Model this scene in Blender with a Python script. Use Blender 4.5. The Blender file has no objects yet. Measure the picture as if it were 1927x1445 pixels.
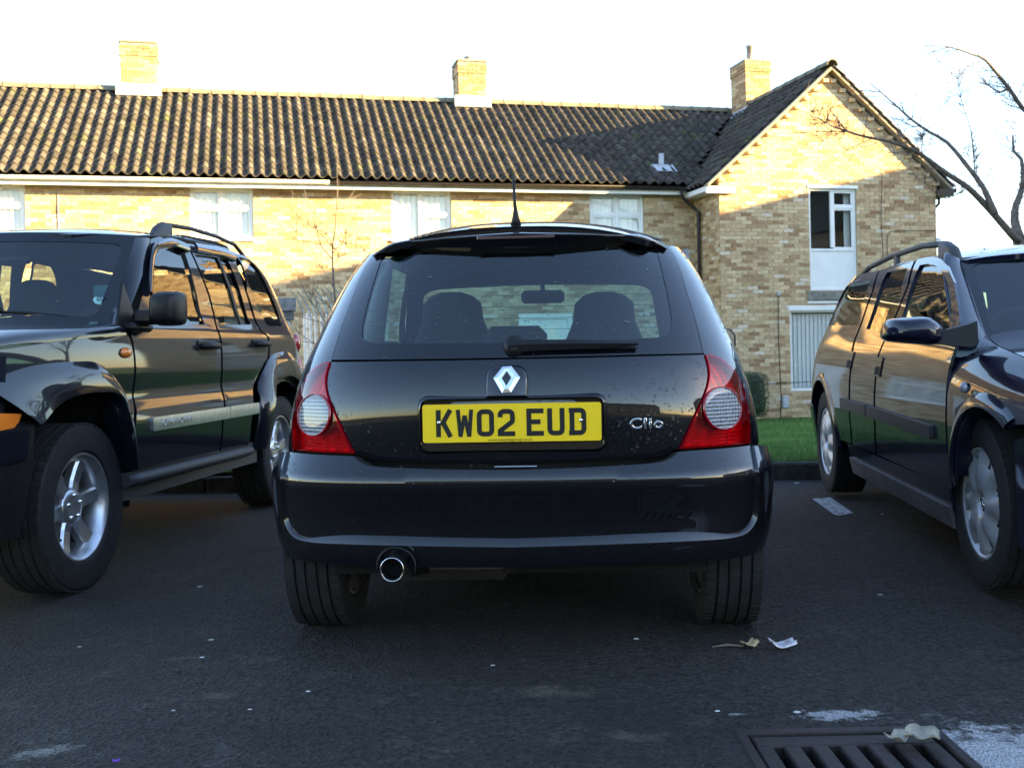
import bpy, bmesh, math, random
from mathutils import Vector, Matrix
from mathutils.geometry import delaunay_2d_cdt
R = math.radians
random.seed(7)
SC = bpy.context.scene
COL = SC.collection

# ------------------------------------------------------------------ camera
F = 2010.0; CX = 963.5; Y0 = 662.0; PH = 0.02; CH = 0.905; PW = 1927.0; PHH = 1445.0
cam_d = bpy.data.cameras.new('camera'); cam = bpy.data.objects.new('camera', cam_d); COL.objects.link(cam)
SC.camera = cam
cam.location = (0, 0, CH)
cam.rotation_euler = (R(90), PH, 0)          # level, rolled a little
cam_d.sensor_width = 36; cam_d.lens = 36 * F / PW
cam_d.shift_y = -(PHH / 2 - Y0) / PW
cam_d.clip_end = 2000; cam_d.clip_start = 0.05
cam_d.dof.use_dof = True; cam_d.dof.focus_distance = 3.3; cam_d.dof.aperture_fstop = 9.0

# ------------------------------------------------------------------ sky, sun, exposure
AL = R(13.5)                                  # the row of houses is turned by this
EL = R(12.0)
sun_h = Vector((0.978, -0.21, 0)).normalized()
sun_dir = Vector((sun_h.x * math.cos(EL), sun_h.y * math.cos(EL), math.sin(EL)))
W = bpy.data.worlds.new('World'); SC.world = W; W.use_nodes = True
nt = W.node_tree; nt.nodes.clear()
sky = nt.nodes.new('ShaderNodeTexSky'); sky.sky_type = 'NISHITA'; sky.sun_disc = False
sky.sun_elevation = EL; sky.sun_rotation = math.atan2(sun_h.x, sun_h.y)
sky.air_density = 1.0; sky.dust_density = .4; sky.ozone_density = 1.0
bg = nt.nodes.new('ShaderNodeBackground'); bg.inputs[1].default_value = 0.07
out = nt.nodes.new('ShaderNodeOutputWorld')
wb = nt.nodes.new('ShaderNodeMixRGB'); wb.blend_type = 'MULTIPLY'; wb.inputs[0].default_value = 1; wb.inputs[2].default_value = (.97, .985, 1.07, 1)   # the camera's cool white balance
nt.links.new(sky.outputs[0], wb.inputs[1]); nt.links.new(wb.outputs[0], bg.inputs[0]); nt.links.new(bg.outputs[0], out.inputs[0])
sl = bpy.data.lights.new('sun', 'SUN'); sl.energy = 4.2; sl.angle = R(0.53); sl.color = (1.0, 0.73, 0.31)
so = bpy.data.objects.new('sun', sl); COL.objects.link(so)
so.rotation_euler = (-sun_dir).to_track_quat('-Z', 'Y').to_euler(); so.location = (30, -6, 12)
SC.view_settings.view_transform = 'Standard'; SC.view_settings.look = 'None'
SC.view_settings.exposure = 3.45; SC.view_settings.gamma = 1
SC.cycles.use_denoising = True
SC.cycles.max_bounces = 10; SC.cycles.transparent_max_bounces = 24; SC.cycles.transmission_bounces = 8
SC.cycles.sample_clamp_indirect = 6

# ------------------------------------------------------------------ pixel -> ray (distance always comes from what the thing touches)
SPH, CPH = math.sin(PH), math.cos(PH)
def ray(px, py):
    xc = (px - CX) / F; yc = (Y0 - py) / F
    return Vector((CPH * xc + SPH * yc, 1.0, -SPH * xc + CPH * yc))
def at_y(px, py, Y): return ray(px, py) * Y + Vector((0, 0, CH))
def at_z(px, py, Z):
    r = ray(px, py); return r * ((Z - CH) / r.z) + Vector((0, 0, CH))
def proj(p):
    a = p.x / p.y; b = (p.z - CH) / p.y
    return CX + F * (a * CPH - b * SPH), Y0 - F * (a * SPH + b * CPH)

# ------------------------------------------------------------------ materials
def new_mat(name):
    m = bpy.data.materials.new(name); m.use_nodes = True
    m.node_tree.nodes.clear(); return m, m.node_tree
def P(name, col, rough=0.5, metal=0.0, spec=0.5, coat=0.0, coat_r=0.03, trans=0.0, ior=1.45, noise=None, bump=None, var=None, alpha=1.0, emis=None):
    """principled material; noise=(scale, amount) tints the colour, bump=(scale, strength, distance), var=(attribute, amount)"""
    m, t = new_mat(name); N = t.nodes; L = t.links
    o = N.new('ShaderNodeOutputMaterial'); b = N.new('ShaderNodeBsdfPrincipled'); L.new(b.outputs[0], o.inputs[0])
    b.inputs['Base Color'].default_value = (*col, 1); b.inputs['Roughness'].default_value = rough
    b.inputs['Metallic'].default_value = metal; b.inputs['Specular IOR Level'].default_value = spec
    b.inputs['Coat Weight'].default_value = coat; b.inputs['Coat Roughness'].default_value = coat_r
    b.inputs['Transmission Weight'].default_value = trans; b.inputs['IOR'].default_value = ior
    b.inputs['Alpha'].default_value = alpha
    tc = N.new('ShaderNodeTexCoord')
    if noise:
        n = N.new('ShaderNodeTexNoise'); n.inputs['Scale'].default_value = noise[0]; n.inputs['Detail'].default_value = 6
        L.new(tc.outputs['Object'], n.inputs['Vector'])
        mx = N.new('ShaderNodeMixRGB'); mx.blend_type = 'MULTIPLY'; mx.inputs[0].default_value = noise[1]
        mx.inputs[1].default_value = (*col, 1)
        cr = N.new('ShaderNodeValToRGB'); cr.color_ramp.elements[0].position = .3; cr.color_ramp.elements[1].position = .7
        cr.color_ramp.elements[0].color = (.25, .25, .25, 1); cr.color_ramp.elements[1].color = (1.5, 1.5, 1.5, 1)
        L.new(n.outputs[0], cr.inputs[0]); L.new(cr.outputs[0], mx.inputs[2]); L.new(mx.outputs[0], b.inputs['Base Color'])
    if bump:
        n2 = N.new('ShaderNodeTexNoise'); n2.inputs['Scale'].default_value = bump[0]; n2.inputs['Detail'].default_value = 5
        L.new(tc.outputs['Object'], n2.inputs['Vector'])
        bp = N.new('ShaderNodeBump'); bp.inputs['Strength'].default_value = bump[1]; bp.inputs['Distance'].default_value = bump[2]
        L.new(n2.outputs[0], bp.inputs['Height']); L.new(bp.outputs[0], b.inputs['Normal'])
    if emis: b.inputs['Emission Color'].default_value = (*emis[0], 1); b.inputs['Emission Strength'].default_value = emis[1]
    return m
def ramp_mat(name, stops, rough, attr='shade', noise=(40, .35), bump=(60, .5, .004), spec=.3, moss=None):
    """colour picked per piece from a mesh attribute, mottled by noise"""
    m, t = new_mat(name); N = t.nodes; L = t.links
    o = N.new('ShaderNodeOutputMaterial'); b = N.new('ShaderNodeBsdfPrincipled'); L.new(b.outputs[0], o.inputs[0])
    b.inputs['Roughness'].default_value = rough; b.inputs['Specular IOR Level'].default_value = spec
    a = N.new('ShaderNodeAttribute'); a.attribute_name = attr
    cr = N.new('ShaderNodeValToRGB'); e = cr.color_ramp.elements
    while len(e) < len(stops): e.new(.5)
    for k, (p, c) in enumerate(stops): e[k].position = p; e[k].color = (*c, 1)
    L.new(a.outputs['Fac'], cr.inputs[0])
    tc = N.new('ShaderNodeTexCoord'); n = N.new('ShaderNodeTexNoise'); n.inputs['Scale'].default_value = noise[0]; n.inputs['Detail'].default_value = 5
    geo = N.new('ShaderNodeNewGeometry'); L.new(geo.outputs['Position'], n.inputs['Vector'])
    mr = N.new('ShaderNodeMapRange'); mr.inputs['To Min'].default_value = 1 - noise[1]; mr.inputs['To Max'].default_value = 1 + noise[1]
    mr.inputs['From Min'].default_value = .3; mr.inputs['From Max'].default_value = .7
    L.new(n.outputs[0], mr.inputs[0])
    mx = N.new('ShaderNodeMixRGB'); mx.blend_type = 'MULTIPLY'; mx.inputs[0].default_value = 1
    L.new(cr.outputs[0], mx.inputs[1]); L.new(mr.outputs[0], mx.inputs[2])
    last = mx.outputs[0]
    if moss:
        n3 = N.new('ShaderNodeTexNoise'); n3.inputs['Scale'].default_value = moss[1]; n3.inputs['Detail'].default_value = 8; n3.inputs['Roughness'].default_value = .7
        L.new(geo.outputs['Position'], n3.inputs['Vector'])
        c3 = N.new('ShaderNodeValToRGB'); c3.color_ramp.elements[0].position = moss[2]; c3.color_ramp.elements[1].position = moss[2] + .12
        L.new(n3.outputs[0], c3.inputs[0])
        m3 = N.new('ShaderNodeMixRGB'); m3.inputs[2].default_value = (*moss[0], 1); L.new(c3.outputs[0], m3.inputs[0]); L.new(last, m3.inputs[1]); last = m3.outputs[0]
    L.new(last, b.inputs['Base Color'])
    n2 = N.new('ShaderNodeTexNoise'); n2.inputs['Scale'].default_value = bump[0]; n2.inputs['Detail'].default_value = 4
    L.new(geo.outputs['Position'], n2.inputs['Vector'])
    bp = N.new('ShaderNodeBump'); bp.inputs['Strength'].default_value = bump[1]; bp.inputs['Distance'].default_value = bump[2]
    L.new(n2.outputs[0], bp.inputs['Height']); L.new(bp.outputs[0], b.inputs['Normal'])
    return m
def glass_mat(name, tint, ior=1.5, rough=0.0, refl=1.0):
    """thin sheet of glass: fresnel mirror over tinted see-through"""
    m, t = new_mat(name); N = t.nodes; L = t.links
    o = N.new('ShaderNodeOutputMaterial'); mx = N.new('ShaderNodeMixShader'); tr = N.new('ShaderNodeBsdfTransparent'); g = N.new('ShaderNodeBsdfGlossy')
    lw = N.new('ShaderNodeLayerWeight'); lw.inputs[0].default_value = .5                  # facing: 0 head-on, 1 edge-on, same from both sides
    pw = N.new('ShaderNodeMath'); pw.operation = 'POWER'; pw.inputs[1].default_value = 4.2; L.new(lw.outputs['Facing'], pw.inputs[0])
    im = N.new('ShaderNodeMapRange'); im.inputs[3].default_value = .07 * refl; im.inputs[4].default_value = 1.0; L.new(pw.outputs[0], im.inputs[0])
    tr.inputs[0].default_value = (*tint, 1); g.inputs['Roughness'].default_value = rough
    L.new(im.outputs[0], mx.inputs[0]); L.new(tr.outputs[0], mx.inputs[1]); L.new(g.outputs[0], mx.inputs[2]); L.new(mx.outputs[0], o.inputs[0])
    return m

# ------------------------------------------------------------------ mesh helpers
def tag(o, label=None, cat=None, group=None, kind=None):
    if label: o['label'] = label
    if cat: o['category'] = cat
    if group: o['group'] = group
    if kind: o['kind'] = kind
    return o
def empty(name, loc=(0, 0, 0), rz=0.0, label=None, cat=None, group=None):
    o = bpy.data.objects.new(name, None); COL.objects.link(o); o.location = loc; o.rotation_euler = (0, 0, rz)
    o.empty_display_size = .1
    return tag(o, label, cat, group)
def link(name, me, mat=None, parent=None):
    o = bpy.data.objects.new(name, me); COL.objects.link(o)
    if mat is not None and not me.materials: me.materials.append(mat)
    if parent is not None: o.parent = parent
    return o
class MB:
    """collects vertices and faces for one mesh"""
    def __init__(s): s.v = []; s.f = []; s.sm = []; s.sh = []; s.mi = []; s.cur = 0.0; s.m = 0
    def face(s, idx, smooth=False): s.f.append(tuple(idx)); s.sm.append(smooth); s.sh.append(s.cur); s.mi.append(s.m)
    def add(s, vs, fs, smooth=False):
        b = len(s.v); s.v += [tuple(v) for v in vs]
        for f in fs: s.face([b + i for i in f], smooth)
        return b
    def box(s, x0, x1, y0, y1, z0, z1, M=None, skip=()):
        vs = [Vector((x, y, z)) for z in (z0, z1) for y in (y0, y1) for x in (x0, x1)]
        if M is not None: vs = [M @ v for v in vs]
        fs = {'-z': (0, 2, 3, 1), '+z': (4, 5, 7, 6), '-y': (0, 1, 5, 4), '+y': (2, 6, 7, 3), '-x': (0, 4, 6, 2), '+x': (1, 3, 7, 5)}
        s.add(vs, [f for k, f in fs.items() if k not in skip])
    def bevel_box(s, x0, x1, y0, y1, z0, z1, b, M=None):
        """box with chamfered edges"""
        X = (x0, x1); Y = (y0, y1); Z = (z0, z1); vs = []; idx = {}
        for i in (0, 1):
            for j in (0, 1):
                for k in (0, 1):
                    for ax in range(3):
                        p = [X[i], Y[j], Z[k]]; sg = [1 - 2 * i, 1 - 2 * j, 1 - 2 * k]
                        for a in range(3):
                            if a != ax: p[a] += sg[a] * b
                        idx[(i, j, k, ax)] = len(vs); vs.append(Vector(p))
        fs = []
        for ax in range(3):
            o1, o2 = [a for a in range(3) if a != ax]
            for sgn in (0, 1):
                q = []
                for (p1, p2) in ((0, 0), (1, 0), (1, 1), (0, 1)):
                    c = [0, 0, 0]; c[ax] = sgn; c[o1] = p1; c[o2] = p2; q.append(idx[(*c, ax)])
                fs.append(q)
        for ax in range(3):                       # edge chamfers along ax
            o1, o2 = [a for a in range(3) if a != ax]
            for p1 in (0, 1):
                for p2 in (0, 1):
                    c0 = [0, 0, 0]; c0[o1] = p1; c0[o2] = p2; c1 = list(c0); c1[ax] = 1
                    fs.append([idx[(*c0, o1)], idx[(*c0, o2)], idx[(*c1, o2)], idx[(*c1, o1)]])
        for i in (0, 1):
            for j in (0, 1):
                for k in (0, 1): fs.append([idx[(i, j, k, a)] for a in range(3)])
        if M is not None: vs = [M @ v for v in vs]
        s.add(vs, fs)
    def tube(s, pts, rad, n=8, cap=True, smooth=True):
        pts = [Vector(p) for p in pts]; m = len(pts)
        rs = rad if isinstance(rad, (list, tuple)) else [rad] * m
        b = len(s.v); up = Vector((0.13, 0.21, 1)).normalized(); px = None
        for i, p in enumerate(pts):
            d = (pts[min(i + 1, m - 1)] - pts[max(i - 1, 0)]).normalized()
            if px is None:
                px = d.cross(up); 
                if px.length < 1e-4: px = d.cross(Vector((1, 0, 0)))
            px = (px - d * px.dot(d)).normalized(); py = d.cross(px)
            for k in range(n):
                a = 2 * math.pi * k / n; s.v.append(tuple(p + (px * math.cos(a) + py * math.sin(a)) * rs[i]))
        for i in range(m - 1):
            for k in range(n):
                k2 = (k + 1) % n; s.face((b + i * n + k, b + i * n + k2, b + (i + 1) * n + k2, b + (i + 1) * n + k), smooth)
        if cap:
            s.face([b + k for k in range(n)][::-1]); s.face([b + (m - 1) * n + k for k in range(n)])
    def lathe(s, prof, n=32, M=None, axis='x', smooth=True, closed=False, a0=0.0, a1=None):
        """prof: list of (along axis, radius)"""
        full = a1 is None; a1 = a0 + 2 * math.pi if full else a1; b = len(s.v); cols = n if full else n + 1
        for k in range(cols):
            a = a0 + (a1 - a0) * k / n; c, q = math.cos(a), math.sin(a)
            for (h, r) in prof:
                v = Vector((h, r * c, r * q)) if axis == 'x' else Vector((r * c, r * q, h)) if axis == 'z' else Vector((r * q, h, r * c))
                s.v.append(tuple(M @ v if M is not None else v))
        m = len(prof)
        for k in range(n):
            k2 = (k + 1) % cols if full else k + 1
            for i in range(m - 1 if not closed else m):
                i2 = (i + 1) % m
                s.face((b + k * m + i, b + k2 * m + i, b + k2 * m + i2, b + k * m + i2), smooth)
    def prism(s, poly, d0, d1, M=None):
        """poly in (x,z), extruded along y from d0 to d1"""
        n = len(poly); vs = [Vector((x, d0, z)) for x, z in poly] + [Vector((x, d1, z)) for x, z in poly]
        if M is not None: vs = [M @ v for v in vs]
        s.add(vs, [tuple(range(n)), tuple(range(2 * n - 1, n - 1, -1))] + [(i, i + n, (i + 1) % n + n, (i + 1) % n) for i in range(n)])
    def build(s, name, mat, parent=None, shade=False, auto=None, sharp=None):
        me = bpy.data.meshes.new(name); me.from_pydata(s.v, [], s.f); me.polygons.foreach_set('use_smooth', s.sm)
        if shade:
            at = me.attributes.new('shade', 'FLOAT', 'FACE'); at.data.foreach_set('value', s.sh)
        if isinstance(mat, (list, tuple)):
            for m in mat: me.materials.append(m)
            me.polygons.foreach_set('material_index', s.mi)
        elif mat is not None: me.materials.append(mat)
        bm = bmesh.new(); bm.from_mesh(me); bmesh.ops.recalc_face_normals(bm, faces=bm.faces); bm.to_mesh(me); bm.free()
        if sharp is not None: me.set_sharp_from_angle(angle=R(sharp))
        me.update()
        o = bpy.data.objects.new(name, me); COL.objects.link(o)
        if parent is not None: o.parent = parent
        return o
def crom(pts, step=0.02, closed=False):
    """Catmull-Rom through points, resampled"""
    P_ = [Vector(p) for p in pts]; n = len(P_); outp = []
    segs = n if closed else n - 1
    for i in range(segs):
        p1, p2 = P_[i], P_[(i + 1) % n]
        p0 = P_[i - 1] if (i > 0 or closed) else p1 * 2 - p2
        p3 = P_[(i + 2) % n] if (i + 2 < n or closed) else p2 * 2 - p1
        k = max(1, int((p2 - p1).length / step))
        for j in range(k):
            t = j / k; outp.append(0.5 * ((2 * p1) + (p2 - p0) * t + (2 * p0 - 5 * p1 + 4 * p2 - p3) * t * t + (3 * p1 - p0 - 3 * p2 + p3) * t ** 3))
    if not closed: outp.append(P_[-1])
    return outp
def resample(poly, step, closed=True):
    outp = []; n = len(poly)
    for i in range(n if closed else n - 1):
        a = Vector(poly[i]); b = Vector(poly[(i + 1) % n]); k = max(1, int(math.ceil((b - a).length / step)))
        for j in range(k): outp.append(a.lerp(b, j / k))
    if not closed: outp.append(Vector(poly[-1]))
    return outp
def fillet(poly, r, n=5):
    """round every corner of a closed 2D polygon"""
    outp = []; m = len(poly)
    for i in range(m):
        p = Vector(poly[i]); a = Vector(poly[i - 1]); b = Vector(poly[(i + 1) % m])
        ri = r[i] if isinstance(r, (list, tuple)) else r
        da = (a - p); db = (b - p); k = min(ri, da.length * .45, db.length * .45)
        if k < 1e-5: outp.append(p); continue
        s = p + da.normalized() * k; e = p + db.normalized() * k
        for j in range(n + 1):
            t = j / n; outp.append(s * (1 - t) ** 2 + p * 2 * t * (1 - t) + e * t * t)
    return outp
def inside(p, poly):
    x, y = p; c = False; n = len(poly); j = n - 1
    for i in range(n):
        xi, yi = poly[i][0], poly[i][1]; xj, yj = poly[j][0], poly[j][1]
        if (yi > y) != (yj > y) and x < (xj - xi) * (y - yi) / (yj - yi) + xi: c = not c
        j = i
    return c
def offset_poly(poly, d):
    """shrink (d>0) a closed polygon a little, whatever its winding"""
    n = len(poly); A = sum(poly[i][0] * poly[(i + 1) % n][1] - poly[(i + 1) % n][0] * poly[i][1] for i in range(n)); sg = 1 if A > 0 else -1
    outp = []
    for i in range(n):
        a = Vector(poly[i - 1][:2]); b = Vector(poly[i][:2]); c = Vector(poly[(i + 1) % n][:2])
        e = Vector((0, 0))
        for q in (b - a, c - b):
            if q.length > 1e-9: q = q.normalized(); e += Vector((-q.y, q.x)) * sg
        if e.length > 1e-6: e.normalize()
        outp.append(b + e * d)
    return outp
def tri2d(outline, holes=(), step=0.05, res=None):
    """triangulate a 2D region with interior points"""
    loops = [[Vector(p[:2]) for p in outline]] + [[Vector(p[:2]) for p in h] for h in holes]
    pts = []; edges = []
    for lp in loops:
        b = len(pts); pts += lp; edges += [(b + i, b + (i + 1) % len(lp)) for i in range(len(lp))]
    xs = [p.x for p in loops[0]]; ys = [p.y for p in loops[0]]
    allb = [p for lp in loops for p in lp]; cell = {}
    for p in allb: cell.setdefault((int(p.x // step), int(p.y // step)), []).append(p)
    j = 0; y = min(ys) + step * .5
    while y < max(ys):
        x = min(xs) + step * (.25 + .5 * (j % 2))
        while x < max(xs):
            q = Vector((x, y)); cx, cy = int(x // step), int(y // step); ok = True
            for ix in (-1, 0, 1):
                for iy in (-1, 0, 1):
                    for b in cell.get((cx + ix, cy + iy), ()):
                        if (b - q).length < step * .55: ok = False
            if ok and inside(q, loops[0]) and not any(inside(q, h) for h in loops[1:]): pts.append(q)
            x += step
        y += step * .87; j += 1
    r = delaunay_2d_cdt(pts, edges, [], 0, 1e-6)
    V, FA = r[0], r[2]; tris = []
    for f in FA:
        c = sum((V[i] for i in f), Vector((0, 0))) / len(f)
        if inside(c, loops[0]) and not any(inside(c, h) for h in loops[1:]): tris.append(tuple(f))
    return V, tris, loops
def surf_normal(S, u, v, e=0.004):
    a = Vector(S(u + e, v)) - Vector(S(u - e, v)); b = Vector(S(u, v + e)) - Vector(S(u, v - e))
    n = a.cross(b); return n.normalized() if n.length > 1e-12 else Vector((0, 0, 1))
def panel(name, outline, S, mat, parent=None, holes=(), step=0.05, lip=0.012, off=0.0, flip=False, mirror=False, gap=0.0, ref=None, nsm=None, one=True):
    """a sheet cut to a 2D outline and laid on the surface S(u,v); rims are folded inwards by lip. Smooth normals come from S.
    mirror: also a copy across x=0 (a second object)."""
    ol = offset_poly(outline, gap) if gap else outline
    V, T, loops = tri2d(resample(ol, step), [resample(h, step) for h in holes], step)
    NS = nsm or S
    cq = sum((Vector(q) for q in V), Vector((0, 0))) / len(V); cq = min(V, key=lambda q: (q - cq).length); pc_ = Vector(S(cq.x, cq.y))
    if surf_normal(NS, cq.x, cq.y).dot(pc_ - Vector((0, min(2.3, max(.2, pc_.y)), .55))) < 0: flip = True
    p3 = []; nn = []
    for q in V:
        n = surf_normal(NS, q.x, q.y)
        p = Vector(S(q.x, q.y))
        if flip: n = -n
        p3.append(p + n * off); nn.append(n)
    def mk(sgn):
        vs = [Vector((sgn * p.x, p.y, p.z)) for p in p3]; ns = [Vector((sgn * n.x, n.y, n.z)) for n in nn]
        fs = []; ln = []
        for t in T:
            a, b, c = t
            fn = (vs[b] - vs[a]).cross(vs[c] - vs[a])
            if fn.dot(ns[a]) < 0: t = (a, c, b)
            fs.append(t); ln += [ns[i] for i in t]
        if lip:
            near = {}
            for i, q in enumerate(V): near[(round(q.x, 5), round(q.y, 5))] = i
            for lp in loops:
                ids = [near.get((round(q.x, 5), round(q.y, 5))) for q in lp]
                if any(i is None for i in ids): continue
                b = len(vs)
                for i in ids: vs.append(vs[i].copy()); vs.append(vs[i] - ns[i] * lip)
                m = len(ids)
                for k in range(m):
                    k2 = (k + 1) % m; q = (b + 2 * k, b + 2 * k2, b + 2 * k2 + 1, b + 2 * k + 1)
                    fn = (vs[q[1]] - vs[q[0]]).cross(vs[q[3]] - vs[q[0]])
                    if fn.length < 1e-12: fn = Vector((0, 0, 1))
                    fs.append(q); ln += [fn.normalized()] * 4
        me = bpy.data.meshes.new(name); me.from_pydata([tuple(v) for v in vs], [], fs)
        me.polygons.foreach_set('use_smooth', [True] * len(fs))
        me.normals_split_custom_set([tuple(n) for n in ln]); me.materials.append(mat); me.update()
        o = bpy.data.objects.new(name, me); COL.objects.link(o)
        if parent is not None: o.parent = parent
        return o
    o1 = mk(1)
    return (o1, mk(-1)) if mirror else o1
def text_mesh(name, body, size, depth, mat, parent, M, font_w=1.0, bevel=0.0, space=1.0, shear=0.0):
    cu = bpy.data.curves.new(name, 'FONT'); cu.body = body; cu.size = size; cu.extrude = depth; cu.align_x = 'CENTER'; cu.align_y = 'CENTER'
    cu.space_character = space; cu.bevel_depth = bevel; cu.shear = shear; cu.resolution_u = 4
    tmp = bpy.data.objects.new('tmp', cu); COL.objects.link(tmp)
    dg = bpy.context.evaluated_depsgraph_get(); me = bpy.data.meshes.new_from_object(tmp.evaluated_get(dg))
    COL.objects.unlink(tmp); bpy.data.objects.remove(tmp); bpy.data.curves.remove(cu)
    me.transform(Matrix.Diagonal((font_w, 1, 1, 1))); me.transform(M); me.materials.clear(); me.materials.append(mat); me.name = name
    return link(name, me, None, parent)

# ================================================================== materials of the place
M_brick = ramp_mat('buff_brick', [(0, (.27, .155, .085)), (.22, (.37, .235, .13)), (.45, (.49, .35, .205)), (.72, (.56, .42, .255)), (.9, (.62, .485, .30)), (1, (.62, .56, .50))], .9, noise=(22, .22), bump=(70, .6, .006), spec=.2)
M_mortar = P('mortar', (.46, .37, .26), .95, noise=(9, .3), bump=(80, .5, .004), spec=.1)
M_tile = ramp_mat('concrete_pantile', [(0, (.038, .034, .032)), (.5, (.062, .055, .050)), (1, (.098, .086, .079))], .9, noise=(6, .35), bump=(90, .8, .006), spec=.2, moss=((.085, .095, .035), 2.6, .57))
M_ridge = P('ridge_tile_concrete', (.17, .15, .11), .95, noise=(5, .6), bump=(50, .8, .01), spec=.1)
M_pvc = P('white_pvc', (.80, .80, .79), .35, noise=(3, .08))
M_whitepaint = P('white_paint', (.78, .77, .74), .55, noise=(2.5, .15))
M_brown = P('dark_brown_plastic', (.022, .017, .016), .45)
M_lead = P('lead_sheet', (.42, .44, .47), .55, noise=(12, .35))
M_cream = P('pale_mortar_verge', (.33, .27, .19), .9, noise=(6, .3), bump=(40, .6, .008))
M_concrete = P('old_concrete', (.22, .21, .185), .95, noise=(10, .5), bump=(70, .6, .006))
M_winglass = glass_mat('window_glass', (.95, .96, .96), 1.55, refl=.7)
M_curtain = P('white_net_curtain', (.82, .82, .80), .9)
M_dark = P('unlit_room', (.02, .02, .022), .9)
M_terracotta = P('grey_clay_pot', (.35, .29, .26), .85, noise=(14, .4))
M_grass_base = P('turf', (.05, .10, .025), .95, noise=(3, .5), bump=(60, .8, .02), spec=.1)
M_kerb = P('kerb_concrete', (.035, .036, .033), .95, noise=(16, .6), bump=(60, .9, .006), spec=.2)

# ---- asphalt with grit, worn patches, dried salt and grime
def asphalt():
    m, t = new_mat('asphalt'); N = t.nodes; L = t.links
    o = N.new('ShaderNodeOutputMaterial'); b = N.new('ShaderNodeBsdfPrincipled'); L.new(b.outputs[0], o.inputs[0])
    geo = N.new('ShaderNodeNewGeometry'); pos = geo.outputs['Position']
    def noise(sc, det=5, ro=.6):
        n = N.new('ShaderNodeTexNoise'); n.inputs['Scale'].default_value = sc; n.inputs['Detail'].default_value = det; n.inputs['Roughness'].default_value = ro
        L.new(pos, n.inputs['Vector']); return n.outputs[0]
    def rng(x, a, b_, c, d):
        r = N.new('ShaderNodeMapRange'); r.inputs[1].default_value = a; r.inputs[2].default_value = b_; r.inputs[3].default_value = c; r.inputs[4].default_value = d
        L.new(x, r.inputs[0]); return r.outputs[0]
    def mul(a, b_):
        k = N.new('ShaderNodeMath'); k.operation = 'MULTIPLY'; L.new(a, k.inputs[0])
        if isinstance(b_, float): k.inputs[1].default_value = b_
        else: L.new(b_, k.inputs[1])
        return k.outputs[0]
    def mix(f, a, c2):
        k = N.new('ShaderNodeMixRGB'); L.new(f, k.inputs[0])
        if isinstance(a, tuple): k.inputs[1].default_value = (*a, 1)
        else: L.new(a, k.inputs[1])
        k.inputs[2].default_value = (*c2, 1); return k.outputs[0]
    big = rng(noise(.9, 4), .35, .7, 0, 1)
    col = mix(big, (.0092, .0085, .0080), (.0170, .0158, .0148))
    col = mix(rng(noise(5.5, 6, .7), .56, .72, 0, .55), col, (.045, .041, .036))       # worn, dusty patches
    vo = N.new('ShaderNodeTexVoronoi'); vo.inputs['Scale'].default_value = 88; L.new(pos, vo.inputs['Vector'])
    sp = N.new('ShaderNodeSeparateColor'); L.new(vo.outputs['Color'], sp.inputs[0])
    chip = mul(rng(sp.outputs[0], .88, .98, 0, 1), rng(vo.outputs['Distance'], .30, .45, 1, 0))
    tone = N.new('ShaderNodeMixRGB'); tone.blend_type = 'MULTIPLY'; tone.inputs[0].default_value = 1; L.new(col, tone.inputs[1]); tv = rng(sp.outputs[2], 0, 1, .20, 2.7); L.new(tv, tone.inputs[2]); col = tone.outputs[0]
    fine = N.new('ShaderNodeMixRGB'); fine.blend_type = 'MULTIPLY'; fine.inputs[0].default_value = 1; L.new(col, fine.inputs[1]); L.new(rng(noise(420, 2, .5), .3, .7, .55, 1.5), fine.inputs[2]); col = fine.outputs[0]
    col = mix(rng(noise(.55, 5, .65), .50, .62, 0, .55), col, (.006, .006, .0065))      # damp, darker areas
    col = mix(mul(chip, .5), col, (.085, .082, .076))                                        # pale chippings
    dark = mul(rng(sp.outputs[1], .6, .9, 0, 1), rng(vo.outputs['Distance'], .3, .5, 1, 0))
    col = mix(mul(dark, .6), col, (.012, .012, .013))
    def patch(x, y, rx, ry, sc, lo, hi, colr, amt):
        mp = N.new('ShaderNodeMapping'); mp.inputs['Location'].default_value = (-x / rx, -y / ry, 0); mp.inputs['Scale'].default_value = (1 / rx, 1 / ry, 0)
        L.new(pos, mp.inputs[0]); ln = N.new('ShaderNodeVectorMath'); ln.operation = 'LENGTH'; L.new(mp.outputs[0], ln.inputs[0])
        nz = noise(sc, 8, .75); ad = N.new('ShaderNodeMath'); ad.operation = 'ADD'; L.new(rng(ln.outputs['Value'], 0, 1.15, 1.0, 0), ad.inputs[0]); L.new(rng(nz, .25, .75, -.75, .75), ad.inputs[1])
        return mul(mul(rng(ad.outputs[0], lo, hi, 0, 1), rng(ln.outputs['Value'], .9, 1.5, 1, 0)), mul(rng(noise(230, 3, .6), .38, .62, .25, 1), amt))
    nonlocal_col = col
    for (px, py, rx, ry, sc, lo, hi, cc, am) in ((1580, 1345, .14, .055, 26, .35, .75, (.5, .5, .52), .9), (1900, 1425, .24, .21, 22, .10, .55, (.55, .55, .57), .95),
                                                 (1388, 1343, .035, .014, 30, .3, .6, (.5, .5, .5), .7), (75, 1405, .12, .05, 30, .35, .8, (.32, .31, .29), .7),
                                                 (1045, 1300, .14, .07, 12, .3, .9, (.14, .115, .085), .7), (410, 1310, .10, .05, 14, .35, .9, (.13, .11, .085), .6),
                                                 (1190, 1385, .10, .05, 14, .3, .9, (.12, .10, .08), .6), (350, 1236, .11, .03, 14, .3, .9, (.12, .105, .085), .6)):
        p = at_z(px, py, 0)
        col = mix(patch(p.x, p.y, rx, ry, sc, lo, hi, cc, am), col, cc)
    L.new(col, b.inputs['Base Color'])
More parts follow.
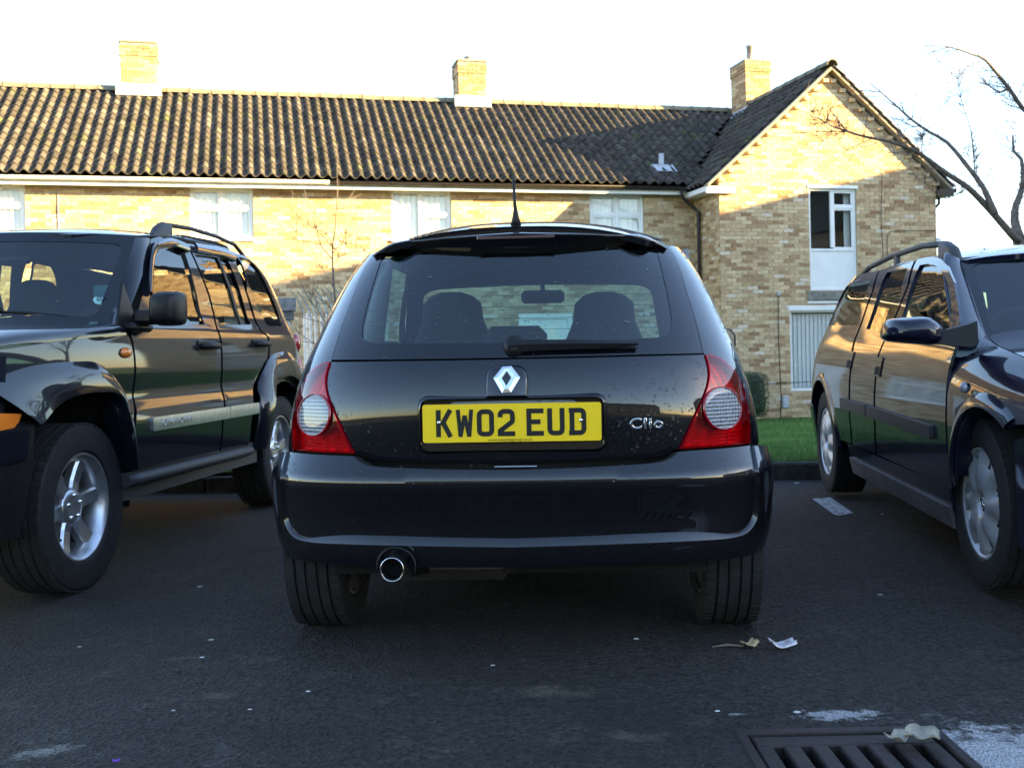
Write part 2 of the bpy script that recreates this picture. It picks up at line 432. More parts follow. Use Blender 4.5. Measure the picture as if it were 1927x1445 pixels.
    b.inputs['Roughness'].default_value = .82; b.inputs['Specular IOR Level'].default_value = .35
    bp = N.new('ShaderNodeBump'); bp.inputs['Strength'].default_value = 1.0; bp.inputs['Distance'].default_value = .012
    L.new(vo.outputs['Distance'], bp.inputs['Height'])
    bp2 = N.new('ShaderNodeBump'); bp2.inputs['Strength'].default_value = .5; bp2.inputs['Distance'].default_value = .01
    L.new(noise(45, 4), bp2.inputs['Height']); L.new(bp.outputs[0], bp2.inputs['Normal']); L.new(bp2.outputs[0], b.inputs['Normal'])
    return m
M_asphalt = asphalt()

# ================================================================== ground
def sstep(a, b, x):
    t = max(0.0, min(1.0, (x - a) / (b - a))); return t * t * (3 - 2 * t)
def gz(x, y): return -.062 * sstep(-.95, -1.6, x)          # the tarmac dips towards the left bay
HD = R(6.0)                                                  # heading of the parked cars
KP = Vector((1.85, 7.27)); KD = Vector((math.cos(HD), -math.sin(HD))); KN = Vector((math.sin(HD), math.cos(HD)))
def kpt(s, t): return KP + KD * s + KN * t
def grid_sheet(name, ss, ts, zf, mat, kind='structure'):
    m = MB(); n = len(ts)
    for s in ss:
        for t in ts:
            p = kpt(s, t); m.v.append((p.x, p.y, zf(p.x, p.y, s, t)))
    for i in range(len(ss) - 1):
        for j in range(n - 1): m.face((i * n + j, (i + 1) * n + j, (i + 1) * n + j + 1, i * n + j + 1), True)
    return tag(m.build(name, mat), kind=kind)
def lin(a, b, n): return [a + (b - a) * i / n for i in range(n + 1)]
def car_park():
    xs = lin(-40, -8, 6) + lin(-7, -3, 4) + lin(-2.8, .4, 32) + [.505, .985] + lin(1.2, 6, 8) + lin(8, 40, 8); ys = lin(-60, -4, 7) + lin(-3, 2, 5) + [2.055, 2.525] + lin(3, 6.0, 6); m = MB(); n = len(ys) + 1
    for x in xs:
        yk = KP.y - (x - KP.x) * math.tan(HD) + .02
        col_y = [min(y, yk - .3) for y in ys] + [yk]
        for y in col_y: m.v.append((x, y, gz(x, y)))
    for i in range(len(xs) - 1):
        for j in range(n - 1):
            if abs(xs[i] - .505) < 1e-6 and j < len(ys) and abs(ys[j] - 2.055) < 1e-6: continue          # opening for the drain
            m.face((i * n + j, (i + 1) * n + j, (i + 1) * n + j + 1, i * n + j + 1), True)
    return tag(m.build('car_park', M_asphalt), kind='structure')
car_park()
def lawn_z(x, y, s, t): return .098 + gz(x, y) * .6 * (1 - sstep(0, 4, t)) - .60 * sstep(-1.5, 13.6, t) + .047 * (1 - sstep(-1.5, 2, t)) + .012 * math.sin(x * 2.1) * math.sin(y * 1.7) * sstep(.5, 3, t)
grid_sheet('lawn', lin(-40, -10, 6) + lin(-9, 10, 40) + lin(12, 40, 6), lin(.14, 14, 40) + lin(15, 60, 6), lawn_z, M_grass_base)
m = MB(); m.add([(-900, -900, -.75), (900, -900, -.75), (900, 1200, -.75), (-900, 1200, -.75)], [(0, 1, 2, 3)]); tag(m.build('ground', M_grass_base), kind='structure')

# kerb: separate stones
m0 = MB(); m0.bevel_box(-.452, .452, 0, .135, -.12, 0, .014)
kb = None
ker = empty('kerb', (KP.x, KP.y, 0), 0); tag(ker, 'dark concrete kerb between the tarmac bays and the lawn', 'kerb'); ker['kind'] = 'structure'
for i in range(-13, 9):
    s = i * .912; p = kpt(s, 0)
    if kb is None: kb = m0.build('kerb_stone', M_kerb, ker); o = kb
    else: o = kb.copy(); COL.objects.link(o)
    o.location = (p.x - KP.x, p.y - KP.y, gz(p.x, p.y) + .112 + random.uniform(-.003, .003)); e1 = kpt(s - .45, 0); e2 = kpt(s + .45, 0); o.rotation_euler = (0, -math.atan2(gz(e2.x, e2.y) - gz(e1.x, e1.y), .9), -HD + random.uniform(-.004, .004))

# grass blades on the lawn where it shows
M_blade = ramp_mat('grass_blade', [(0, (.055, .12, .025)), (.5, (.085, .18, .04)), (1, (.15, .24, .06))], .7, noise=(1.2, .35), bump=(10, 0, .001), spec=.25)
m = MB()
def blades(n, s0, s1, t0, t1, h0, h1, w):
    for _ in range(n):
        s = random.uniform(s0, s1); t = t0 + (t1 - t0) * random.random() ** 1.3
        p = kpt(s, t); z = lawn_z(p.x, p.y, s, t); h = random.uniform(h0, h1); a = random.uniform(0, 6.28); l = random.uniform(0, .6) * h
        dx, dy = math.cos(a) * w, math.sin(a) * w; b = random.uniform(0, 6.28)
        m.cur = random.random()
        m.add([(p.x - dx, p.y - dy, z - .01), (p.x + dx, p.y + dy, z - .01), (p.x + l * math.cos(b), p.y + l * math.sin(b), z + h)], [(0, 1, 2)])
blades(34000, -.6, 3.4, .13, 4.5, .025, .06, .004)
blades(26000, -.6, 5.0, 4.5, 13.3, .03, .07, .008)
blades(9000, -5.5, -2.5, .13, 3.5, .025, .06, .004)
blades(9000, -11, 9, .13, 12, .03, .06, .012)
tag(m.build('grass', M_blade, None, shade=True), 'short mown green grass of the lawn behind the kerb', 'grass', kind='stuff')

# ================================================================== the row of houses
HO = at_y(1357, 560, 20.69)
terr = empty('terraced_house', (HO.x, HO.y, 0), AL, 'long two storey buff brick terrace with ribbed brown tiled roof and two chimneys', 'house')
wing = empty('gabled_house', (HO.x, HO.y, 0), AL, 'gable fronted buff brick end house with a tall flue pot on its chimney', 'house')
def toworld(u, w, z): return Vector((HO.x + u * math.cos(AL) - w * math.sin(AL), HO.y + u * math.sin(AL) + w * math.cos(AL), z))
BRK = {}
def brick_mesh(sh):
    if sh not in BRK:
        b = MB(); b.cur = (sh + .5) / 10; b.box(-.1075, .1075, -.008, .03, 0, .065, skip=('+y',)); o = b.build('brick', M_brick, None, shade=True); BRK[sh] = o.data; bpy.data.objects.remove(o)
    return BRK[sh]
def clip_holes(a, b, z0, z1, holes):
    segs = [(a, b)]
    for (h0, h1, k0, k1) in holes:
        if z1 <= k0 + .01 or z0 >= k1 - .01: continue
        ns = []
        for (x, y) in segs:
            if y <= h0 or x >= h1: ns.append((x, y)); continue
            if x < h0 - .01: ns.append((x, h0 - .004))
            if y > h1 + .01: ns.append((h1 + .004, y))
        segs = ns
    return segs
def shade_rand():
    r = random.random()
    return random.choice((0, 1, 1)) if r < .14 else random.choice((2, 3)) if r < .36 else random.choice((4, 5)) if r < .66 else random.choice((6, 7, 8)) if r < .96 else 9
def brick_wall(parent, frame, u0, u1, z0, z1, holes, pick, nobj, top=None):
    """frame(u, d, z) -> house space, d outwards. The nobj best bricks become parts, the rest one piece of brickwork."""
    rest = MB(); full = []
    nz = int((z1 - z0) / .075)
    for r in range(nz):
        z = z0 + r * .075; zt = z + .065; off = (r % 2) * .1125 - .225; a = u0 + off
        lo, hi = (u0, u1) if top is None else top(zt)
        while a < u1:
            b = a + .215
            for (x, y) in clip_holes(max(a, max(u0, lo)), min(b, min(u1, hi)), z, zt, holes):
                if y - x < .02: continue
                sh = shade_rand()
                if y - x > .214: full.append((pick(.5 * (x + y), z), x, y, z, sh))
                else: full.append((-1, x, y, z, sh))
            a += .225
    full.sort(key=lambda t: -t[0])
    for k, (s, x, y, z, sh) in enumerate(full):
        c = .5 * (x + y)
        if k < nobj and s > 0:
            o = bpy.data.objects.new('brick', brick_mesh(sh)); COL.objects.link(o); o.parent = parent
            o.matrix_local = Matrix.Translation(Vector(frame(c, random.uniform(-.002, .002), z))) @ frame.rot
        else:
            rest.cur = (sh + .5) / 10; M = Matrix.Translation(Vector(frame(c, random.uniform(-.002, .002), z))) @ frame.rot
            h = (y - x) / 2; rest.box(-h, h, -.008, .03, 0, .065, M, skip=('+y',))
    o = rest.build('brickwork', M_brick, parent, shade=True); o['kind'] = 'stuff'
    return o
class Fr:
    """front wall at depth w"""
    def __init__(s, w): s.w = w; s.rot = Matrix.Identity(4)
    def __call__(s, u, d, z): return (u, s.w - d, z)
class Ls:
    """wall facing -u at u=c; runs along depth"""
    def __init__(s, c): s.c = c; s.rot = Matrix.Rotation(R(-90), 4, 'Z')
    def __call__(s, u, d, z): return (s.c - d, -u, z)
def wall_sheet(name, parent, frame, outline, holes, depth=.12):
    """mortar face with real openings and reveals"""
    V, T, loops = tri2d(outline, [[(h[0], h[2]), (h[1], h[2]), (h[1], h[3]), (h[0], h[3])] for h in holes], 5.0)
    b = MB(); b.v = [frame(q.x, 0, q.y) for q in V]
    for t in T: b.face(t)
    for h in holes:
        c = [(h[0], h[2]), (h[1], h[2]), (h[1], h[3]), (h[0], h[3])]
        for i in range(4):
            p, q = c[i], c[(i + 1) % 4]; b.add([frame(p[0], 0, p[1]), frame(q[0], 0, q[1]), frame(q[0], -depth, q[1]), frame(p[0], -depth, p[1])], [(0, 1, 2, 3)])
    return b.build(name, M_mortar, parent)
def bar(b, M, a0, a1, c0, c1, d0, d1): b.bevel_box(a0, a1, d0, d1, c0, c1, .006, M)
def window(parent, w, u0, u1, z0, z1, cols, curtain=True, panel_h=0.0, blind=False, name='window'):
    """white framed window set 6 cm into the wall; cols = list of (fraction, transom fraction or None). Panes are sub-parts."""
    f = .055; y0, y1 = w + .035, w + .095; b = MB(); I = None
    zb = z0 + panel_h
    bar(b, I, u0, u1, z0, z0 + f, y0, y1); bar(b, I, u0, u1, z1 - f, z1, y0, y1)
    bar(b, I, u0, u0 + f, z0 + f, z1 - f, y0, y1); bar(b, I, u1 - f, u1, z0 + f, z1 - f, y0, y1)
    if panel_h: bar(b, I, u0 + f, u1 - f, zb - .02, zb + .03, y0, y1)
    panes = []; x = u0 + f; tot = u1 - u0 - 2 * f
    for k, (fr, tr) in enumerate(cols):
        x1 = x + tot * fr
        if k < len(cols) - 1: bar(b, I, x1 - .03, x1 + .03, zb + f, z1 - f, y0 - .004, y1 - .004)
        xa = x + (.03 if k else 0); xb = x1 - (.03 if k < len(cols) - 1 else 0); za = zb + (f if not panel_h else .03); ze = z1 - f
        if tr:
            zt = za + (ze - za) * tr; bar(b, I, xa, xb, zt - .025, zt + .025, y0, y1 - .002)
            for (p0, p1) in ((za, zt - .025), (zt + .025, ze)):
                for (q0, q1, r0, r1) in ((xa, xb, p0, p0 + .035), (xa, xb, p1 - .035, p1), (xa, xa + .035, p0 + .035, p1 - .035), (xb - .035, xb, p0 + .035, p1 - .035)): bar(b, I, q0, q1, r0, r1, y0 + .012, y1 - .01)
                panes.append((xa + .035, xb - .035, p0 + .035, p1 - .035))
        else: panes.append((xa, xb, za, ze))
        x = x1
    wn = b.build(name, M_pvc, parent)
    for (a, c, p, q) in panes:
        g = MB(); g.box(a - .005, c + .005, y0 + .03, y0 + .036, p - .005, q + .005); g.build('pane', M_winglass, wn)
    if panel_h:
        g = MB(); g.bevel_box(u0 + f, u1 - f, y0 + .02, y0 + .04, z0 + f, zb - .02, .004); g.build('panel', M_pvc, wn)
    if curtain:
        c = MB(); n = 44; w0 = y1 + .012
        for i in range(n + 1):
            uu = u0 + .03 + (u1 - u0 - .06) * i / n; ww = w0 + .018 * math.sin(i * 1.35) + .006 * random.random()
            c.v += [(uu, ww, zb + .02), (uu, ww, z1 - .02)]
        for i in range(n): c.face((2 * i, 2 * i + 2, 2 * i + 3, 2 * i + 1), True)
        c.build('curtain', M_curtain, wn)
    if blind:
        n = 13
        for i in range(n):
            c = MB(); uu = u0 + .06 + (u1 - u0 - .12) * (i + .5) / n; hw = (u1 - u0 - .12) / n * .54
            c.box(-hw, hw, -.001, .001, zb + .06, z1 - .08, Matrix.Translation((uu, y1 + .06, 0)) @ Matrix.Rotation(R(14), 4, 'Z')); c.build('blind_slat', M_curtain, wn)
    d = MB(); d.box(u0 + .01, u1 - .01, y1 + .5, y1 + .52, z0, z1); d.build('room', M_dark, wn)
    return wn

TW = 1.2            # the terrace front stands this far behind the gable front
tw_holes = [(-13.85, -12.70, 3.08, 4.04), (-9.91, -8.78, 3.08, 4.04), (-6.21, -5.05, 3.08, 4.04), (-2.24, -1.10, 3.08, 4.04),
            (-13.9, -12.3, .35, 1.62), (-10.1, -8.5, .35, 1.62), (-7.4, -6.5, -.5, 1.62), (-6.0, -4.6, .35, 1.62), (-3.75, -2.65, -.5, 1.66)]
wall_sheet('wall', terr, Fr(TW), [(-16.2, -1.0), (.02, -1.0), (.02, 4.1), (-16.2, 4.1)], tw_holes)
brick_wall(terr, Fr(TW), -16.2, 0.0, -.75, 4.02, tw_holes, lambda u, z: (10 - abs(u + 6.5)) if 2.55 < z < 3.95 and -12.7 < u < -.2 else 0, 300)
for h in tw_holes[:4]:
    i = tw_holes.index(h)
    window(terr, TW, *h, [[(.5, None), (.5, .62)], [(.5, .62), (.5, .62)], [(.47, None), (.53, .52)], [(.5, .56), (.5, .56)]][i])
    s = MB(); s.bevel_box(h[0] - .02, h[1] + .02, TW - .05, TW + .05, h[2] - .035, h[2] + .004, .006); s.build('window_sill', M_whitepaint, terr)
for h in (tw_holes[4], tw_holes[5], tw_holes[7]):
    window(terr, TW, *h, [(.5, .7), (.5, .7)])
    s = MB(); s.bevel_box(h[0] - .03, h[1] + .03, TW - .06, TW + .05, h[2] - .05, h[2] + .004, .006); s.build('window_sill', M_whitepaint, terr)
for h in (tw_holes[6], tw_holes[8]):
    d = MB(); u0, u1, z0, z1 = h
    bar(d, None, u0, u1, z1 - .12, z1, TW + .0, TW + .09); bar(d, None, u0, u0 + .09, z0, z1 - .12, TW + .0, TW + .09); bar(d, None, u1 - .09, u1, z0, z1 - .12, TW, TW + .09)
    dr = d.build('door', M_pvc, terr); e = MB(); e.bevel_box(u0 + .09, u1 - .09, TW + .03, TW + .075, z0, z1 - .12, .006); bar(e, None, u0 + .2, u1 - .2, z0 + .15, z0 + .8, TW + .018, TW + .04); e.build('door_leaf', M_pvc, dr)
    c = (u0 + u1) / 2
    for q in (-1, 1):
        g = MB(); g.box(c + (.03 if q > 0 else -.24), c + (.24 if q > 0 else -.03), TW + .02, TW + .034, z1 - .62, z1 - .25); g.build('pane', M_winglass, dr)
    k = MB(); k.tube([(u0 + .16, TW + .03, z0 + 1.0), (u0 + .16, TW - .03, z0 + 1.0), (u0 + .28, TW - .03, z0 + 1.0)], .012); k.build('handle', M_lead, dr)

# ---- gable front
GW = 4.77; RU = GW / 2; ZE = 4.05; ZR = 6.42; OV = .30
SLG = (ZR - ZE) / (RU + OV)
def gab_z(u): return ZE + SLG * (min(u, GW - u) + OV)
def gab_top(z):
    if z < ZE - .05: return (0, GW)
    e = (z - ZE + .13) / SLG - OV; return (max(0, e), min(GW, GW - e))
gw_holes = [(1.91, 2.96, 2.0, 4.03), (1.45, 2.75, .02, 1.62)]
zt = gab_z(0) - .10
wall_sheet('wall', wing, Fr(0), [(0, -1.0), (GW, -1.0), (GW, zt), (RU, ZR - .11), (0, zt)], gw_holes)
brick_wall(wing, Fr(0), 0, GW, -.75, ZR - .1, gw_holes, lambda u, z: 10 - abs(z - 2.4) if 0.1 < z < 5.2 and .1 < u < 4.6 else 0, 300, gab_top)
b = MB(); b.add([(0, 0, -1), (0, 9, -1), (0, 9, zt), (0, 0, zt)], [(0, 1, 2, 3)]); b.add([(GW, 0, -1), (GW, 9, -1), (GW, 9, zt), (GW, 0, zt)], [(3, 2, 1, 0)])
b.add([(0, 9, -1), (GW, 9, -1), (GW, 9, zt), (RU, 9, ZR - .1), (0, 9, zt)], [(0, 1, 2, 3, 4)]); b.build('side_wall', M_mortar, wing)
o = brick_wall(wing, Ls(0), -1.19, -.01, -.75, 4.02, [], lambda u, z: 0, 0)
window(wing, 0, 1.91, 2.96, 2.0, 4.03, [(.5, None), (.5, .72)], curtain=False, panel_h=.80)
c = MB()                                                    # curtains drawn to the sides of the landing window
for s0, s1 in ((1.95, 2.06), (2.80, 2.93)):
    n = 10; b0 = len(c.v)
    for i in range(n + 1): uu = s0 + (s1 - s0) * i / n; c.v += [(uu, .22 + .02 * math.sin(i * 1.9), 2.8), (uu, .22 + .02 * math.sin(i * 1.9), 4.0)]
    for i in range(n): c.face((b0 + 2 * i, b0 + 2 * i + 2, b0 + 2 * i + 3, b0 + 2 * i + 1), True)
c.build('curtain', M_curtain, wing)
s = MB(); s.bevel_box(1.84, 3.03, -.05, .05, 1.80, 1.985, .008); s.build('window_sill', M_concrete, wing)
s = MB(); s.bevel_box(1.84, 3.0, -.03, .03, 1.735, 1.79, .006); s.build('lintel_trim', M_whitepaint, wing)
window(wing, 0, 1.45, 2.75, .02, 1.62, [(1, None)], curtain=False, blind=True)
s = MB(); s.bevel_box(1.42, 2.78, -.02, .04, 1.60, 1.70, .006); s.build('window_head', M_pvc, wing)
s = MB(); s.bevel_box(1.88, 2.99, -.03, .04, 4.02, 4.085, .006); s.build('window_head', M_pvc, wing)

# ---- tiled roofs: single lap pantiles, a roll and a pan each
TP = .2; TG = .272
def tile_shape(b, M, sh):
    n = 10; b.cur = sh; base = len(b.v); th = .022
    for (y, dz) in ((-.020, .030), (TG + .03, 0.0)):
        for i in range(n + 1):
            x = TP * i / n; h = .046 * (1 + math.cos(2 * math.pi * (i / n - .36))) ** 1.25 * .62
            b.v.append(tuple(M @ Vector((x - TP / 2, y, h + dz))))
    for i in range(n + 1):
        x = TP * i / n; h = .046 * (1 + math.cos(2 * math.pi * (i / n - .36))) ** 1.25 * .62
        b.v.append(tuple(M @ Vector((x - TP / 2, -.020, h + .030 - th))))
    for i in range(n):
        b.face((base + i, base + i + 1, base + n + 2 + i, base + n + 1 + i), True)
        b.face((base + 2 * n + 2 + i, base + 2 * n + 3 + i, base + i + 1, base + i))
TILES = {}
def tile_mesh(k):
    if k not in TILES:
        b = MB(); tile_shape(b, Matrix.Identity(4), (k + .5) / 6); o = b.build('roof_tile', M_tile, None, shade=True); TILES[k] = o.data; bpy.data.objects.remove(o)
    return TILES[k]
def tile_slope(parent, frame, u0, u1, L, keep, nobj, pick):
    """frame: matrix, x across, y up the slope, z normal"""
    rows = int(L / TG); cols = int((u1 - u0) / TP); lst = []
    for r in range(rows):
        for c in range(cols):
            x = u0 + TP * (c + .5); y = r * TG; p = frame @ Vector((x, y, 0))
            if keep(p): lst.append((pick(p), x, y))
    lst.sort(key=lambda t: -t[0]); rest = MB()
    for k, (s, x, y) in enumerate(lst):
        kk = min(5, max(0, int(random.gauss(2.8, 1.3)))); M = frame @ Matrix.Translation((x, y, random.uniform(0, .004))) @ Matrix.Rotation(random.gauss(0, .008), 4, 'Z')
        if k < nobj:
            o = bpy.data.objects.new('roof_tile', tile_mesh(kk)); COL.objects.link(o); o.parent = parent; o.matrix_local = M
        else: tile_shape(rest, M, (kk + .5) / 6)
    if rest.v: o = rest.build('tiling', M_tile, parent, shade=True); o['kind'] = 'stuff'
E0 = .80; EZ = 4.17; RW = 4.2; RZ = 6.44
TSL = math.atan2(RZ - EZ, RW - E0); TL = math.hypot(RZ - EZ, RW - E0)
def ter_z(w): return EZ + (w - E0) * math.tan(TSL)
ft = Matrix.Translation((0, E0, EZ)) @ Matrix.Rotation(TSL, 4, 'X')
tile_slope(terr, ft, -16.3, 2.3, TL, lambda p: p.x < -.35 or p.z > ZE + SLG * (p.x + OV) - .02, 300, lambda p: -abs(p.x + 7.5) - .01 * p.z)
GSL = math.atan(SLG); GL = math.hypot(ZR - ZE, RU + OV)
fl = Matrix.Translation((-OV, 0, ZE)) @ Matrix.Rotation(R(-90), 4, 'Z') @ Matrix.Rotation(GSL, 4, 'X')
tile_slope(wing, fl, -9.0, .2, GL, lambda p: p.y < .9 or p.z > ter_z(p.y) - .05, 280, lambda p: -p.y)
fr = Matrix.Translation((GW + OV, 0, ZE)) @ Matrix.Rotation(R(90), 4, 'Z') @ Matrix.Rotation(GSL, 4, 'X')
tile_slope(wing, fr, -.2, 9.0, GL, lambda p: True, 0, lambda p: 0)
b = MB()                                                    # boarding under the tiles
b.add([(-16.3, E0 + .06, EZ - .03), (2.3, E0 + .06, EZ - .03), (2.3, RW, RZ - .03), (-16.3, RW, RZ - .03), (-16.3, 2 * RW - E0, EZ - .03), (2.3, 2 * RW - E0, EZ - .03)], [(0, 1, 2, 3), (3, 2, 5, 4)])
b.build('roof_deck', M_brown, terr)
b = MB(); b.add([(-OV + .04, -.16, ZE - .02), (-OV + .04, 9, ZE - .02), (RU, 9, ZR - .03), (RU, -.16, ZR - .03), (GW + OV - .04, -.16, ZE - .02), (GW + OV - .04, 9, ZE - .02)], [(0, 1, 2, 3), (3, 2, 5, 4)]); b.build('roof_deck', M_brown, wing)
b = MB(); b.add([(-16.2, 2 * RW - TW, -1), (2.3, 2 * RW - TW, -1), (2.3, 2 * RW - TW, 4.3), (-16.2, 2 * RW - TW, 4.3)], [(0, 1, 2, 3)]); b.add([(-16.2, TW, -1), (-16.2, 2 * RW - TW, -1), (-16.2, 2 * RW - TW, 4.1), (-16.2, RW, RZ - .1), (-16.2, TW, 4.1)], [(0, 1, 2, 3, 4)]); b.build('rear_wall', M_mortar, terr)
def ridge_tiles(parent, a, bb, step=.45):
    a = Vector(a); bb = Vector(bb); n = int((bb - a).length / step); d = (bb - a).normalized(); M0 = d.to_track_quat('X', 'Z').to_matrix().to_4x4()
    r = MB(); r.lathe([(0.0, .125), (step + .02, .125)], 10, None, 'x', True, False, R(0), R(180)); r.lathe([(0.0, .105), (0.0, .127)], 10, None, 'x', False, False, R(0), R(180)); r.lathe([(step - .02, .132), (step + .03, .132), (step + .03, .12)], 10, None, 'x', True, False, 0, R(180))
    o0 = r.build('ridge_tile', M_ridge, parent)
    for k in range(n):
        o = o0 if k == 0 else o0.copy()
        if k: COL.objects.link(o)
        o.matrix_local = Matrix.Translation(a + d * (k * step) + Vector((0, 0, .004 + random.uniform(-.006, .006)))) @ M0
ridge_tiles(terr, (-16.3, RW, RZ), (2.62, RW, RZ)); ridge_tiles(wing, (RU, -.2, ZR), (RU, 9, ZR))
# eaves: fascia, soffit, gutters
b = MB(); b.bevel_box(-16.3, -.33, E0 + .1, E0 + .13, 3.99, 4.17, .004); b.build('fascia', M_whitepaint, terr)
b = MB(); b.box(-16.3, -.02, E0 + .13, TW - .001, 4.045, 4.06); b.build('soffit', M_whitepaint, terr)
def gutter(parent, name, mat, u0, u1, step):
    n = 8; g = MB()
    prof = [(.06 * math.cos(a), -.06 * math.sin(a)) for a in [math.pi * i / n for i in range(n + 1)]]
    b0 = 0; g.v += [(u, E0 + .035 + p[0], 4.125 + p[1]) for u in (u0, u1) for p in prof]
    for i in range(n): g.face((i, i + 1, n + 2 + i, n + 1 + i), True)
    g.tube([(u0, E0 - .025, 4.125), (u1, E0 - .025, 4.125)], .007, 5)
    gu = g.build(name, mat, parent); u = u0 + .15
    while u < u1:
        k = MB(); k.v += [(u + q, E0 + .035 + p[0] * 1.09, 4.125 + p[1] * 1.09) for q in (-.02, .02) for p in prof]
        for i in range(n): k.face((i, i + 1, n + 2 + i, n + 1 + i), True)
        k.build('gutter_bracket', mat, gu); u += step
    return gu
gutter(terr, 'gutter', M_whitepaint, -16.3, -7.40, 1.0)
gutter(terr, 'gutter', M_brown, -7.38, -.36, 1.0)
# downpipe at the inner corner
b = MB(); q = [(-.42, E0 + .03, 4.08), (-.42, E0 + .03, 3.98), (-.40, E0 + .05, 3.93), (-.12, TW - .32, 3.70), (-.075, TW - .36, 3.64), (-.075, TW - .36, 3.5), (-.075, TW - .36, -.6)]
b.tube(q, .036, 10)
for z in (3.55, 1.85, .2): b.lathe([(z, .046), (z + .07, .046)], 10, Matrix.Translation((-.075, TW - .36, 0)), 'z')
b.build('downpipe', M_brown, terr)
# gable verge: pale bedding strip, dentil bricks, eaves blocks
for sg in (-1, 1):
    b = MB(); a = Vector((RU + sg * (RU + OV), ZE)); c = Vector((RU, ZR))
    d = (c - a).normalized(); nrm = Vector((-d.y, d.x)) * (1 if sg < 0 else -1)
    p0 = a - nrm * .005; p1 = c - nrm * .005
    b.prism([tuple(p0), tuple(p1), tuple(p1 - Vector((0, .062))), tuple(p0 - Vector((0, .055)))], -.17, .02)
    b.build('verge', M_cream, wing)
    n = 13
    for k in range(n):
        t = (k + .6) / n; p = a.lerp(c, t); b = MB(); b.cur = random.choice((.5, .6, .75, .85)); b.box(-.055, .055, -.085, .02, -.065, 0.0, Matrix.Translation((p.x, 0, p.y - .165))); b.build('dentil_brick', M_brick, wing, shade=True)
b = MB(); b.bevel_box(-OV, .30, -.10, -.012, ZE - .17, ZE - .035, .008); b.build('eaves_block', M_whitepaint, wing)
b = MB(); b.bevel_box(-OV, -.02, -.012, 1.0, ZE - .13, ZE - .03, .006); b.build('soffit', M_whitepaint, wing)
b = MB(); b.bevel_box(GW + .01, GW + OV, -.19, 9, ZE - .16, ZE - .02, .006); b.tube([(GW + OV + .04, -.15, ZE - .05), (GW + OV + .04, 9, ZE - .05)], .05); b.tube([(GW + .06, -.02, ZE - .16), (GW + .06, -.02, ZE - .3), (GW + .02, .3, ZE - .5)], .03); b.build('gutter', M_brown, wing)
# chimneys
def chimney(parent, u, w, su, sw, z0, z1, pot=None, flash=True):
    b = MB(); b.box(u - su / 2, u + su / 2, w - sw / 2, w + sw / 2, z0, z1 - .02); ch = b.build('chimney', M_mortar, parent)
    br = MB(); r = 0; z = z0 + .0
    while z < z1 - .09:
        ex = .0 if z < z1 - .3 else .018
        for (L_, S_, rot) in ((su, sw, 0), (sw, su, 90), (su, sw, 180), (sw, su, 270)):
            n = max(2, round(L_ / .225)); bl = L_ / n; x = -L_ / 2 - (bl / 2 if r % 2 else 0)
            while x < L_ / 2 - .01:
                a, c = max(x, -L_ / 2) + .004, min(x + bl, L_ / 2) - .006
                if c - a > .02:
                    br.cur = (random.choice((0, 0, 1, 1, 2, 3, 4)) + .5) / 10
                    br.box(a - (ex if a < -L_ / 2 + .02 else 0), c + (ex if c > L_ / 2 - .02 else 0), -S_ / 2 - .008 - ex, -S_ / 2 + .02, z, z + .066, Matrix.Translation((u, w, 0)) @ Matrix.Rotation(R(rot), 4, 'Z'), skip=('+y',))
                x += bl
        z += .075; r += 1
    o = br.build('brick_courses', M_brick, ch, shade=True); o['kind'] = 'stuff'
    c = MB(); c.bevel_box(u - su / 2 - .03, u + su / 2 + .03, w - sw / 2 - .03, w + sw / 2 + .03, z1 - .03, z1 + .025, .01); c.build('cap', M_concrete, ch)
    if flash:
        f = MB(); f.bevel_box(u - su / 2 - .10, u + su / 2 + .10, w - sw / 2 - .06, w - sw / 2 - .011, z0 + .30, z0 + .55, .004); f.build('flashing', M_lead, ch)
    if pot:
        c = MB(); h, rr = pot; c.lathe([(z1 + .02, rr * 1.15), (z1 + .10, rr), (z1 + h - .05, rr * .88), (z1 + h - .05, rr * 1.02), (z1 + h, rr * 1.02), (z1 + h, rr * .75), (z1 + .1, rr * .75)], 16, Matrix.Translation((u, w, 0)), 'z'); c.build('chimney_pot', M_terracotta, ch)
    return ch
def ch_at(px0, px1, wd):
    """chimney on the ridge: u range from two pixels at depth wd"""
    res = []
    for px in (px0, px1):
        for i in range(-1700, 300):
            q = toworld(i * .01, wd, 6.8)
            if proj(q)[0] >= px: res.append(i * .01); break
    return res
a, c = ch_at(226, 293, RW - .28); chimney(terr, (a + c) / 2, RW - .0, c - a, .58, 6.0, 7.42)
a, c = ch_at(862, 914, RW - .3); chimney(terr, (a + c) / 2, RW - .0, c - a, .62, 6.0, 7.33, pot=(.16, .11))
a, c = ch_at(1402, 1449, RW - .9); chimney(wing, (a + c) / 2, RW - .55, c - a, .75, 5.4, 7.45, pot=(.45, .085), flash=False)
b = MB(); M = Matrix.Translation(((a + c) / 2 - (c - a) / 2, RW - .55, 0)); b.add([(-.16 - .0, -.45, gab_z((a + c) / 2 - (c - a) / 2 - .16) + .06), (.02, -.45, gab_z((a + c) / 2 - (c - a) / 2 + .02) + .13), (.02, .4, gab_z((a + c) / 2 - (c - a) / 2 + .02) + .13), (-.16, .4, gab_z((a + c) / 2 - (c - a) / 2 - .16) + .06)], [(0, 1, 2, 3)]); o = b.build('flashing', M_lead, wing); o.data.transform(M)
b = MB(); b.tube([((c + a) / 2 + .05, 0, 0), ((c + a) / 2 + .05, 0, .1)], .01); bpy.data.objects.remove(b.build('tmp', M_lead))
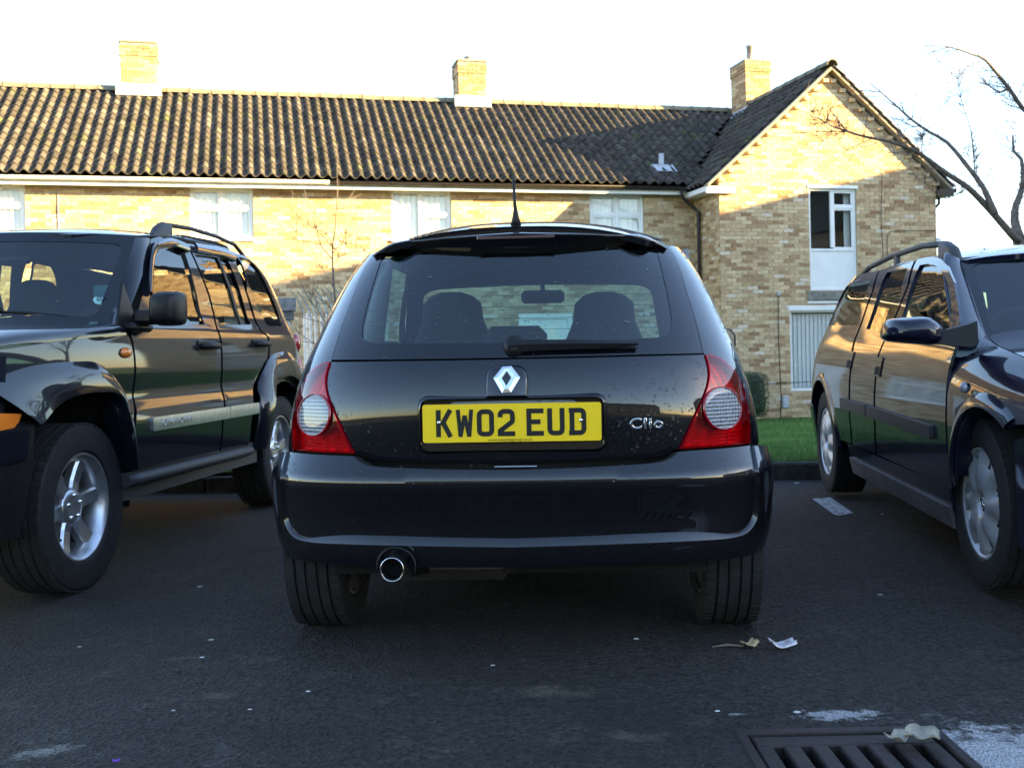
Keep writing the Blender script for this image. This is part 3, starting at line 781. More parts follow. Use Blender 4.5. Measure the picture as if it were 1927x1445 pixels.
# aerial on the first chimney
a, c = ch_at(226, 293, RW - .28)
b = MB(); x = (a + c) / 2 - .1; b.tube([(x, RW + .3, 6.9), (x, RW + .3, 7.62)], .012, 6); b.tube([(x - .25, RW + .3, 7.55), (x + .25, RW + .3, 7.60)], .006, 5)
for k in range(5): b.tube([(x - .2 + .1 * k, RW + .18, 7.555 + .01 * k), (x - .2 + .1 * k, RW + .42, 7.555 + .01 * k)], .004, 4)
b.build('aerial', M_lead, terr)
# soil vent pipe with collar through the terrace roof
p = None
for w in [E0 + .02 * i for i in range(160)]:
    q = toworld(-.78, w, ter_z(w))
    if abs(proj(q)[1] - 319) < 1.2: p = w; break
p = p or 1.5
b = MB(); b.tube([(-.62, p, ter_z(p) - .1), (-.62, p, ter_z(p) + .33)], .055, 12); b.lathe([(ter_z(p) + .0, .13), (ter_z(p) + .07, .075), (ter_z(p) + .09, .06)], 12, Matrix.Translation((-.62, p, 0)), 'z')
b.add([(-.85, p - .22, ter_z(p - .22) + .085), (-.36, p - .22, ter_z(p - .22) + .085), (-.36, p + .05, ter_z(p + .05) + .09), (-.85, p + .05, ter_z(p + .05) + .09)], [(0, 1, 2, 3)])
b.build('vent_pipe', M_lead, terr)
# wires, little boxes and a cable on the gable
b = MB(); b.tube([(1.20, -.02, 1.92), (1.19, -.02, 1.0), (1.22, -.02, -.1), (1.20, -.02, -.5)], .008, 5); b.tube([(.62, -.02, -.45), (.63, -.02, .1), (.70, -.02, .17), (1.2, -.02, .19), (2.6, -.02, .2)], .007, 5)
b.tube([(3.55, -.02, 4.45), (3.50, -.02, 3.5), (3.53, -.02, 2.6)], .006, 5); b.tube([(3.62, -.02, 2.6), (3.63, -.02, 3.10), (3.70, -.02, 3.18), (4.75, -.02, 3.2)], .006, 5); b.build('cable', M_brown, wing)
b = MB(); b.bevel_box(1.24, 1.36, -.08, -.01, -.30, -.06, .01); b.build('junction_box', M_lead, wing)
b = MB(); b.bevel_box(1.17, 1.24, -.05, -.01, 1.90, 1.98, .008); b.build('cable_clip', M_lead, wing)
b = MB(); b.bevel_box(GW - .02, GW + .06, -.09, .04, 2.9, 3.05, .02); b.build('lamp_box', M_whitepaint, wing)
b = MB(); b.tube([(-12.15, TW - .02, 3.98), (-12.15, TW - .02, -.3)], .008, 5); b.tube([(-12.4, TW - .03, 3.92), (-12.33, TW - .05, 3.86), (-12.25, TW - .03, 3.9), (-12.1, TW - .03, 3.95), (-11.7, TW - .02, 3.99)], .006, 5); b.build('cable', M_lead, terr)

# ---- neighbouring blocks to the right and behind: they shade the car park and are seen mirrored in the paintwork
def block(name, corner, dirv, length, depth, zw, zr, label, wins=True):
    """plain two storey brick block; dirv along the ridge"""
    e = empty(name, (corner[0], corner[1], 0), math.atan2(dirv[1], dirv[0]), label, 'house')
    b = MB(); b.add([(0, 0, -1), (length, 0, -1), (length, depth, -1), (0, depth, -1), (0, 0, zw), (length, 0, zw), (length, depth, zw), (0, depth, zw), (0, depth / 2, zr - .08), (length, depth / 2, zr - .08)], [(0, 1, 5, 4), (2, 3, 7, 6), (1, 2, 6, 9, 5), (3, 0, 4, 8, 7)]); b.build('wall', M_bw, e)
    r = MB(); o_ = .3; k = (zr - zw) / (depth / 2)
    r.add([(-.15, -o_, zw - k * o_), (length + .15, -o_, zw - k * o_), (length + .15, depth / 2, zr), (-.15, depth / 2, zr), (length + .15, depth + o_, zw - k * o_), (-.15, depth + o_, zw - k * o_)], [(0, 1, 2, 3), (3, 2, 4, 5)])
    r.build('roof', M_ridge, e)
    if wins:
        x = 1.0
        while x < length - 2:
            for side, yy in ((0, -.03), (1, depth + .03)):
                for (z0, z1) in ((.5, 1.8), (2.9, 4.0)):
                    w_ = MB(); s = -1 if side == 0 else 1
                    for (p, q, r0, r1) in ((x, x + 1.5, z0, z0 + .07), (x, x + 1.5, z1 - .07, z1), (x, x + .07, z0, z1), (x + 1.43, x + 1.5, z0, z1), (x + .72, x + .78, z0, z1)): w_.box(p, q, yy - .03, yy + .03, r0, r1)
                    ww = w_.build('window', M_pvc, e); g = MB(); g.box(x + .05, x + 1.45, yy - .008, yy + .008, z0 + .05, z1 - .05); g.build('pane', M_winglass2, ww)
            x += 3.2
    return e
def brick_tex():
    m, t = new_mat('brick_wall_distant'); N = t.nodes; L = t.links
    o = N.new('ShaderNodeOutputMaterial'); b = N.new('ShaderNodeBsdfPrincipled'); L.new(b.outputs[0], o.inputs[0]); b.inputs['Roughness'].default_value = .9
    tc = N.new('ShaderNodeTexCoord'); sp = N.new('ShaderNodeSeparateXYZ'); L.new(tc.outputs['Object'], sp.inputs[0]); ad = N.new('ShaderNodeMath'); L.new(sp.outputs[0], ad.inputs[0]); L.new(sp.outputs[1], ad.inputs[1])
    cb = N.new('ShaderNodeCombineXYZ'); L.new(ad.outputs[0], cb.inputs[0]); L.new(sp.outputs[2], cb.inputs[1])
    k = N.new('ShaderNodeTexBrick'); k.inputs['Scale'].default_value = 1; k.inputs['Brick Width'].default_value = .225; k.inputs['Row Height'].default_value = .075; k.inputs['Mortar Size'].default_value = .006
    k.inputs['Color1'].default_value = (.42, .27, .15, 1); k.inputs['Color2'].default_value = (.5, .37, .22, 1); k.inputs['Mortar'].default_value = (.46, .37, .26, 1)
    L.new(cb.outputs[0], k.inputs['Vector']); L.new(k.outputs[0], b.inputs['Base Color']); return m
M_bw = brick_tex(); M_winglass2 = P('far_window_glass', (.03, .035, .04), .05, spec=.8)
def hw2(u, w): q = toworld(u, w, 0); return (q.x, q.y)
dirn = (math.sin(AL), -math.cos(AL))       # from the houses towards the camera
UC = 15.0; W0 = -.479 * UC
block('brick_house', hw2(UC - 3, W0 + 2.6), dirn, 3.5, 6.0, 4.9, 3.52 + .2357 * UC, 'lower brick block standing off to the right of the car park')
block('brick_house', hw2(UC - 3, W0 - .95), dirn, 30, 6.0, 5.4, 4.30 + .2357 * UC, 'taller brick block standing off to the right of the car park')
block('brick_house', (26, -36), (-1, -.05), 44, 6.5, 4.6, 6.9, 'brick terrace facing the car park from the far side of the road')

# ================================================================== cars: shared
def paint(name, col, flake=.0, rough=.12, dirt=.0, ior=1.62):
    m, t = new_mat(name); N = t.nodes; L = t.links
    o = N.new('ShaderNodeOutputMaterial'); b = N.new('ShaderNodeBsdfPrincipled'); L.new(b.outputs[0], o.inputs[0])
    b.inputs['Base Color'].default_value = (*col, 1); b.inputs['Roughness'].default_value = rough + .18; b.inputs['Metallic'].default_value = .0
    b.inputs['Coat Weight'].default_value = 1; b.inputs['Coat IOR'].default_value = ior; b.inputs['Coat Roughness'].default_value = .015; b.inputs['Specular IOR Level'].default_value = .06
    geo = N.new('ShaderNodeNewGeometry')
    n = N.new('ShaderNodeTexNoise'); n.inputs['Scale'].default_value = 6; n.inputs['Detail'].default_value = 7; L.new(geo.outputs['Position'], n.inputs['Vector'])
    mr = N.new('ShaderNodeMapRange'); mr.inputs[1].default_value = .4; mr.inputs[2].default_value = .75; mr.inputs[3].default_value = .01; mr.inputs[4].default_value = .01 + dirt
    L.new(n.outputs[0], mr.inputs[0]); L.new(mr.outputs[0], b.inputs['Coat Roughness'])
    n2 = N.new('ShaderNodeTexNoise'); n2.inputs['Scale'].default_value = 260; L.new(geo.outputs['Position'], n2.inputs['Vector'])
    bp = N.new('ShaderNodeBump'); bp.inputs['Strength'].default_value = .012; bp.inputs['Distance'].default_value = .001; L.new(n2.outputs[0], bp.inputs['Height']); L.new(bp.outputs[0], b.inputs['Coat Normal'])
    return m
M_cblack = paint('black_car_paint', (.0035, .0035, .005), dirt=.05)
M_jblack = paint('dark_blue_black_paint', (.006, .007, .012), dirt=.06, ior=1.47)
M_navy = paint('navy_car_paint', (.0045, .005, .017), dirt=.06, ior=1.47)
M_rubber = P('tyre_rubber', (.018, .018, .019), .75, noise=(30, .4), bump=(120, .4, .002), spec=.3)
M_black = P('black_plastic', (.007, .007, .008), .45, spec=.3, noise=(40, .2), bump=(300, .25, .001))
M_grey_pl = P('grey_plastic_trim', (.035, .036, .042), .55, noise=(40, .25), bump=(260, .3, .001))
M_gap = P('unlit_gap', (.003, .003, .003), .9); M_gap2 = P('matt_black_strip', (.004, .004, .006), .4, spec=.2)
M_alloy = P('alloy_wheel_silver', (.50, .51, .54), .30, metal=.85, noise=(18, .25))
M_trim = P('silver_wheel_trim', (.42, .43, .46), .42, metal=.5, noise=(14, .3))
M_chrome = P('chrome', (.85, .86, .88), .08, metal=1.0)
M_satin = P('satin_bright_strip', (.58, .61, .62), .28, metal=.85, noise=(20, .2))
M_seat = P('dark_seat_cloth', (.022, .025, .032), .95, noise=(30, .3), bump=(200, .5, .002))
M_lining = P('grey_headlining', (.16, .17, .17), .95)
M_cglass = glass_mat('tinted_car_glass', (.60, .80, .77), 1.5, refl=1.5)
M_cglass_d = glass_mat('dark_tinted_car_glass', (.38, .42, .42), 1.55, refl=1.25)
M_frit = P('black_window_border', (.004, .004, .006), .03, spec=.8)
M_yellow = P('yellow_reflective_plate', (.78, .53, .006), .35, coat=.3)
M_letter = P('plate_black', (.006, .006, .006), .4)
def lens_red():
    m, t = new_mat('red_lamp_lens'); N = t.nodes; L = t.links
    o = N.new('ShaderNodeOutputMaterial'); b = N.new('ShaderNodeBsdfPrincipled'); L.new(b.outputs[0], o.inputs[0])
    b.inputs['Roughness'].default_value = .25; b.inputs['Coat Weight'].default_value = 1; b.inputs['Coat Roughness'].default_value = .02
    tc = N.new('ShaderNodeTexCoord'); mp = N.new('ShaderNodeMapping'); mp.inputs['Scale'].default_value = (150, 150, 150); L.new(tc.outputs['Object'], mp.inputs[0])
    ck = N.new('ShaderNodeTexVoronoi'); ck.distance = 'CHEBYCHEV'; ck.inputs['Randomness'].default_value = .12; ck.inputs['Scale'].default_value = 1; L.new(mp.outputs[0], ck.inputs['Vector'])
    r = N.new('ShaderNodeValToRGB'); r.color_ramp.elements[0].color = (.42, .004, .018, 1); r.color_ramp.elements[1].color = (.16, .0015, .007, 1); r.color_ramp.elements[0].position = .1; r.color_ramp.elements[1].position = .7
    L.new(ck.outputs['Distance'], r.inputs[0]); L.new(r.outputs[0], b.inputs['Base Color'])
    b.inputs['Subsurface Weight'].default_value = .25; b.inputs['Subsurface Radius'].default_value = (.03, .004, .004)
    bp = N.new('ShaderNodeBump'); bp.inputs['Strength'].default_value = .25; bp.inputs['Distance'].default_value = .003; L.new(ck.outputs['Distance'], bp.inputs['Height']); L.new(bp.outputs[0], b.inputs['Normal'])
    return m
M_red = lens_red()
def lens_clear():
    m, t = new_mat('clear_ribbed_lens'); N = t.nodes; L = t.links
    o = N.new('ShaderNodeOutputMaterial'); b = N.new('ShaderNodeBsdfPrincipled'); L.new(b.outputs[0], o.inputs[0])
    b.inputs['Base Color'].default_value = (.30, .305, .32, 1); b.inputs['Metallic'].default_value = .5; b.inputs['Roughness'].default_value = .3; b.inputs['Coat Weight'].default_value = 1
    tc = N.new('ShaderNodeTexCoord'); sp = N.new('ShaderNodeSeparateXYZ'); L.new(tc.outputs['Object'], sp.inputs[0]); hs = []
    for k, sc in ((0, 620.0), (2, 560.0)):
        m1 = N.new('ShaderNodeMath'); m1.operation = 'MULTIPLY'; m1.inputs[1].default_value = sc; L.new(sp.outputs[k], m1.inputs[0]); s1 = N.new('ShaderNodeMath'); s1.operation = 'SINE'; L.new(m1.outputs[0], s1.inputs[0]); hs.append(s1.outputs[0])
    ad = N.new('ShaderNodeMath'); L.new(hs[0], ad.inputs[0]); L.new(hs[1], ad.inputs[1])
    bp = N.new('ShaderNodeBump'); bp.inputs['Strength'].default_value = 1; bp.inputs['Distance'].default_value = .0013; L.new(ad.outputs[0], bp.inputs['Height']); L.new(bp.outputs[0], b.inputs['Normal'])
    return m
M_clear = lens_clear()
M_redglass = glass_mat('red_lamp_glass', (.78, .035, .075), 1.5, refl=.8)
def lamp_inner():
    m, t = new_mat('lamp_reflector'); N = t.nodes; L = t.links
    o = N.new('ShaderNodeOutputMaterial'); b = N.new('ShaderNodeBsdfPrincipled'); L.new(b.outputs[0], o.inputs[0])
    b.inputs['Base Color'].default_value = (.75, .42, .42, 1); b.inputs['Metallic'].default_value = .55; b.inputs['Roughness'].default_value = .33
    tc = N.new('ShaderNodeTexCoord'); mp = N.new('ShaderNodeMapping'); mp.inputs['Scale'].default_value = (130, 40, 95); L.new(tc.outputs['Object'], mp.inputs[0])
    ck = N.new('ShaderNodeTexVoronoi'); ck.distance = 'CHEBYCHEV'; ck.inputs['Randomness'].default_value = .05; ck.inputs['Scale'].default_value = 1; L.new(mp.outputs[0], ck.inputs['Vector'])
    bp = N.new('ShaderNodeBump'); bp.inputs['Strength'].default_value = .9; bp.inputs['Distance'].default_value = .006; L.new(ck.outputs['Distance'], bp.inputs['Height']); L.new(bp.outputs[0], b.inputs['Normal'])
    return m
M_lampin = lamp_inner()
M_amber = P('amber_lens', (.62, .17, .02), .2, coat=1)
M_water = P('water_bead', (.9, .9, .9), .02, trans=1.0, ior=1.33)

class Car:
    def __init__(s, name, x, y, z, fwd, label, scale=1.0):
        s.e = empty(name, (x, y, z), math.atan2(-fwd[0], fwd[1]), label, 'car'); s.e.scale = (scale,) * 3
        s.M = Matrix.Translation((x, y, z)) @ Matrix.Rotation(math.atan2(-fwd[0], fwd[1]), 4, 'Z') @ Matrix.Scale(scale, 4); s.I = s.M.inverted()
        s.eye = s.I @ Vector((0, 0, CH))
    def lray(s, px, py): return ((s.I @ (Vector((0, 0, CH)) + ray(px, py))) - s.eye)
    def onY(s, px, py, y): d = s.lray(px, py); return s.eye + d * ((y - s.eye.y) / d.y)
    def onX(s, px, py, x): d = s.lray(px, py); return s.eye + d * ((x - s.eye.x) / d.x)
    def onZ(s, px, py, z): d = s.lray(px, py); return s.eye + d * ((z - s.eye.z) / d.z)
    def un(s, S, px, py, u, v):
        """surface parameters under a pixel (Newton)"""
        for _ in range(30):
            def f(a, b): p = s.M @ Vector(S(a, b)); q = proj(p); return Vector((q[0] - px, q[1] - py))
            e = f(u, v)
            if e.length < .02: break
            h = .003; fu = (f(u + h, v) - e) / h; fv = (f(u, v + h) - e) / h
            det = fu.x * fv.y - fu.y * fv.x
            if abs(det) < 1e-3: break
            du = (-e.x * fv.y + e.y * fv.x) / det; dv = (-fu.x * e.y + fu.y * e.x) / det
            k = min(1, .15 / max(abs(du), abs(dv), 1e-9)); u += du * k; v += dv * k
        return (u, v)
    def uns(s, S, pts, g):
        outp = []
        for p in pts: g = s.un(S, p[0], p[1], *g); outp.append(g)
        return outp
def hermite(tab):
    xs = [a for a, b in tab]; ys = [b for a, b in tab]; n = len(xs); d = []
    for i in range(n):
        if i == 0: d.append((ys[1] - ys[0]) / (xs[1] - xs[0]))
        elif i == n - 1: d.append((ys[-1] - ys[-2]) / (xs[-1] - xs[-2]))
        else:
            a = (ys[i] - ys[i - 1]) / (xs[i] - xs[i - 1]); b = (ys[i + 1] - ys[i]) / (xs[i + 1] - xs[i]); h0 = xs[i] - xs[i - 1]; h1 = xs[i + 1] - xs[i]
            d.append((a * h1 + b * h0) / (h0 + h1))
    def f(x):
        if x <= xs[0]: return ys[0] + d[0] * (x - xs[0])
        if x >= xs[-1]: return ys[-1] + d[-1] * (x - xs[-1])
        i = 0
        while x > xs[i + 1]: i += 1
        h = xs[i + 1] - xs[i]; t = (x - xs[i]) / h
        return ys[i] * (1 + 2 * t) * (1 - t) ** 2 + h * d[i] * t * (1 - t) ** 2 + ys[i + 1] * t * t * (3 - 2 * t) + h * d[i + 1] * t * t * (t - 1)
    return f
def blur(f, sig, a, b, n=400):
    """soften a profile so that reflections run clean"""
    h = (b - a) / n; v = [f(a + h * i) for i in range(n + 1)]; k = max(1, int(3 * sig / h)); w = [math.exp(-.5 * (j * h / sig) ** 2) for j in range(-k, k + 1)]; sw = sum(w)
    o_ = []
    for i in range(n + 1):
        acc = 0
        for j in range(-k, k + 1):
            x = i + j
            acc += w[j + k] * (v[x] if 0 <= x <= n else f(a + h * x))
        o_.append(acc / sw)
    def g(x):
        t = (x - a) / h
        if t <= 0: return o_[0] + (o_[1] - o_[0]) * t
        if t >= n: return o_[n] + (o_[n] - o_[n - 1]) * (t - n)
        i = min(n - 1, max(0, int(t))); i0 = max(0, i - 1); i3 = min(n, i + 2); u = t - i; p0, p1, p2, p3 = o_[i0], o_[i], o_[i + 1], o_[i3]
        return .5 * (2 * p1 + (p2 - p0) * u + (2 * p0 - 5 * p1 + 4 * p2 - p3) * u * u + (3 * p1 - p0 - 3 * p2 + p3) * u ** 3)
    return g
def tyre(parent, r, rim_r, w, x, y, side, rim_mat, spokes=None, grooves=True, lug_n=60, steer=0.0, wheel_name='wheel'):
    """wheel with grooved tyre; side = +1 outer face towards +x. Returns the wheel (rim mesh) so trims can be added."""
    M = Matrix.Translation((x, y, r)) @ Matrix.Rotation(steer, 4, 'Z') @ Matrix.Diagonal((side, 1, 1, 1)); h = w / 2
    wh = MB(); k = rim_r
    wh.lathe([(-h * .9, k * .96), (-h * .9, k), (-h * .2, k * .84), (h * .55, k * .86), (h * .82, k * .94), (h * .90, k * .985), (h * .90, k * 1.02), (h * .80, k * 1.035)], 40, M, 'x')
    wo = wh.build(wheel_name, rim_mat, parent, sharp=40)
    t = MB(); g = .008
    prof = [(-h * .80, k * 1.0), (-h * .97, k * 1.06), (-h * 1.02, (r + k) / 2), (-h * .97, r * .955), (-h * .86, r * .985)]
    tread = [-.86, -.60, -.585, -.535, -.52, -.24, -.225, -.175, -.16, .16, .175, .225, .24, .52, .535, .585, .60, .86]
    for i, q in enumerate(tread):
        deep = i in (2, 3, 6, 7, 10, 11, 14, 15)
        prof.append((h * q, (r - g if deep and grooves else r) - .006 * abs(q) ** 3))
    prof += [(h * .86, r * .985), (h * .97, r * .955), (h * 1.02, (r + k) / 2), (h * 1.0, (r + k) / 2 - (r - k) * .22), (h * .97, k * 1.06), (h * .80, k * 1.0)]
    t.lathe(prof, 56, M, 'x')
    for i in range(lug_n):                                   # shoulder blocks
        a = 2 * math.pi * i / lug_n
        for sg in (-1, 1):
            L_ = MB
            q = M @ Matrix.Rotation(a, 4, 'X'); wd = math.pi * r / lug_n * .80
            t.box(sg * h * .62 if sg > 0 else -h * .93, h * .93 if sg > 0 else -h * .62, -wd, wd, r * .972, r * .9995, q, skip=('-z',))
    to = t.build('tyre', M_rubber, wo, sharp=35)
    hub = MB(); hub.lathe([(-h * .5, 0.001), (-h * .5, k * .93)], 30, M, 'x'); hub.lathe([(-h * .3, .07), (h * .1, .06), (h * .1, 0.001)], 20, M, 'x'); hub.build('brake_drum', M_gap, wo)
    return wo, M
def wheel_well(parent, r, x0, x1, y, z, name='wheel_well'):
    b = MB(); b.lathe([(x0, r), (x1, r), (x1, .02)] if True else [], 24, Matrix.Translation((0, y, z)), 'x'); return b.build(name, M_gap, parent)

# ================================================================== the black hatchback seen from behind
CL = Car('hatchback_car', .030, 3.60, 0, (math.sin(R(3.5)), math.cos(R(3.5))), 'black hatchback seen from behind with yellow plate KW02 EUD')
ce = CL.e
c_yr = hermite([(.15, -.45), (.50, -.462), (.57, -.472), (.65, -.484), (.72, -.489), (.80, -.480), (.88, -.452), (.94, -.406), (1.0, -.355), (1.1, -.268), (1.2, -.182), (1.29, -.102), (1.36, -.045)])
c_w = hermite([(.15, .74), (.40, .775), (.55, .780), (.66, .772), (.76, .752), (.85, .728), (.93, .702), (1.08, .655), (1.17, .620), (1.24, .582), (1.29, .545), (1.36, .46)])
NC = 2.7
c_yr = blur(c_yr, .025, .1, 1.4); c_w = blur(c_w, .04, .1, 1.4)
def plan(W_, yr, c, U, n=NC):
    if abs(U) <= 1:
        a = U * math.pi / 2; s, k = math.sin(a), math.cos(a); r_ = (abs(s) ** n + abs(k) ** n) ** (-1 / n)
        return (W_ * s * r_, yr + c * (1 - k * r_))
    sg = 1 if U > 0 else -1; y = yr + c + (abs(U) - 1) * c * math.pi / 2
    return (sg * W_, y)
def c_wid(z, y): return c_w(z) * (1 + .045 * sstep(-.1, 1.0, y) - .10 * sstep(1.6, 2.9, y) ** 1.5)
def cS(U, z):
    x, y = plan(c_w(z), c_yr(z), .50, U); 
    if abs(U) > 1: x = math.copysign(c_wid(z, y), U)
    return (x, y, z)
def cSide(y, z):                                            # domain (y,z), right side
    return (c_wid(z, y), y, z)
def c2s(S, pix, g=(.5, .8)): return CL.uns(S, pix, g)
def sym(half):                                              # right half outline (u,v) from bottom centre up -> closed symmetric outline
    return [Vector(p) for p in half] + [Vector((-p[0], p[1])) for p in reversed(half)]
# --- tailgate outlines (right half, traced) -------------------------------------------------
lampL = [(1277, 845), (1288, 822), (1306, 782), (1318.6, 755), (1328.5, 730), (1332.5, 707), (1331, 688.6), (1325.5, 668)]
lampO = [(1335, 667), (1352.8, 674), (1370.8, 687.7), (1385, 704.8), (1396, 726.4), (1404, 757), (1408.5, 784), (1410.5, 812), (1410, 834)]
lamp_in = c2s(cS, lampL, (.55, .6)); lamp_out = c2s(cS, lampO, (.6, .85))
lamp_o = crom(lamp_in, .012) + crom(lamp_out, .012)
lamp_bot = lamp_o[-1][1]
tg_bot = c2s(cS, [(975, 873), (1100, 868), (1225, 862), (1252, 858), (1268, 848)], (.0, .57))
gl_bot = c2s(cS, [(1323.5, 666), (1200, 669.2), (1090, 672), (972, 674.5)], (.6, .88))
gl_side = c2s(cS, [(1323.5, 664.5), (1311, 612), (1290, 543), (1268, 480), (1257, 463)], (.6, .88))
gl_top = c2s(cS, [(1240, 454), (1120, 446), (972, 444)], (.5, 1.25))
tb = [(0, tg_bot[0][1])] + [tuple(p) for p in crom([Vector(p) for p in tg_bot[1:]], .02)]
tail_half = [(0, tg_bot[0][1])] + [tuple(p) for p in crom(tg_bot[1:], .02)] + [tuple(p) for p in crom(lamp_in, .02)] + [tuple(p) for p in crom(gl_bot[:-1], .03)] + [(0, gl_bot[-1][1])]
def dedup(pl, e=.003):
    o_ = []
    for p in pl:
        p = Vector(p)
        if not o_ or (p - o_[-1]).length > e: o_.append(p)
    if (o_[0] - o_[-1]).length < e: o_.pop()
    return o_
tail_out = dedup(sym(tail_half))
tailgate = panel('tailgate', tail_out, cS, M_cblack, ce, step=.035, gap=.0025)
win_half = [(0, gl_bot[-1][1])] + [tuple(p) for p in reversed(gl_bot[:-1])] + [tuple(p) for p in crom(gl_side, .02)] + [tuple(p) for p in gl_top[:-1]] + [(0, gl_top[-1][1])]
win_out = dedup(sym(win_half))
clr = c2s(cS, [(972, 646), (1100, 641), (1200, 637.5), (1246, 634), (1262, 624), (1264, 604), (1257, 560), (1247, 515), (1239, 484), (1230, 462), (1190, 456), (1100, 452), (972, 450)], (0, .9))
clear_half = [(0, clr[0][1])] + [tuple(p) for p in crom(clr[1:-1], .02)] + [(0, clr[-1][1])]
clear_o = dedup(sym(clear_half))
panel('window_border', win_out, cS, M_frit, ce, holes=[clear_o], step=.035, gap=.0025, off=.001)
panel('rear_window', clear_o, cS, M_cglass, ce, step=.05, lip=0, off=-.001)
# heating wires in the rear window
b = MB()
for k in range(9):
    z = .935 + .036 * k; us = [-.45 + .05 * i for i in range(19)]
    p_ = [Vector(cS(u, z)) for u in us if inside((u, z), clear_o)]
    if len(p_) > 1: b.tube([(q.x, q.y + .004, q.z) for q in p_], .0007, 4, False)
b.build('heater_wire', M_gap, ce)
# --- lamps ------------------------------------------------------------------------------------
lamp_poly = dedup([tuple(p) for p in lamp_o])
la = panel('tail_lamp', lamp_poly, cS, M_redglass, ce, step=.02, gap=.0025, off=.006, lip=.0, mirror=True)
for k, o_ in enumerate(panel('lamp_reflector', lamp_poly, cS, M_lampin, None, step=.02, gap=.003, off=-.022, lip=0, mirror=True)): o_.parent = la[k]
for k, o_ in enumerate(panel('lamp_housing', lamp_poly, cS, M_red, None, holes=[[tuple(q) for q in offset_poly(resample(lamp_poly, .02), .007)]], step=.02, gap=.002, off=.0045, lip=.03, mirror=True)): o_.parent = la[k]
cc = CL.un(cS, 1357.5, 768, .75, .75)
c3 = Vector(cS(*cc)); nrm = surf_normal(cS, *cc); tx = Vector((0, 0, 1)).cross(nrm).normalized() * 1.22; tz = nrm.cross(tx).normalized()
for k, sg in ((0, 1), (1, -1)):
    b = MB(); MM = Matrix(((tx.x, tz.x, nrm.x, c3.x), (tx.y, tz.y, nrm.y, c3.y), (tx.z, tz.z, nrm.z, c3.z), (0, 0, 0, 1)))
    if sg < 0: MM = Matrix.Diagonal((-1, 1, 1, 1)) @ MM
    rr = .0625
    b.lathe([(.0105, 0.0005), (.0104, rr * .2), (.0095, rr * .6), (.008, rr * .9), (.006, rr)], 40, MM, 'z')
    ob = b.build('reversing_lens', M_clear, la[k])
    b = MB(); b.lathe([(.002, rr), (.0095, rr * 1.0), (.0095, rr * 1.035), (.004, rr * 1.05)], 40, MM, 'z'); b.build('lens_ring', M_red, la[k])
# --- rear quarters: the strip round the window, over the lamp and on to the wheel arch -----------
up = [Vector((p[0], p[1])) for p in crom(gl_side, .02)]
quarter = [Vector(p) for p in crom(lamp_out, .012)][::-1] + [Vector((lamp_in[-1][0], lamp_in[-1][1]))] + up + [Vector((up[-1].x + .03, up[-1].y + .004)), Vector((.85, 1.262)), Vector((1.05, 1.272)), Vector((1.30, 1.28)), Vector((1.31, 1.24)), Vector((1.05, 1.20)), Vector((1.05, .97)), Vector((1.9, .97))]
Ua = lambda y, z: 1 + (y - c_yr(z) - .5) / (.5 * math.pi / 2)
arch = [(Ua(.345 * math.cos(a), .29 + .345 * math.sin(a)), .29 + .345 * math.sin(a)) for a in [R(x) for x in (20, 35, 50, 65, 80, 95, 110, 125, 140, 155)]]
quarter += [Vector((1.95, .55)), Vector((Ua(.33, .42), .42))] + [Vector(p) for p in arch] + [Vector((Ua(-.34, .40), .40)), Vector((lamp_out[-1][0] + .02, .40)), Vector((lamp_out[-1][0] + .0, lamp_bot - .004))]
panel('quarter_panel', dedup(quarter), cS, M_cblack, ce, step=.035, gap=.001, mirror=True)
# --- side glass, door, front wing ----------------------------------------------------------------
def mir(name, pts, S, mat, **k): return panel(name, [Vector(p) for p in pts], S, mat, ce, mirror=True, **k)
mir('side_window', [(.20, .97), (.72, .97), (.70, 1.27), (.42, 1.26), (.22, 1.20)], cSide, M_cglass, off=-.006, lip=0, step=.1)
mir('side_window', [(.80, .95), (1.88, .95), (1.45, 1.22), (1.25, 1.28), (.80, 1.28)], cSide, M_cglass, off=-.006, lip=0, step=.1)
mir('door', [(.74, .30), (.76, .97), (.74, 1.295), (.78, 1.30), (1.25, 1.30), (1.46, 1.25), (1.98, .95), (1.98, .30)], cSide, M_cblack, holes=[[Vector(p) for p in ((.82, .97), (1.82, .97), (1.44, 1.21), (1.24, 1.27), (.80, 1.27))]], step=.06, gap=.002)
fa = [(2.47 + .35 * math.cos(a), .29 + .35 * math.sin(a)) for a in [R(x) for x in range(170, 5, -15)]]
mir('front_wing', [(1.98, .3), (1.98, .95), (2.2, .90), (2.6, .80), (3.0, .66), (3.05, .5), (2.85, .33)] + fa[::-1] + [(2.12, .3)], cSide, M_cblack, step=.06, gap=.002)
mir('sill', [(.34, .20), (.34, .30), (2.12, .30), (2.12, .20)], cSide, M_black, step=.1)
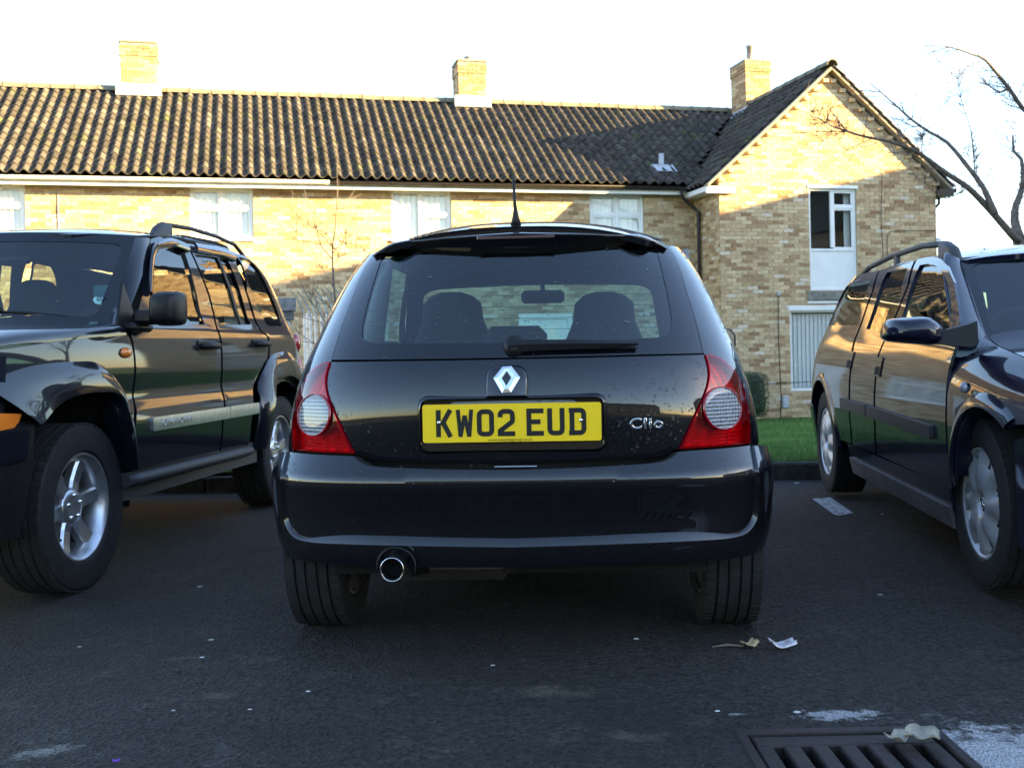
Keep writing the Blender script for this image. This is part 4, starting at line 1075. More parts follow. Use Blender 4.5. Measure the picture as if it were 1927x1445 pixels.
# --- roof, windscreen, bonnet ---------------------------------------------------------------------
c_rz = hermite([(-.15, 1.305), (0, 1.335), (.3, 1.378), (.7, 1.402), (1.1, 1.392), (1.35, 1.355), (1.55, 1.30)])
def cRoof(x, y): return (x, y, c_rz(y) - (.075 + .03 * sstep(.7, 0, y)) * (abs(x) / .54) ** 2.6)
panel('roof', fillet([(-.44, -.10), (.44, -.10), (.50, .2), (.53, .6), (.53, 1.2), (.52, 1.38), (-.52, 1.38), (-.53, 1.2), (-.53, .6), (-.50, .2)], .05), cRoof, M_cblack, ce, step=.06, lip=.02)
panel('headlining', [(-.46, .03), (.46, .03), (.54, .3), (.54, 1.25), (.5, 1.38), (-.5, 1.38), (-.54, 1.25), (-.54, .3)], lambda x, y: (x, y, cRoof(x, y)[2] - .045), M_lining, ce, step=.1, lip=0)
def cWs(x, v):                                               # v 0..1 from cowl to header
    y = 2.08 - .72 * v - .10 * (x / .65) ** 2; return (x * (1 - .14 * v), y, .90 + .46 * max(0.0, v) ** .92 - .02 * (x / .6) ** 2)
panel('windscreen', fillet([(-.66, 0), (.66, 0), (.62, .96), (-.62, .96)], .08), cWs, M_cglass, ce, step=.1, lip=0)
panel('windscreen_pillar', [(-.72, -.02), (.72, -.02), (.66, 1.02), (-.66, 1.02)], cWs, M_cblack, ce, holes=[fillet([(-.63, .03), (.63, .03), (.60, .70), (-.60, .70)], .09)], step=.08, off=.004)
c_bz = hermite([(2.0, .905), (2.4, .85), (2.8, .76), (3.02, .66)])
panel('bonnet', fillet([(-.68, 2.02), (.68, 2.02), (.62, 2.75), (.45, 3.0), (-.45, 3.0), (-.62, 2.75)], .08), lambda x, y: (x, y, c_bz(y) - .07 * (x / .65) ** 2), M_cblack, ce, step=.08)
panel('front_bumper', [(-1.35, .22), (1.35, .22), (1.35, .64), (-1.35, .64)], lambda U, z: (lambda q: (q[0], 3.19 - q[1] - .03 * abs(z - .45), z))(plan(.76, 0, .45, U)), M_cblack, ce, step=.08)
# --- bumper: recessed face, sky-facing ledge, outer skirt -------------------------------------------
b_yr = hermite([(.20, -.475), (.26, -.50), (.34, -.512), (.42, -.520), (.50, -.540), (.532, -.548), (.545, -.545), (.560, -.535), (.590, -.512), (.62, -.49)])
b_w = hermite([(.20, .735), (.28, .763), (.38, .783), (.50, .786), (.56, .780), (.62, .770), (.68, .760)])
def bS(U, z):
    x, y = plan(b_w(z), b_yr(z), .42, U, 3.0); return (x, y, z)
def bSo(U, z):                                               # outer skin, proud of the recessed face
    f_ = 1.0; x, y = plan(b_w(z) + .009, b_yr(z) - .003 - .011 * f_ + .35 * max(0, .30 - z), .42 + .02 * f_, U, 3.0); return (x, y, z)
b_top = c2s(bS, [(972, 884), (1100, 879.5), (1225, 872), (1250, 868.5), (1266, 860), (1277, 850), (1300, 848), (1360, 844), (1411, 838)], (0, .58))
in_px = [(972, 1013), (1090, 1009), (1200, 1004), (1300, 1000.5), (1375, 1003.5), (1398, 996), (1412, 980), (1419.5, 955), (1421, 920), (1418, 880), (1412, 843)]
out_px = [(972, 1029.5), (1090, 1026), (1200, 1022), (1300, 1017.5), (1375, 1012), (1408, 1001), (1424, 978), (1429.5, 950), (1430.5, 915), (1427, 878), (1419.5, 839)]
b_in = c2s(bS, in_px, (0, .38)); b_out = c2s(bSo, out_px, (0, .36))
b_in[0] = (0, b_in[0][1]); b_out[0] = (0, b_out[0][1]); inL = crom(b_in, .015); outL = crom(b_out, .015)
face_half = [(0, inL[0][1])] + [tuple(p) for p in inL[1:]] + [tuple(p) for p in reversed(crom(b_top, .02)[1:])] + [(0, b_top[0][1])]
bump = panel('rear_bumper', dedup(sym(face_half)), bS, M_cblack, ce, step=.03, lip=.004)
bl = MB(); n = 120; idx = []                                 # the ledge
def along(pl, t):
    f_ = t * (len(pl) - 1); i = min(int(f_), len(pl) - 2); return pl[i].lerp(pl[i + 1], f_ - i)
for sg in (1, -1):
    base = len(bl.v)
    for i in range(n + 1):
        a = along(inL, i / n); c = along(outL, i / n)
        p = Vector(bS(*a)); q = Vector(bSo(*c))
        for t in (0, .5, 1):
            k = p.lerp(q, t); k.z += .0035 * math.sin(t * math.pi); bl.v.append((sg * k.x, k.y, k.z))
    for i in range(n):
        for j in (0, 1): bl.face((base + 3 * i + j, base + 3 * i + 3 + j, base + 3 * i + 4 + j, base + 3 * i + 1 + j), True)
bl.build('bumper_ledge', M_cblack, bump)
sh_ = MB(); tl = [Vector((0, b_top[0][1]))] + [Vector(p) for p in crom(b_top[1:], .02)]; tl = [Vector((-p.x, p.y)) for p in reversed(tl[1:])] + tl       # shelf behind the bumper's top edge
for q in tl: p = Vector(bS(q.x, q.y)); sh_.v += [tuple(p + Vector((0, .001, -.001))), (p.x * .97, p.y + .07, p.z - .008)]
for i in range(len(tl) - 1): sh_.face((2 * i, 2 * i + 2, 2 * i + 3, 2 * i + 1), True)
sh_.build('bumper_shelf', M_gap, bump)
ue = 1.12
low_half = [(0, .283), (.35, .283), (.55, .283), (.75, .285), (ue, .29), (ue, .58), (outL[-1].x + .03, .605)] + [tuple(p) for p in reversed(outL[1:])] + [(0, outL[0][1])]
panel('bumper_skirt', dedup(sym(low_half)), bSo, M_cblack, bump, step=.035, lip=.012)
slot = c2s(bS, [(660, 998), (700, 992), (972, 988), (1280, 978.5), (1300, 980.5), (1308, 988), (1309, 996), (1200, 1001), (972, 1009), (660, 1013)], (-.3, .4)); x_ = abs(slot[6][0])
panel('bumper_recess', fillet([(-x_, .383), (x_, .383), (x_, .405), (x_ - .02, .414), (-x_ + .02, .414), (-x_, .405)], .008), bS, M_gap2, bump, step=.03, lip=0, off=.0015)
panel('boot_catch', [(-.045, .5728), (.055, .5728), (.055, .5748), (-.045, .5748)], bS, M_satin, bump, step=.02, lip=.001, off=.003)
# under-valance and dark liner behind the shut lines
panel('liner', [(-.97, .30), (.97, .30), (.97, .875), (-.97, .875)], lambda U, z: (lambda q: (q[0] * .965, q[1] + .03, z))(cS(U, z)), M_gap, ce, step=.08, lip=0)
b = MB(); b.box(-.56, .56, -.38, 3.0, .24, .36); b.build('underbody', M_gap, ce)
# --- spoiler --------------------------------------------------------------------------------------
sp_top = [CL.onY(px, py, -.17 + .16 * ((px - 972) / 284) ** 2.2) for px, py in ((972, 438.5), (1039, 439), (1144, 441.5), (1223, 449), (1246, 460), (1256, 466))]
sp_bot = [CL.onY(px, py, -.135 + .16 * ((px - 972) / 284) ** 2.2) for px, py in ((972, 470.5), (1039, 470), (1144, 471), (1205, 471.5), (1240, 470), (1256, 468.5))]
xc = CL.onY(972, 450, -.17).x
tz_ = hermite([(0, sp_top[0].z)] + [(p.x - xc, p.z) for p in sp_top[1:]]); bz_ = hermite([(0, sp_bot[0].z)] + [(p.x - xc, p.z) for p in sp_bot[1:]])
xm = sp_top[-1].x - xc; b = MB(); n = 48
for i in range(n + 1):
    x = -xm + 2 * xm * i / n; ax = min(abs(x), xm); bow = .16 * (ax / xm) ** 2.2
    zt_, zb_ = tz_(ax), bz_(ax); zb_ = min(zb_, zt_ - .003); m_ = (zt_ + zb_) / 2
    ring = [(.06 + bow, zt_ + .020), (-.08 + bow, zt_ + .012), (-.160 + bow, zt_ + .004), (-.176 + bow, zt_ - .001), (-.1765 + bow, zt_ - .004), (-.172 + bow, zt_ - .007), (-.135 + bow, zb_), (-.04 + bow, zb_ + .008)]
    b.v += [(x, y, z) for y, z in ring]
k = 8
for i in range(n):
    for j in range(k): b.face((i * k + j, i * k + (j + 1) % k, (i + 1) * k + (j + 1) % k, (i + 1) * k + j), True)
b.face(range(k)); b.face(range(n * k, n * k + k))
spo = b.build('spoiler', M_cblack, ce, sharp=50)
b = MB(); zc = (tz_(0)); b.bevel_box(-.125, .125, -.1735, -.160, zc - .019, zc - .0075, .002); b.build('high_brake_light', P('dark_brake_lens', (.05, .02, .022), .25, coat=1), spo)
# --- aerial --------------------------------------------------------------------------------------
p = CL.onY(971, 433, -.02); b = MB(); b.tube([(p.x, -.02, 1.325), (p.x, -.022, 1.352), (p.x, -.024, 1.376), (p.x - .002, -.028, 1.40), (p.x - .004, -.036, 1.48)], [.020, .0125, .0075, .0055, .0042], 12); b.build('aerial', M_black, ce)
# --- number plate --------------------------------------------------------------------------------
def onS(px, py, d=0.0, S=cS, g=(0, .7)):
    q = CL.un(S, px, py, *g); p = Vector(S(*q)); return p + surf_normal(S, *q) * -d if d else p
pc = Vector((.0, 0, 0)); pl = CL.onY(800.5, 799, -.462); pr = CL.onY(1129.5, 791.5, -.462)
pcx = (pl.x + pr.x) / 2; pcz = (CL.onY(963, 757.5, -.462).z + CL.onY(963, 832, -.462).z) / 2
rim = fillet([(pcx - .279, pcz - .089), (pcx + .279, pcz - .089), (pcx + .279, pcz + .083), (pcx - .279, pcz + .083)], .04, 7)
rim_in = fillet([(pcx - .268, pcz - .058), (pcx + .268, pcz - .058), (pcx + .268, pcz + .066), (pcx - .268, pcz + .066)], .022, 7)
def yt(x, z): return c_yr(z) + .5 * (1 - (1 - min(.98, abs(x) / c_w(z)) ** NC) ** (1 / NC))
b = MB(); n = len(rim)
steps = [(rim, 0.0), (offset_poly(rim, .006), -.012), (offset_poly(rim, .010), -.015), (rim_in, -.012), (offset_poly(rim_in, .003), .006)]
for pl_, dy in steps:
    for q in pl_: b.v.append((q[0], (yt(q[0], q[1]) if dy < .001 else yt(0, pcz)) + dy, q[1]))
for s_ in range(len(steps) - 1):
    for i in range(n): b.face((s_ * n + i, s_ * n + (i + 1) % n, (s_ + 1) * n + (i + 1) % n, (s_ + 1) * n + i), s_ < 3)
b.face([(len(steps) - 1) * n + i for i in range(n)])
ho = b.build('plate_housing', M_cblack, tailgate, sharp=30)
yp = yt(0, pcz) - .008; tilt = math.atan2(CL.onY(1129, 757, -.46).z - CL.onY(800, 763, -.46).z, .52)
PM = Matrix.Translation((pcx, yp, pcz + .002))
b = MB(); pol = fillet([(-.26, -.0555), (.26, -.0555), (.26, .0555), (-.26, .0555)], .008, 4); b.prism([tuple(q) for q in pol], -.004, 0, PM); plate = b.build('number_plate', M_yellow, ce)
def ribbon(b, pts, w, y0, y1, M, closed=False):
    n = len(pts); Pn = [Vector(p) for p in pts]; Ls_, Rs_ = [], []
    for i in range(n):
        d0 = (Pn[i] - Pn[i - 1]).normalized() if (i > 0 or closed) else None; d1 = (Pn[(i + 1) % n] - Pn[i]).normalized() if (i < n - 1 or closed) else None
        d0 = d0 or d1; d1 = d1 or d0; n0 = Vector((-d0.y, d0.x)); n1 = Vector((-d1.y, d1.x)); m_ = (n0 + n1).normalized(); k = w / 2 / max(.4, m_.dot(n0)); Ls_.append(Pn[i] + m_ * k); Rs_.append(Pn[i] - m_ * k)
    base = len(b.v)
    for i in range(n):
        for q, y in ((Ls_[i], y0), (Rs_[i], y0), (Rs_[i], y1), (Ls_[i], y1)): b.v.append(tuple(M @ Vector((q.x, y, q.y))))
    for i in range(n if closed else n - 1):
        a, c = base + 4 * i, base + 4 * ((i + 1) % n)
        for j in range(4): b.face((a + j, a + (j + 1) % 4, c + (j + 1) % 4, c + j))
    if not closed: b.face([base + j for j in range(4)]); b.face([base + 4 * (n - 1) + j for j in range(4)])
def arcp(cx, cy, rx, ry, a0, a1, n=8): return [(cx + rx * math.cos(R(a0 + (a1 - a0) * i / n)), cy + ry * math.sin(R(a0 + (a1 - a0) * i / n))) for i in range(n + 1)]
Wc, Hc, St = .050, .079, .014; h = St / 2
G = {'K': [[(h, 0), (h, Hc)], [(Wc - h * 1.1, Hc), (h * 2.3, .034)], [(.022, .040), (Wc - h * 1.1, 0)]],
     'W': [[(h * .75, Hc), (h * 1.75, 0)], [(h * 1.75, 0), (Wc / 2, .062)], [(Wc / 2, .062), (Wc - h * 1.75, 0)], [(Wc - h * 1.75, 0), (Wc - h * .75, Hc)]],
     '0': [arcp(.018, .018, .011, .011, 180, 270, 4) + arcp(Wc - .018, .018, .011, .011, 270, 360, 4) + arcp(Wc - .018, Hc - .018, .011, .011, 0, 90, 4) + arcp(.018, Hc - .018, .011, .011, 90, 180, 4)],
     '2': [[(h, Hc - .024)] + arcp(.018, Hc - .018, .011, .011, 170, 90, 4) + arcp(Wc - .018, Hc - .018, .011, .011, 90, 0, 4) + [(Wc - h, .046), (Wc - h * 1.3, .041), (h, .016), (h, h), (Wc, h)]],
     'E': [[(h, 0), (h, Hc)], [(h, h), (Wc, h)], [(h, Hc - h), (Wc, Hc - h)], [(h, .0405), (Wc - .009, .0405)]],
     'U': [[(h, Hc), (h, .018)] + arcp(.018, .018, .011, .011, 180, 270, 4) + arcp(Wc - .018, .018, .011, .011, 270, 360, 4) + [(Wc - h, .018), (Wc - h, Hc)]],
     'D': [[(h + .002, 0), (h + .002, Hc)], [(0, h), (Wc - .018, h)] + arcp(Wc - .018, .018, .011, .011, 270, 360, 4) + arcp(Wc - .018, Hc - .018, .011, .011, 0, 90, 4) + [(0, Hc - h)]]}
for ch_, x in zip('KW02EUD', (.0394, .0984, .159, .220, .3035, .364, .4265)):
    b = MB()
    for j, st in enumerate(G[ch_]): ribbon(b, [(-.26 + x + p[0], -.039 + p[1]) for p in dedup(st, .0005)] if ch_ in '0UD2' else [(-.26 + x + p[0], -.039 + p[1]) for p in st], St * (.82 if ch_ == 'W' else 1), -.0052 - .0001 * j, -.0038, PM, closed=(ch_ == '0'))
    b.build('letter', M_letter, plate)
TX = Matrix.Translation((pcx, yp - .0042, pcz)) @ Matrix.Rotation(R(90), 4, 'X')
text_mesh('maker_line', 'www.waysidegroup.co.uk', .0125, .0003, M_letter, plate, Matrix.Translation((0, 0, 0)) @ TX @ Matrix.Translation((-.005, -.0475, 0)), 1.0)
for (x, z) in ((-.212, .0035), (.201, .004)):
    b = MB(); b.lathe([(0, .0055), (-.003, .0045), (-.004, .0005)], 12, PM @ Matrix.Translation((x, -.0048, z)), 'y'); b.build('screw', M_chrome, plate)
# --- badge pod and diamond ---------------------------------------------------------------------------
px0, px1 = CL.onY(914, 720, -.47).x, CL.onY(994, 718, -.47).x; zt_ = CL.onY(953, 687, -.47).z; zb_ = pcz + .075; xm_ = (px0 + px1) / 2; hw = (px1 - px0) / 2
pod = [(px0, zb_), (px1, zb_)] + [(xm_ + hw * math.copysign(abs(math.cos(a)) ** .55, math.cos(a)), zt_ - .055 + .055 * abs(math.sin(a)) ** .6) for a in [R(x) for x in range(0, 181, 12)]]
b = MB(); n = len(pod)
st_ = [(pod, 0.0), (offset_poly(pod, .003), -.010), (offset_poly(pod, .008), -.013)]
for pl_, dy in st_:
    for q in pl_: b.v.append((q[0], yt(q[0], q[1]) + dy, q[1]))
for s_ in range(2):
    for i in range(n): b.face((s_ * n + i, s_ * n + (i + 1) % n, (s_ + 1) * n + (i + 1) % n, (s_ + 1) * n + i), True)
b.face([2 * n + i for i in range(n)]); podo = b.build('badge_mount', M_cblack, tailgate, sharp=40)
def bp(px, py): q = CL.onY(px, py, -.49); return Vector((q.x, q.z))
oq = [bp(*p) for p in ((928.5, 711.5), (945, 690.3), (961.5, 688.8), (978.5, 710), (961.8, 738), (945.3, 739.3))]
iq = [bp(*p) for p in ((943.7, 710.8), (952.3, 698.8), (953.7, 698.4), (962.4, 710), (953.6, 725.2), (952.6, 725.4))]
b = MB(); yb = yt(0, (zt_ + zb_) / 2) - .014
for k_, (Q, dy) in enumerate(((oq, .004), (oq, -.003), (iq, -.003), (iq, .004))): b.v += [(q.x, yt(q.x, q.y) - .014 + dy, q.y) for q in Q]
mid = [(o_ + i_) / 2 for o_, i_ in zip(oq, iq)]; b.v += [(q.x, yt(q.x, q.y) - .0185, q.y) for q in mid]
for i in range(6):
    j = (i + 1) % 6
    b.face((i, j, 6 + j, 6 + i)); b.face((6 + i, 6 + j, 24 + j, 24 + i)); b.face((24 + i, 24 + j, 12 + j, 12 + i)); b.face((12 + i, 12 + j, 18 + j, 18 + i))
b.build('diamond_badge', M_chrome, podo)
q = CL.un(cS, 1216, 797.5, .4, .7); p = Vector(cS(*q)); nn_ = surf_normal(cS, *q); tx = Vector((0, 0, 1)).cross(nn_).normalized(); tz = nn_.cross(tx)
LM = Matrix(((tx.x, tz.x, nn_.x, p.x + nn_.x * .002), (tx.y, tz.y, nn_.y, p.y + nn_.y * .002), (tx.z, tz.z, nn_.z, p.z + nn_.z * .002), (0, 0, 0, 1)))
text_mesh('model_lettering', 'Clio', .044, .001, M_chrome, tailgate, LM, 1.22, bevel=.0012, space=1.14)
# --- wiper -------------------------------------------------------------------------------------------
wp = [CL.un(cS, px, py, .0, .9) for px, py in ((957, 652), (1000, 650), (1060, 648.5), (1120, 648), (1165, 647.5), (1200, 647))]
b = MB(); pts = [Vector(cS(*q)) for q in wp]; hs = [.019, .017, .015, .0125, .009, .004]; base = 0
for p, hh in zip(pts, hs): b.v += [(p.x, p.y - .030, p.z - hh), (p.x, p.y - .034, p.z + hh * .2), (p.x, p.y - .020, p.z + hh), (p.x, p.y - .008, p.z)]
for i in range(len(pts) - 1):
    for j in range(4): b.face((4 * i + j, 4 * i + (j + 1) % 4, 4 * i + 4 + (j + 1) % 4, 4 * i + 4 + j), True)
b.face((0, 1, 2, 3)); b.face((20, 21, 22, 23)); wi = b.build('wiper', M_black, ce, sharp=45)
b = MB(); b.tube([(p.x + (.0 if i else .03), p.y - .008, p.z - .012) for i, p in enumerate(pts)], .005, 6); b.build('wiper_blade', M_rubber, wi)
p = Vector(cS(*CL.un(cS, 968, 652, 0, .9))); b = MB(); b.lathe([(0, .034), (-.012, .032), (-.022, .022), (-.026, .001)], 20, Matrix.Translation((p.x, p.y - .003, p.z)) @ Matrix.Rotation(R(-35), 4, 'X'), 'y'); b.build('wiper_cap', M_black, wi)
# --- wheels, exhaust ---------------------------------------------------------------------------------
for sg in (1, -1):
    for (y, trk) in ((0, .660), (2.472, .690)):
        tyre(ce, .287, .19, .185, sg * trk, y, sg, M_alloy, lug_n=64)
        b = MB(); b.lathe([(sg * .725, .335), (sg * .45, .335), (sg * .45, .02)], 24, Matrix.Translation((0, y, .31)), 'x', True, False, R(-5), R(185)); b.build('wheel_well', M_gap, ce)
p = CL.onY(738, 1071, -.575); b = MB(); MM = Matrix.Translation((p.x, -.575, p.z))
b.lathe([(.25, .030), (.0, .0335), (-.004, .0345), (-.005, .0325), (.0, .0305), (.05, .029), (.2, .028)], 32, MM, 'y'); ex = b.build('exhaust', M_black, ce); b = MB(); b.lathe([(-.001, .0338), (-.0045, .0347), (-.0058, .0330), (-.001, .0308)], 32, MM, 'y'); b.build('exhaust_rim', M_chrome, ex)
b = MB(); b.lathe([(.05, .0292), (.05, .001)], 24, MM, 'y'); b.build('exhaust_bore', M_gap, ex)
b = MB(); prof = [(p.x + .052 * math.cos(R(a)) * (1.12 if a < 90 else 1), p.z + .052 * math.sin(R(a))) for a in range(-30, 205, 12)]
b.tube([(x, bSo(0, .3)[1] + .0, z) for x, z in prof], .004, 6); b.tube([(p.x + .02, -.40, p.z - .03), (p.x + .16, -.33, p.z - .012), (p.x + .5, -.25, p.z + .0)], .03, 10); b.build('exhaust_cutout', M_black, ex)
b = MB(); b.box(p.x - .06, p.x + .065, -.530, -.35, .20, p.z + .045); bpy.data.objects.remove(b.build('tmp', M_gap))
b = MB(); b.tube([(-.60, .02, .25), (.60, .02, .25)], .045, 10); b.tube([(-.52, .02, .25), (-.50, .45, .30)], .035, 8); b.tube([(.52, .02, .25), (.50, .45, .30)], .035, 8); b.build('rear_axle', M_black, ce)
b = MB(); b.bevel_box(p.x - .06, p.x + .34, -.40, -.16, .215, .33, .04); b.build('silencer', P('dull_exhaust_steel', (.08, .07, .065), .5, metal=.6, noise=(20, .4)), ex)
# --- door mirrors ------------------------------------------------------------------------------------
for sg in (1, -1):
    b = MB(); MM = Matrix.Translation((sg * .885, 1.80, .935)) @ Matrix.Diagonal((sg, 1, 1, 1))
    for (y, s_) in ((-.045, 1.0), (-.038, 1.06), (.0, 1.04), (.05, .86), (.085, .5)):
        ring = [(x * s_, z * s_) for x, z in ((-.075, -.055), (-.02, -.062), (.06, -.055), (.085, -.02), (.085, .03), (.06, .058), (-.02, .062), (-.075, .05))]; b.v += [tuple(MM @ Vector((x, y, z))) for x, z in ring]
    for i in range(4):
        for j in range(8): b.face((8 * i + j, 8 * i + (j + 1) % 8, 8 * i + 8 + (j + 1) % 8, 8 * i + 8 + j), True)
    b.face(range(32, 40)); b.tube([tuple(MM @ Vector((-.06, .02, -.03))), tuple(MM @ Vector((-.13, .03, -.04)))], .025, 8)
    mo = b.build('door_mirror', M_black, ce, sharp=50); b = MB(); b.v += [tuple(MM @ Vector((x * .97, -.044, z * .97))) for x, z in ((-.075, -.055), (-.02, -.062), (.06, -.055), (.085, -.02), (.085, .03), (.06, .058), (-.02, .062), (-.075, .05))]; b.face(range(8)); b.build('mirror_glass', M_chrome, mo)
# --- cabin -------------------------------------------------------------------------------------------
def seat(parent, x, y, zb, wtop, ztop, name='seat', mat=None):
    """front seat: cushion and backrest with built-in head restraint, seen as one rounded shape"""
    mat = mat or M_seat
    b = MB(); n = 24; prof = [(zb, .25), (zb + .12, .26), (zb + .28, .25), (zb + .40, .24), (zb + .50, .205), (ztop - .20, wtop / 2 + .03), (ztop - .13, wtop / 2), (ztop - .05, wtop / 2 - .008), (ztop - .015, wtop / 2 - .045), (ztop, wtop / 2 - .09)]
    for (z, hw_) in prof:
        t_ = (z - zb) / (ztop - zb); yy = y - .22 * t_; d = .085 if t_ < .6 else .06
        for k in range(n): a = 2 * math.pi * k / n; c_, s_ = math.cos(a), math.sin(a); b.v.append((x + hw_ * math.copysign(abs(c_) ** .6, c_), yy + d * math.copysign(abs(s_) ** .8, s_), z))
    for i in range(len(prof) - 1):
        for k in range(n): b.face((i * n + k, i * n + (k + 1) % n, (i + 1) * n + (k + 1) % n, (i + 1) * n + k), True)
    b.face(range((len(prof) - 1) * n, len(prof) * n)); so_ = b.build(name, mat, parent)
    b = MB(); b.bevel_box(x - .25, x + .25, y - .02, y + .5, zb - .06, zb + .08, .05); b.build('seat_cushion', mat, so_); return so_
pL = CL.onY(851, 552, 1.30); pR = CL.onY(1136, 551, 1.30)
seat(ce, pL.x, 1.50, .42, .285, pL.z); seat(ce, pR.x, 1.50, .42, .285, pR.z)
b = MB(); b.bevel_box(-.56, .56, .42, .60, .40, .885, .05); b.bevel_box(-.58, .58, .5, 1.05, .34, .46, .05); rb = b.build('rear_bench', M_seat, ce)
a_ = CL.onY(908, 625, .55); c_ = CL.onY(1030, 613, .55)
for (x0, x1, zt2) in ((a_.x + .01, c_.x - .0, c_.z),):
    b = MB(); b.bevel_box(x0, x1, .45, .53, .86, zt2, .032); b.build('head_restraint', M_seat, rb)
b = MB(); b.bevel_box(-.56, .56, -.36, .46, .835, .855, .008); b.build('parcel_shelf', M_seat, ce)
b = MB(); b.bevel_box(-.62, .62, 1.72, 2.05, .70, .885, .05); b.build('dashboard', M_black, ce)
b = MB(); n = 24; b.tube([(.34 + .185 * math.cos(2 * math.pi * i / n), 1.66 - .07 * math.sin(2 * math.pi * i / n), .86 + .17 * math.sin(2 * math.pi * i / n)) for i in range(n + 1)], .014, 8); b.tube([(.16, 1.66, .86), (.52, 1.66, .86)], .02, 8); b.tube([(.34, 1.66, .86), (.34, 1.85, .80)], .03, 8); b.build('steering_wheel', M_black, ce)
mm = CL.onY(1021.5, 558.5, 1.60); b = MB(); b.bevel_box(mm.x - .105, mm.x + .105, 1.585, 1.62, mm.z - .032, mm.z + .032, .014); b.tube([(mm.x, 1.61, mm.z + .03), (mm.x, 1.56, mm.z + .09)], .012, 8); b.build('rear_view_mirror', M_black, ce)
for sg in (1, -1):
    b = MB(); b.tube([(sg * .66, .78, .9), (sg * .60, .76, 1.30)], .045, 8); b.build('door_pillar', M_lining, ce)
    b = MB(); b.box(min(sg * .655, sg * .675), max(sg * .655, sg * .675), .3, 1.95, .32, .93); b.build('door_card', M_seat, ce)
# --- rain beads on the back of the car ---------------------------------------------------------------
b = MB()
def bead(p, n_, r_):
    t1 = n_.orthogonal().normalized(); t2 = n_.cross(t1); base = len(b.v); m_ = 6
    for (rr_, hh) in ((1, 0), (.75, .42)):
        for k in range(m_): a = 2 * math.pi * k / m_; b.v.append(tuple(p + (t1 * math.cos(a) + t2 * math.sin(a)) * r_ * rr_ + n_ * r_ * hh))
    b.v.append(tuple(p + n_ * r_ * .58))
    for k in range(m_): b.face((base + k, base + (k + 1) % m_, base + m_ + (k + 1) % m_, base + m_ + k), True); b.face((base + m_ + k, base + m_ + (k + 1) % m_, base + 2 * m_), True)
def beads(S, n_, u0, u1, v0, v1, poly=None, off=0.0):
    k = 0
    while k < n_:
        u, v = random.uniform(u0, u1), random.uniform(v0, v1); k += 1
        if poly and not inside((u, v), poly): continue
        nn = surf_normal(S, u, v); bead(Vector(S(u, v)) + nn * off, nn, min(.0042, .0011 + random.expovariate(1 / .0009)))
beads(cS, 900, .05, .62, .60, .88, tail_out); beads(cS, 350, -.62, 0, .60, .88, tail_out); beads(cS, 260, -.6, .6, .88, 1.0, win_out, .002); beads(cS, 220, -.6, .6, .9, 1.25, win_out, .002)
beads(bS, 420, -.95, .95, .53, .585); beads(cS, 160, .66, .95, .6, .85, lamp_poly, .007); beads(cS, 240, .70, 1.0, .85, 1.25); beads(cS, 300, -1.0, -.70, .62, 1.25)
o = b.build('rain_beads', M_water, ce); o['kind'] = 'stuff'

# ================================================================== shared helpers for the two cars facing us
def uset(car, S, pix, g, tol=4.0, fb=None):
    outp = []
    for p in pix:
        best = None
        for gg in (g, (g[0] - .3, g[1]), (g[0] + .3, g[1]), (g[0], g[1] + .2), (g[0], g[1] - .2)):
            q = car.un(S, p[0], p[1], *gg); r_ = proj(car.M @ Vector(S(*q))); e = math.hypot(r_[0] - p[0], r_[1] - p[1])
            if best is None or e < best[0]: best = (e, q)
            if e < .5: break
        if best[0] > tol: continue
        g = best[1]; outp.append(Vector(g))
    return outp
def loft(name, rows, mat, parent, smooth=True, sharp=60, closed=False, caps=False):
    b = MB(); k = len(rows[0])
    for r_ in rows: b.v += [tuple(p) for p in r_]
    for i in range(len(rows) - 1):
        for j in range(k if closed else k - 1): b.face((i * k + j, i * k + (j + 1) % k, (i + 1) * k + (j + 1) % k, (i + 1) * k + j), smooth)
    if caps: b.face(range(k)); b.face(range((len(rows) - 1) * k, len(rows) * k))
    return b.build(name, mat, parent, sharp=sharp)
def resn(pl, n):
    pl = [Vector(p) for p in pl]; L_ = [0]
    for i in range(1, len(pl)): L_.append(L_[-1] + (pl[i] - pl[i - 1]).length)
    outp = []; j = 0
    for i in range(n + 1):
        d = L_[-1] * i / n
        while j < len(pl) - 2 and L_[j + 1] < d: j += 1
        t = (d - L_[j]) / max(1e-9, L_[j + 1] - L_[j]); outp.append(pl[j].lerp(pl[j + 1], t))
    return outp
def flip_x(o_, name=None):
    """mirrored copy of a part across x=0"""
    me = o_.data.copy(); me.transform(Matrix.Diagonal((-1, 1, 1, 1))); me.flip_normals(); c = bpy.data.objects.new(name or o_.name.split('.')[0], me); COL.objects.link(c); c.parent = o_.parent; return c

# ================================================================== the off-road car on the left
psi = R(6.5); JP = Car('off_road_car', -2.331, 7.107, -.062, (-math.sin(psi), -math.cos(psi)), 'dark blue-black off-road car with six spoke alloy wheels and roof rails', .96); je = JP.e
j_w = hermite([(.25, .80), (.42, .850), (.60, .886), (.735, .892), (.765, .888), (.79, .872), (.95, .874), (1.08, .866), (1.17, .846), (1.22, .822), (1.40, .784), (1.58, .738), (1.66, .708), (1.72, .66)])
j_w = blur(j_w, .022, .2, 1.75)
def jY(y): return 1 - .05 * sstep(2.5, 3.45, y) ** 1.5
def jS(y, z): return (-j_w(z) * jY(y), y, z)
jyr = hermite([(.3, -.78), (1.0, -.80), (1.12, -.79), (1.2, -.77), (1.3, -.72), (1.42, -.63), (1.55, -.52), (1.66, -.34), (1.72, -.2)])
def jQ(U, z): x, y = plan(j_w(z), jyr(z), .60, U, 2.4); return (-x, y, z)
def jp(pix, g=(1.5, 1.0)): return uset(JP, jS, pix, g)
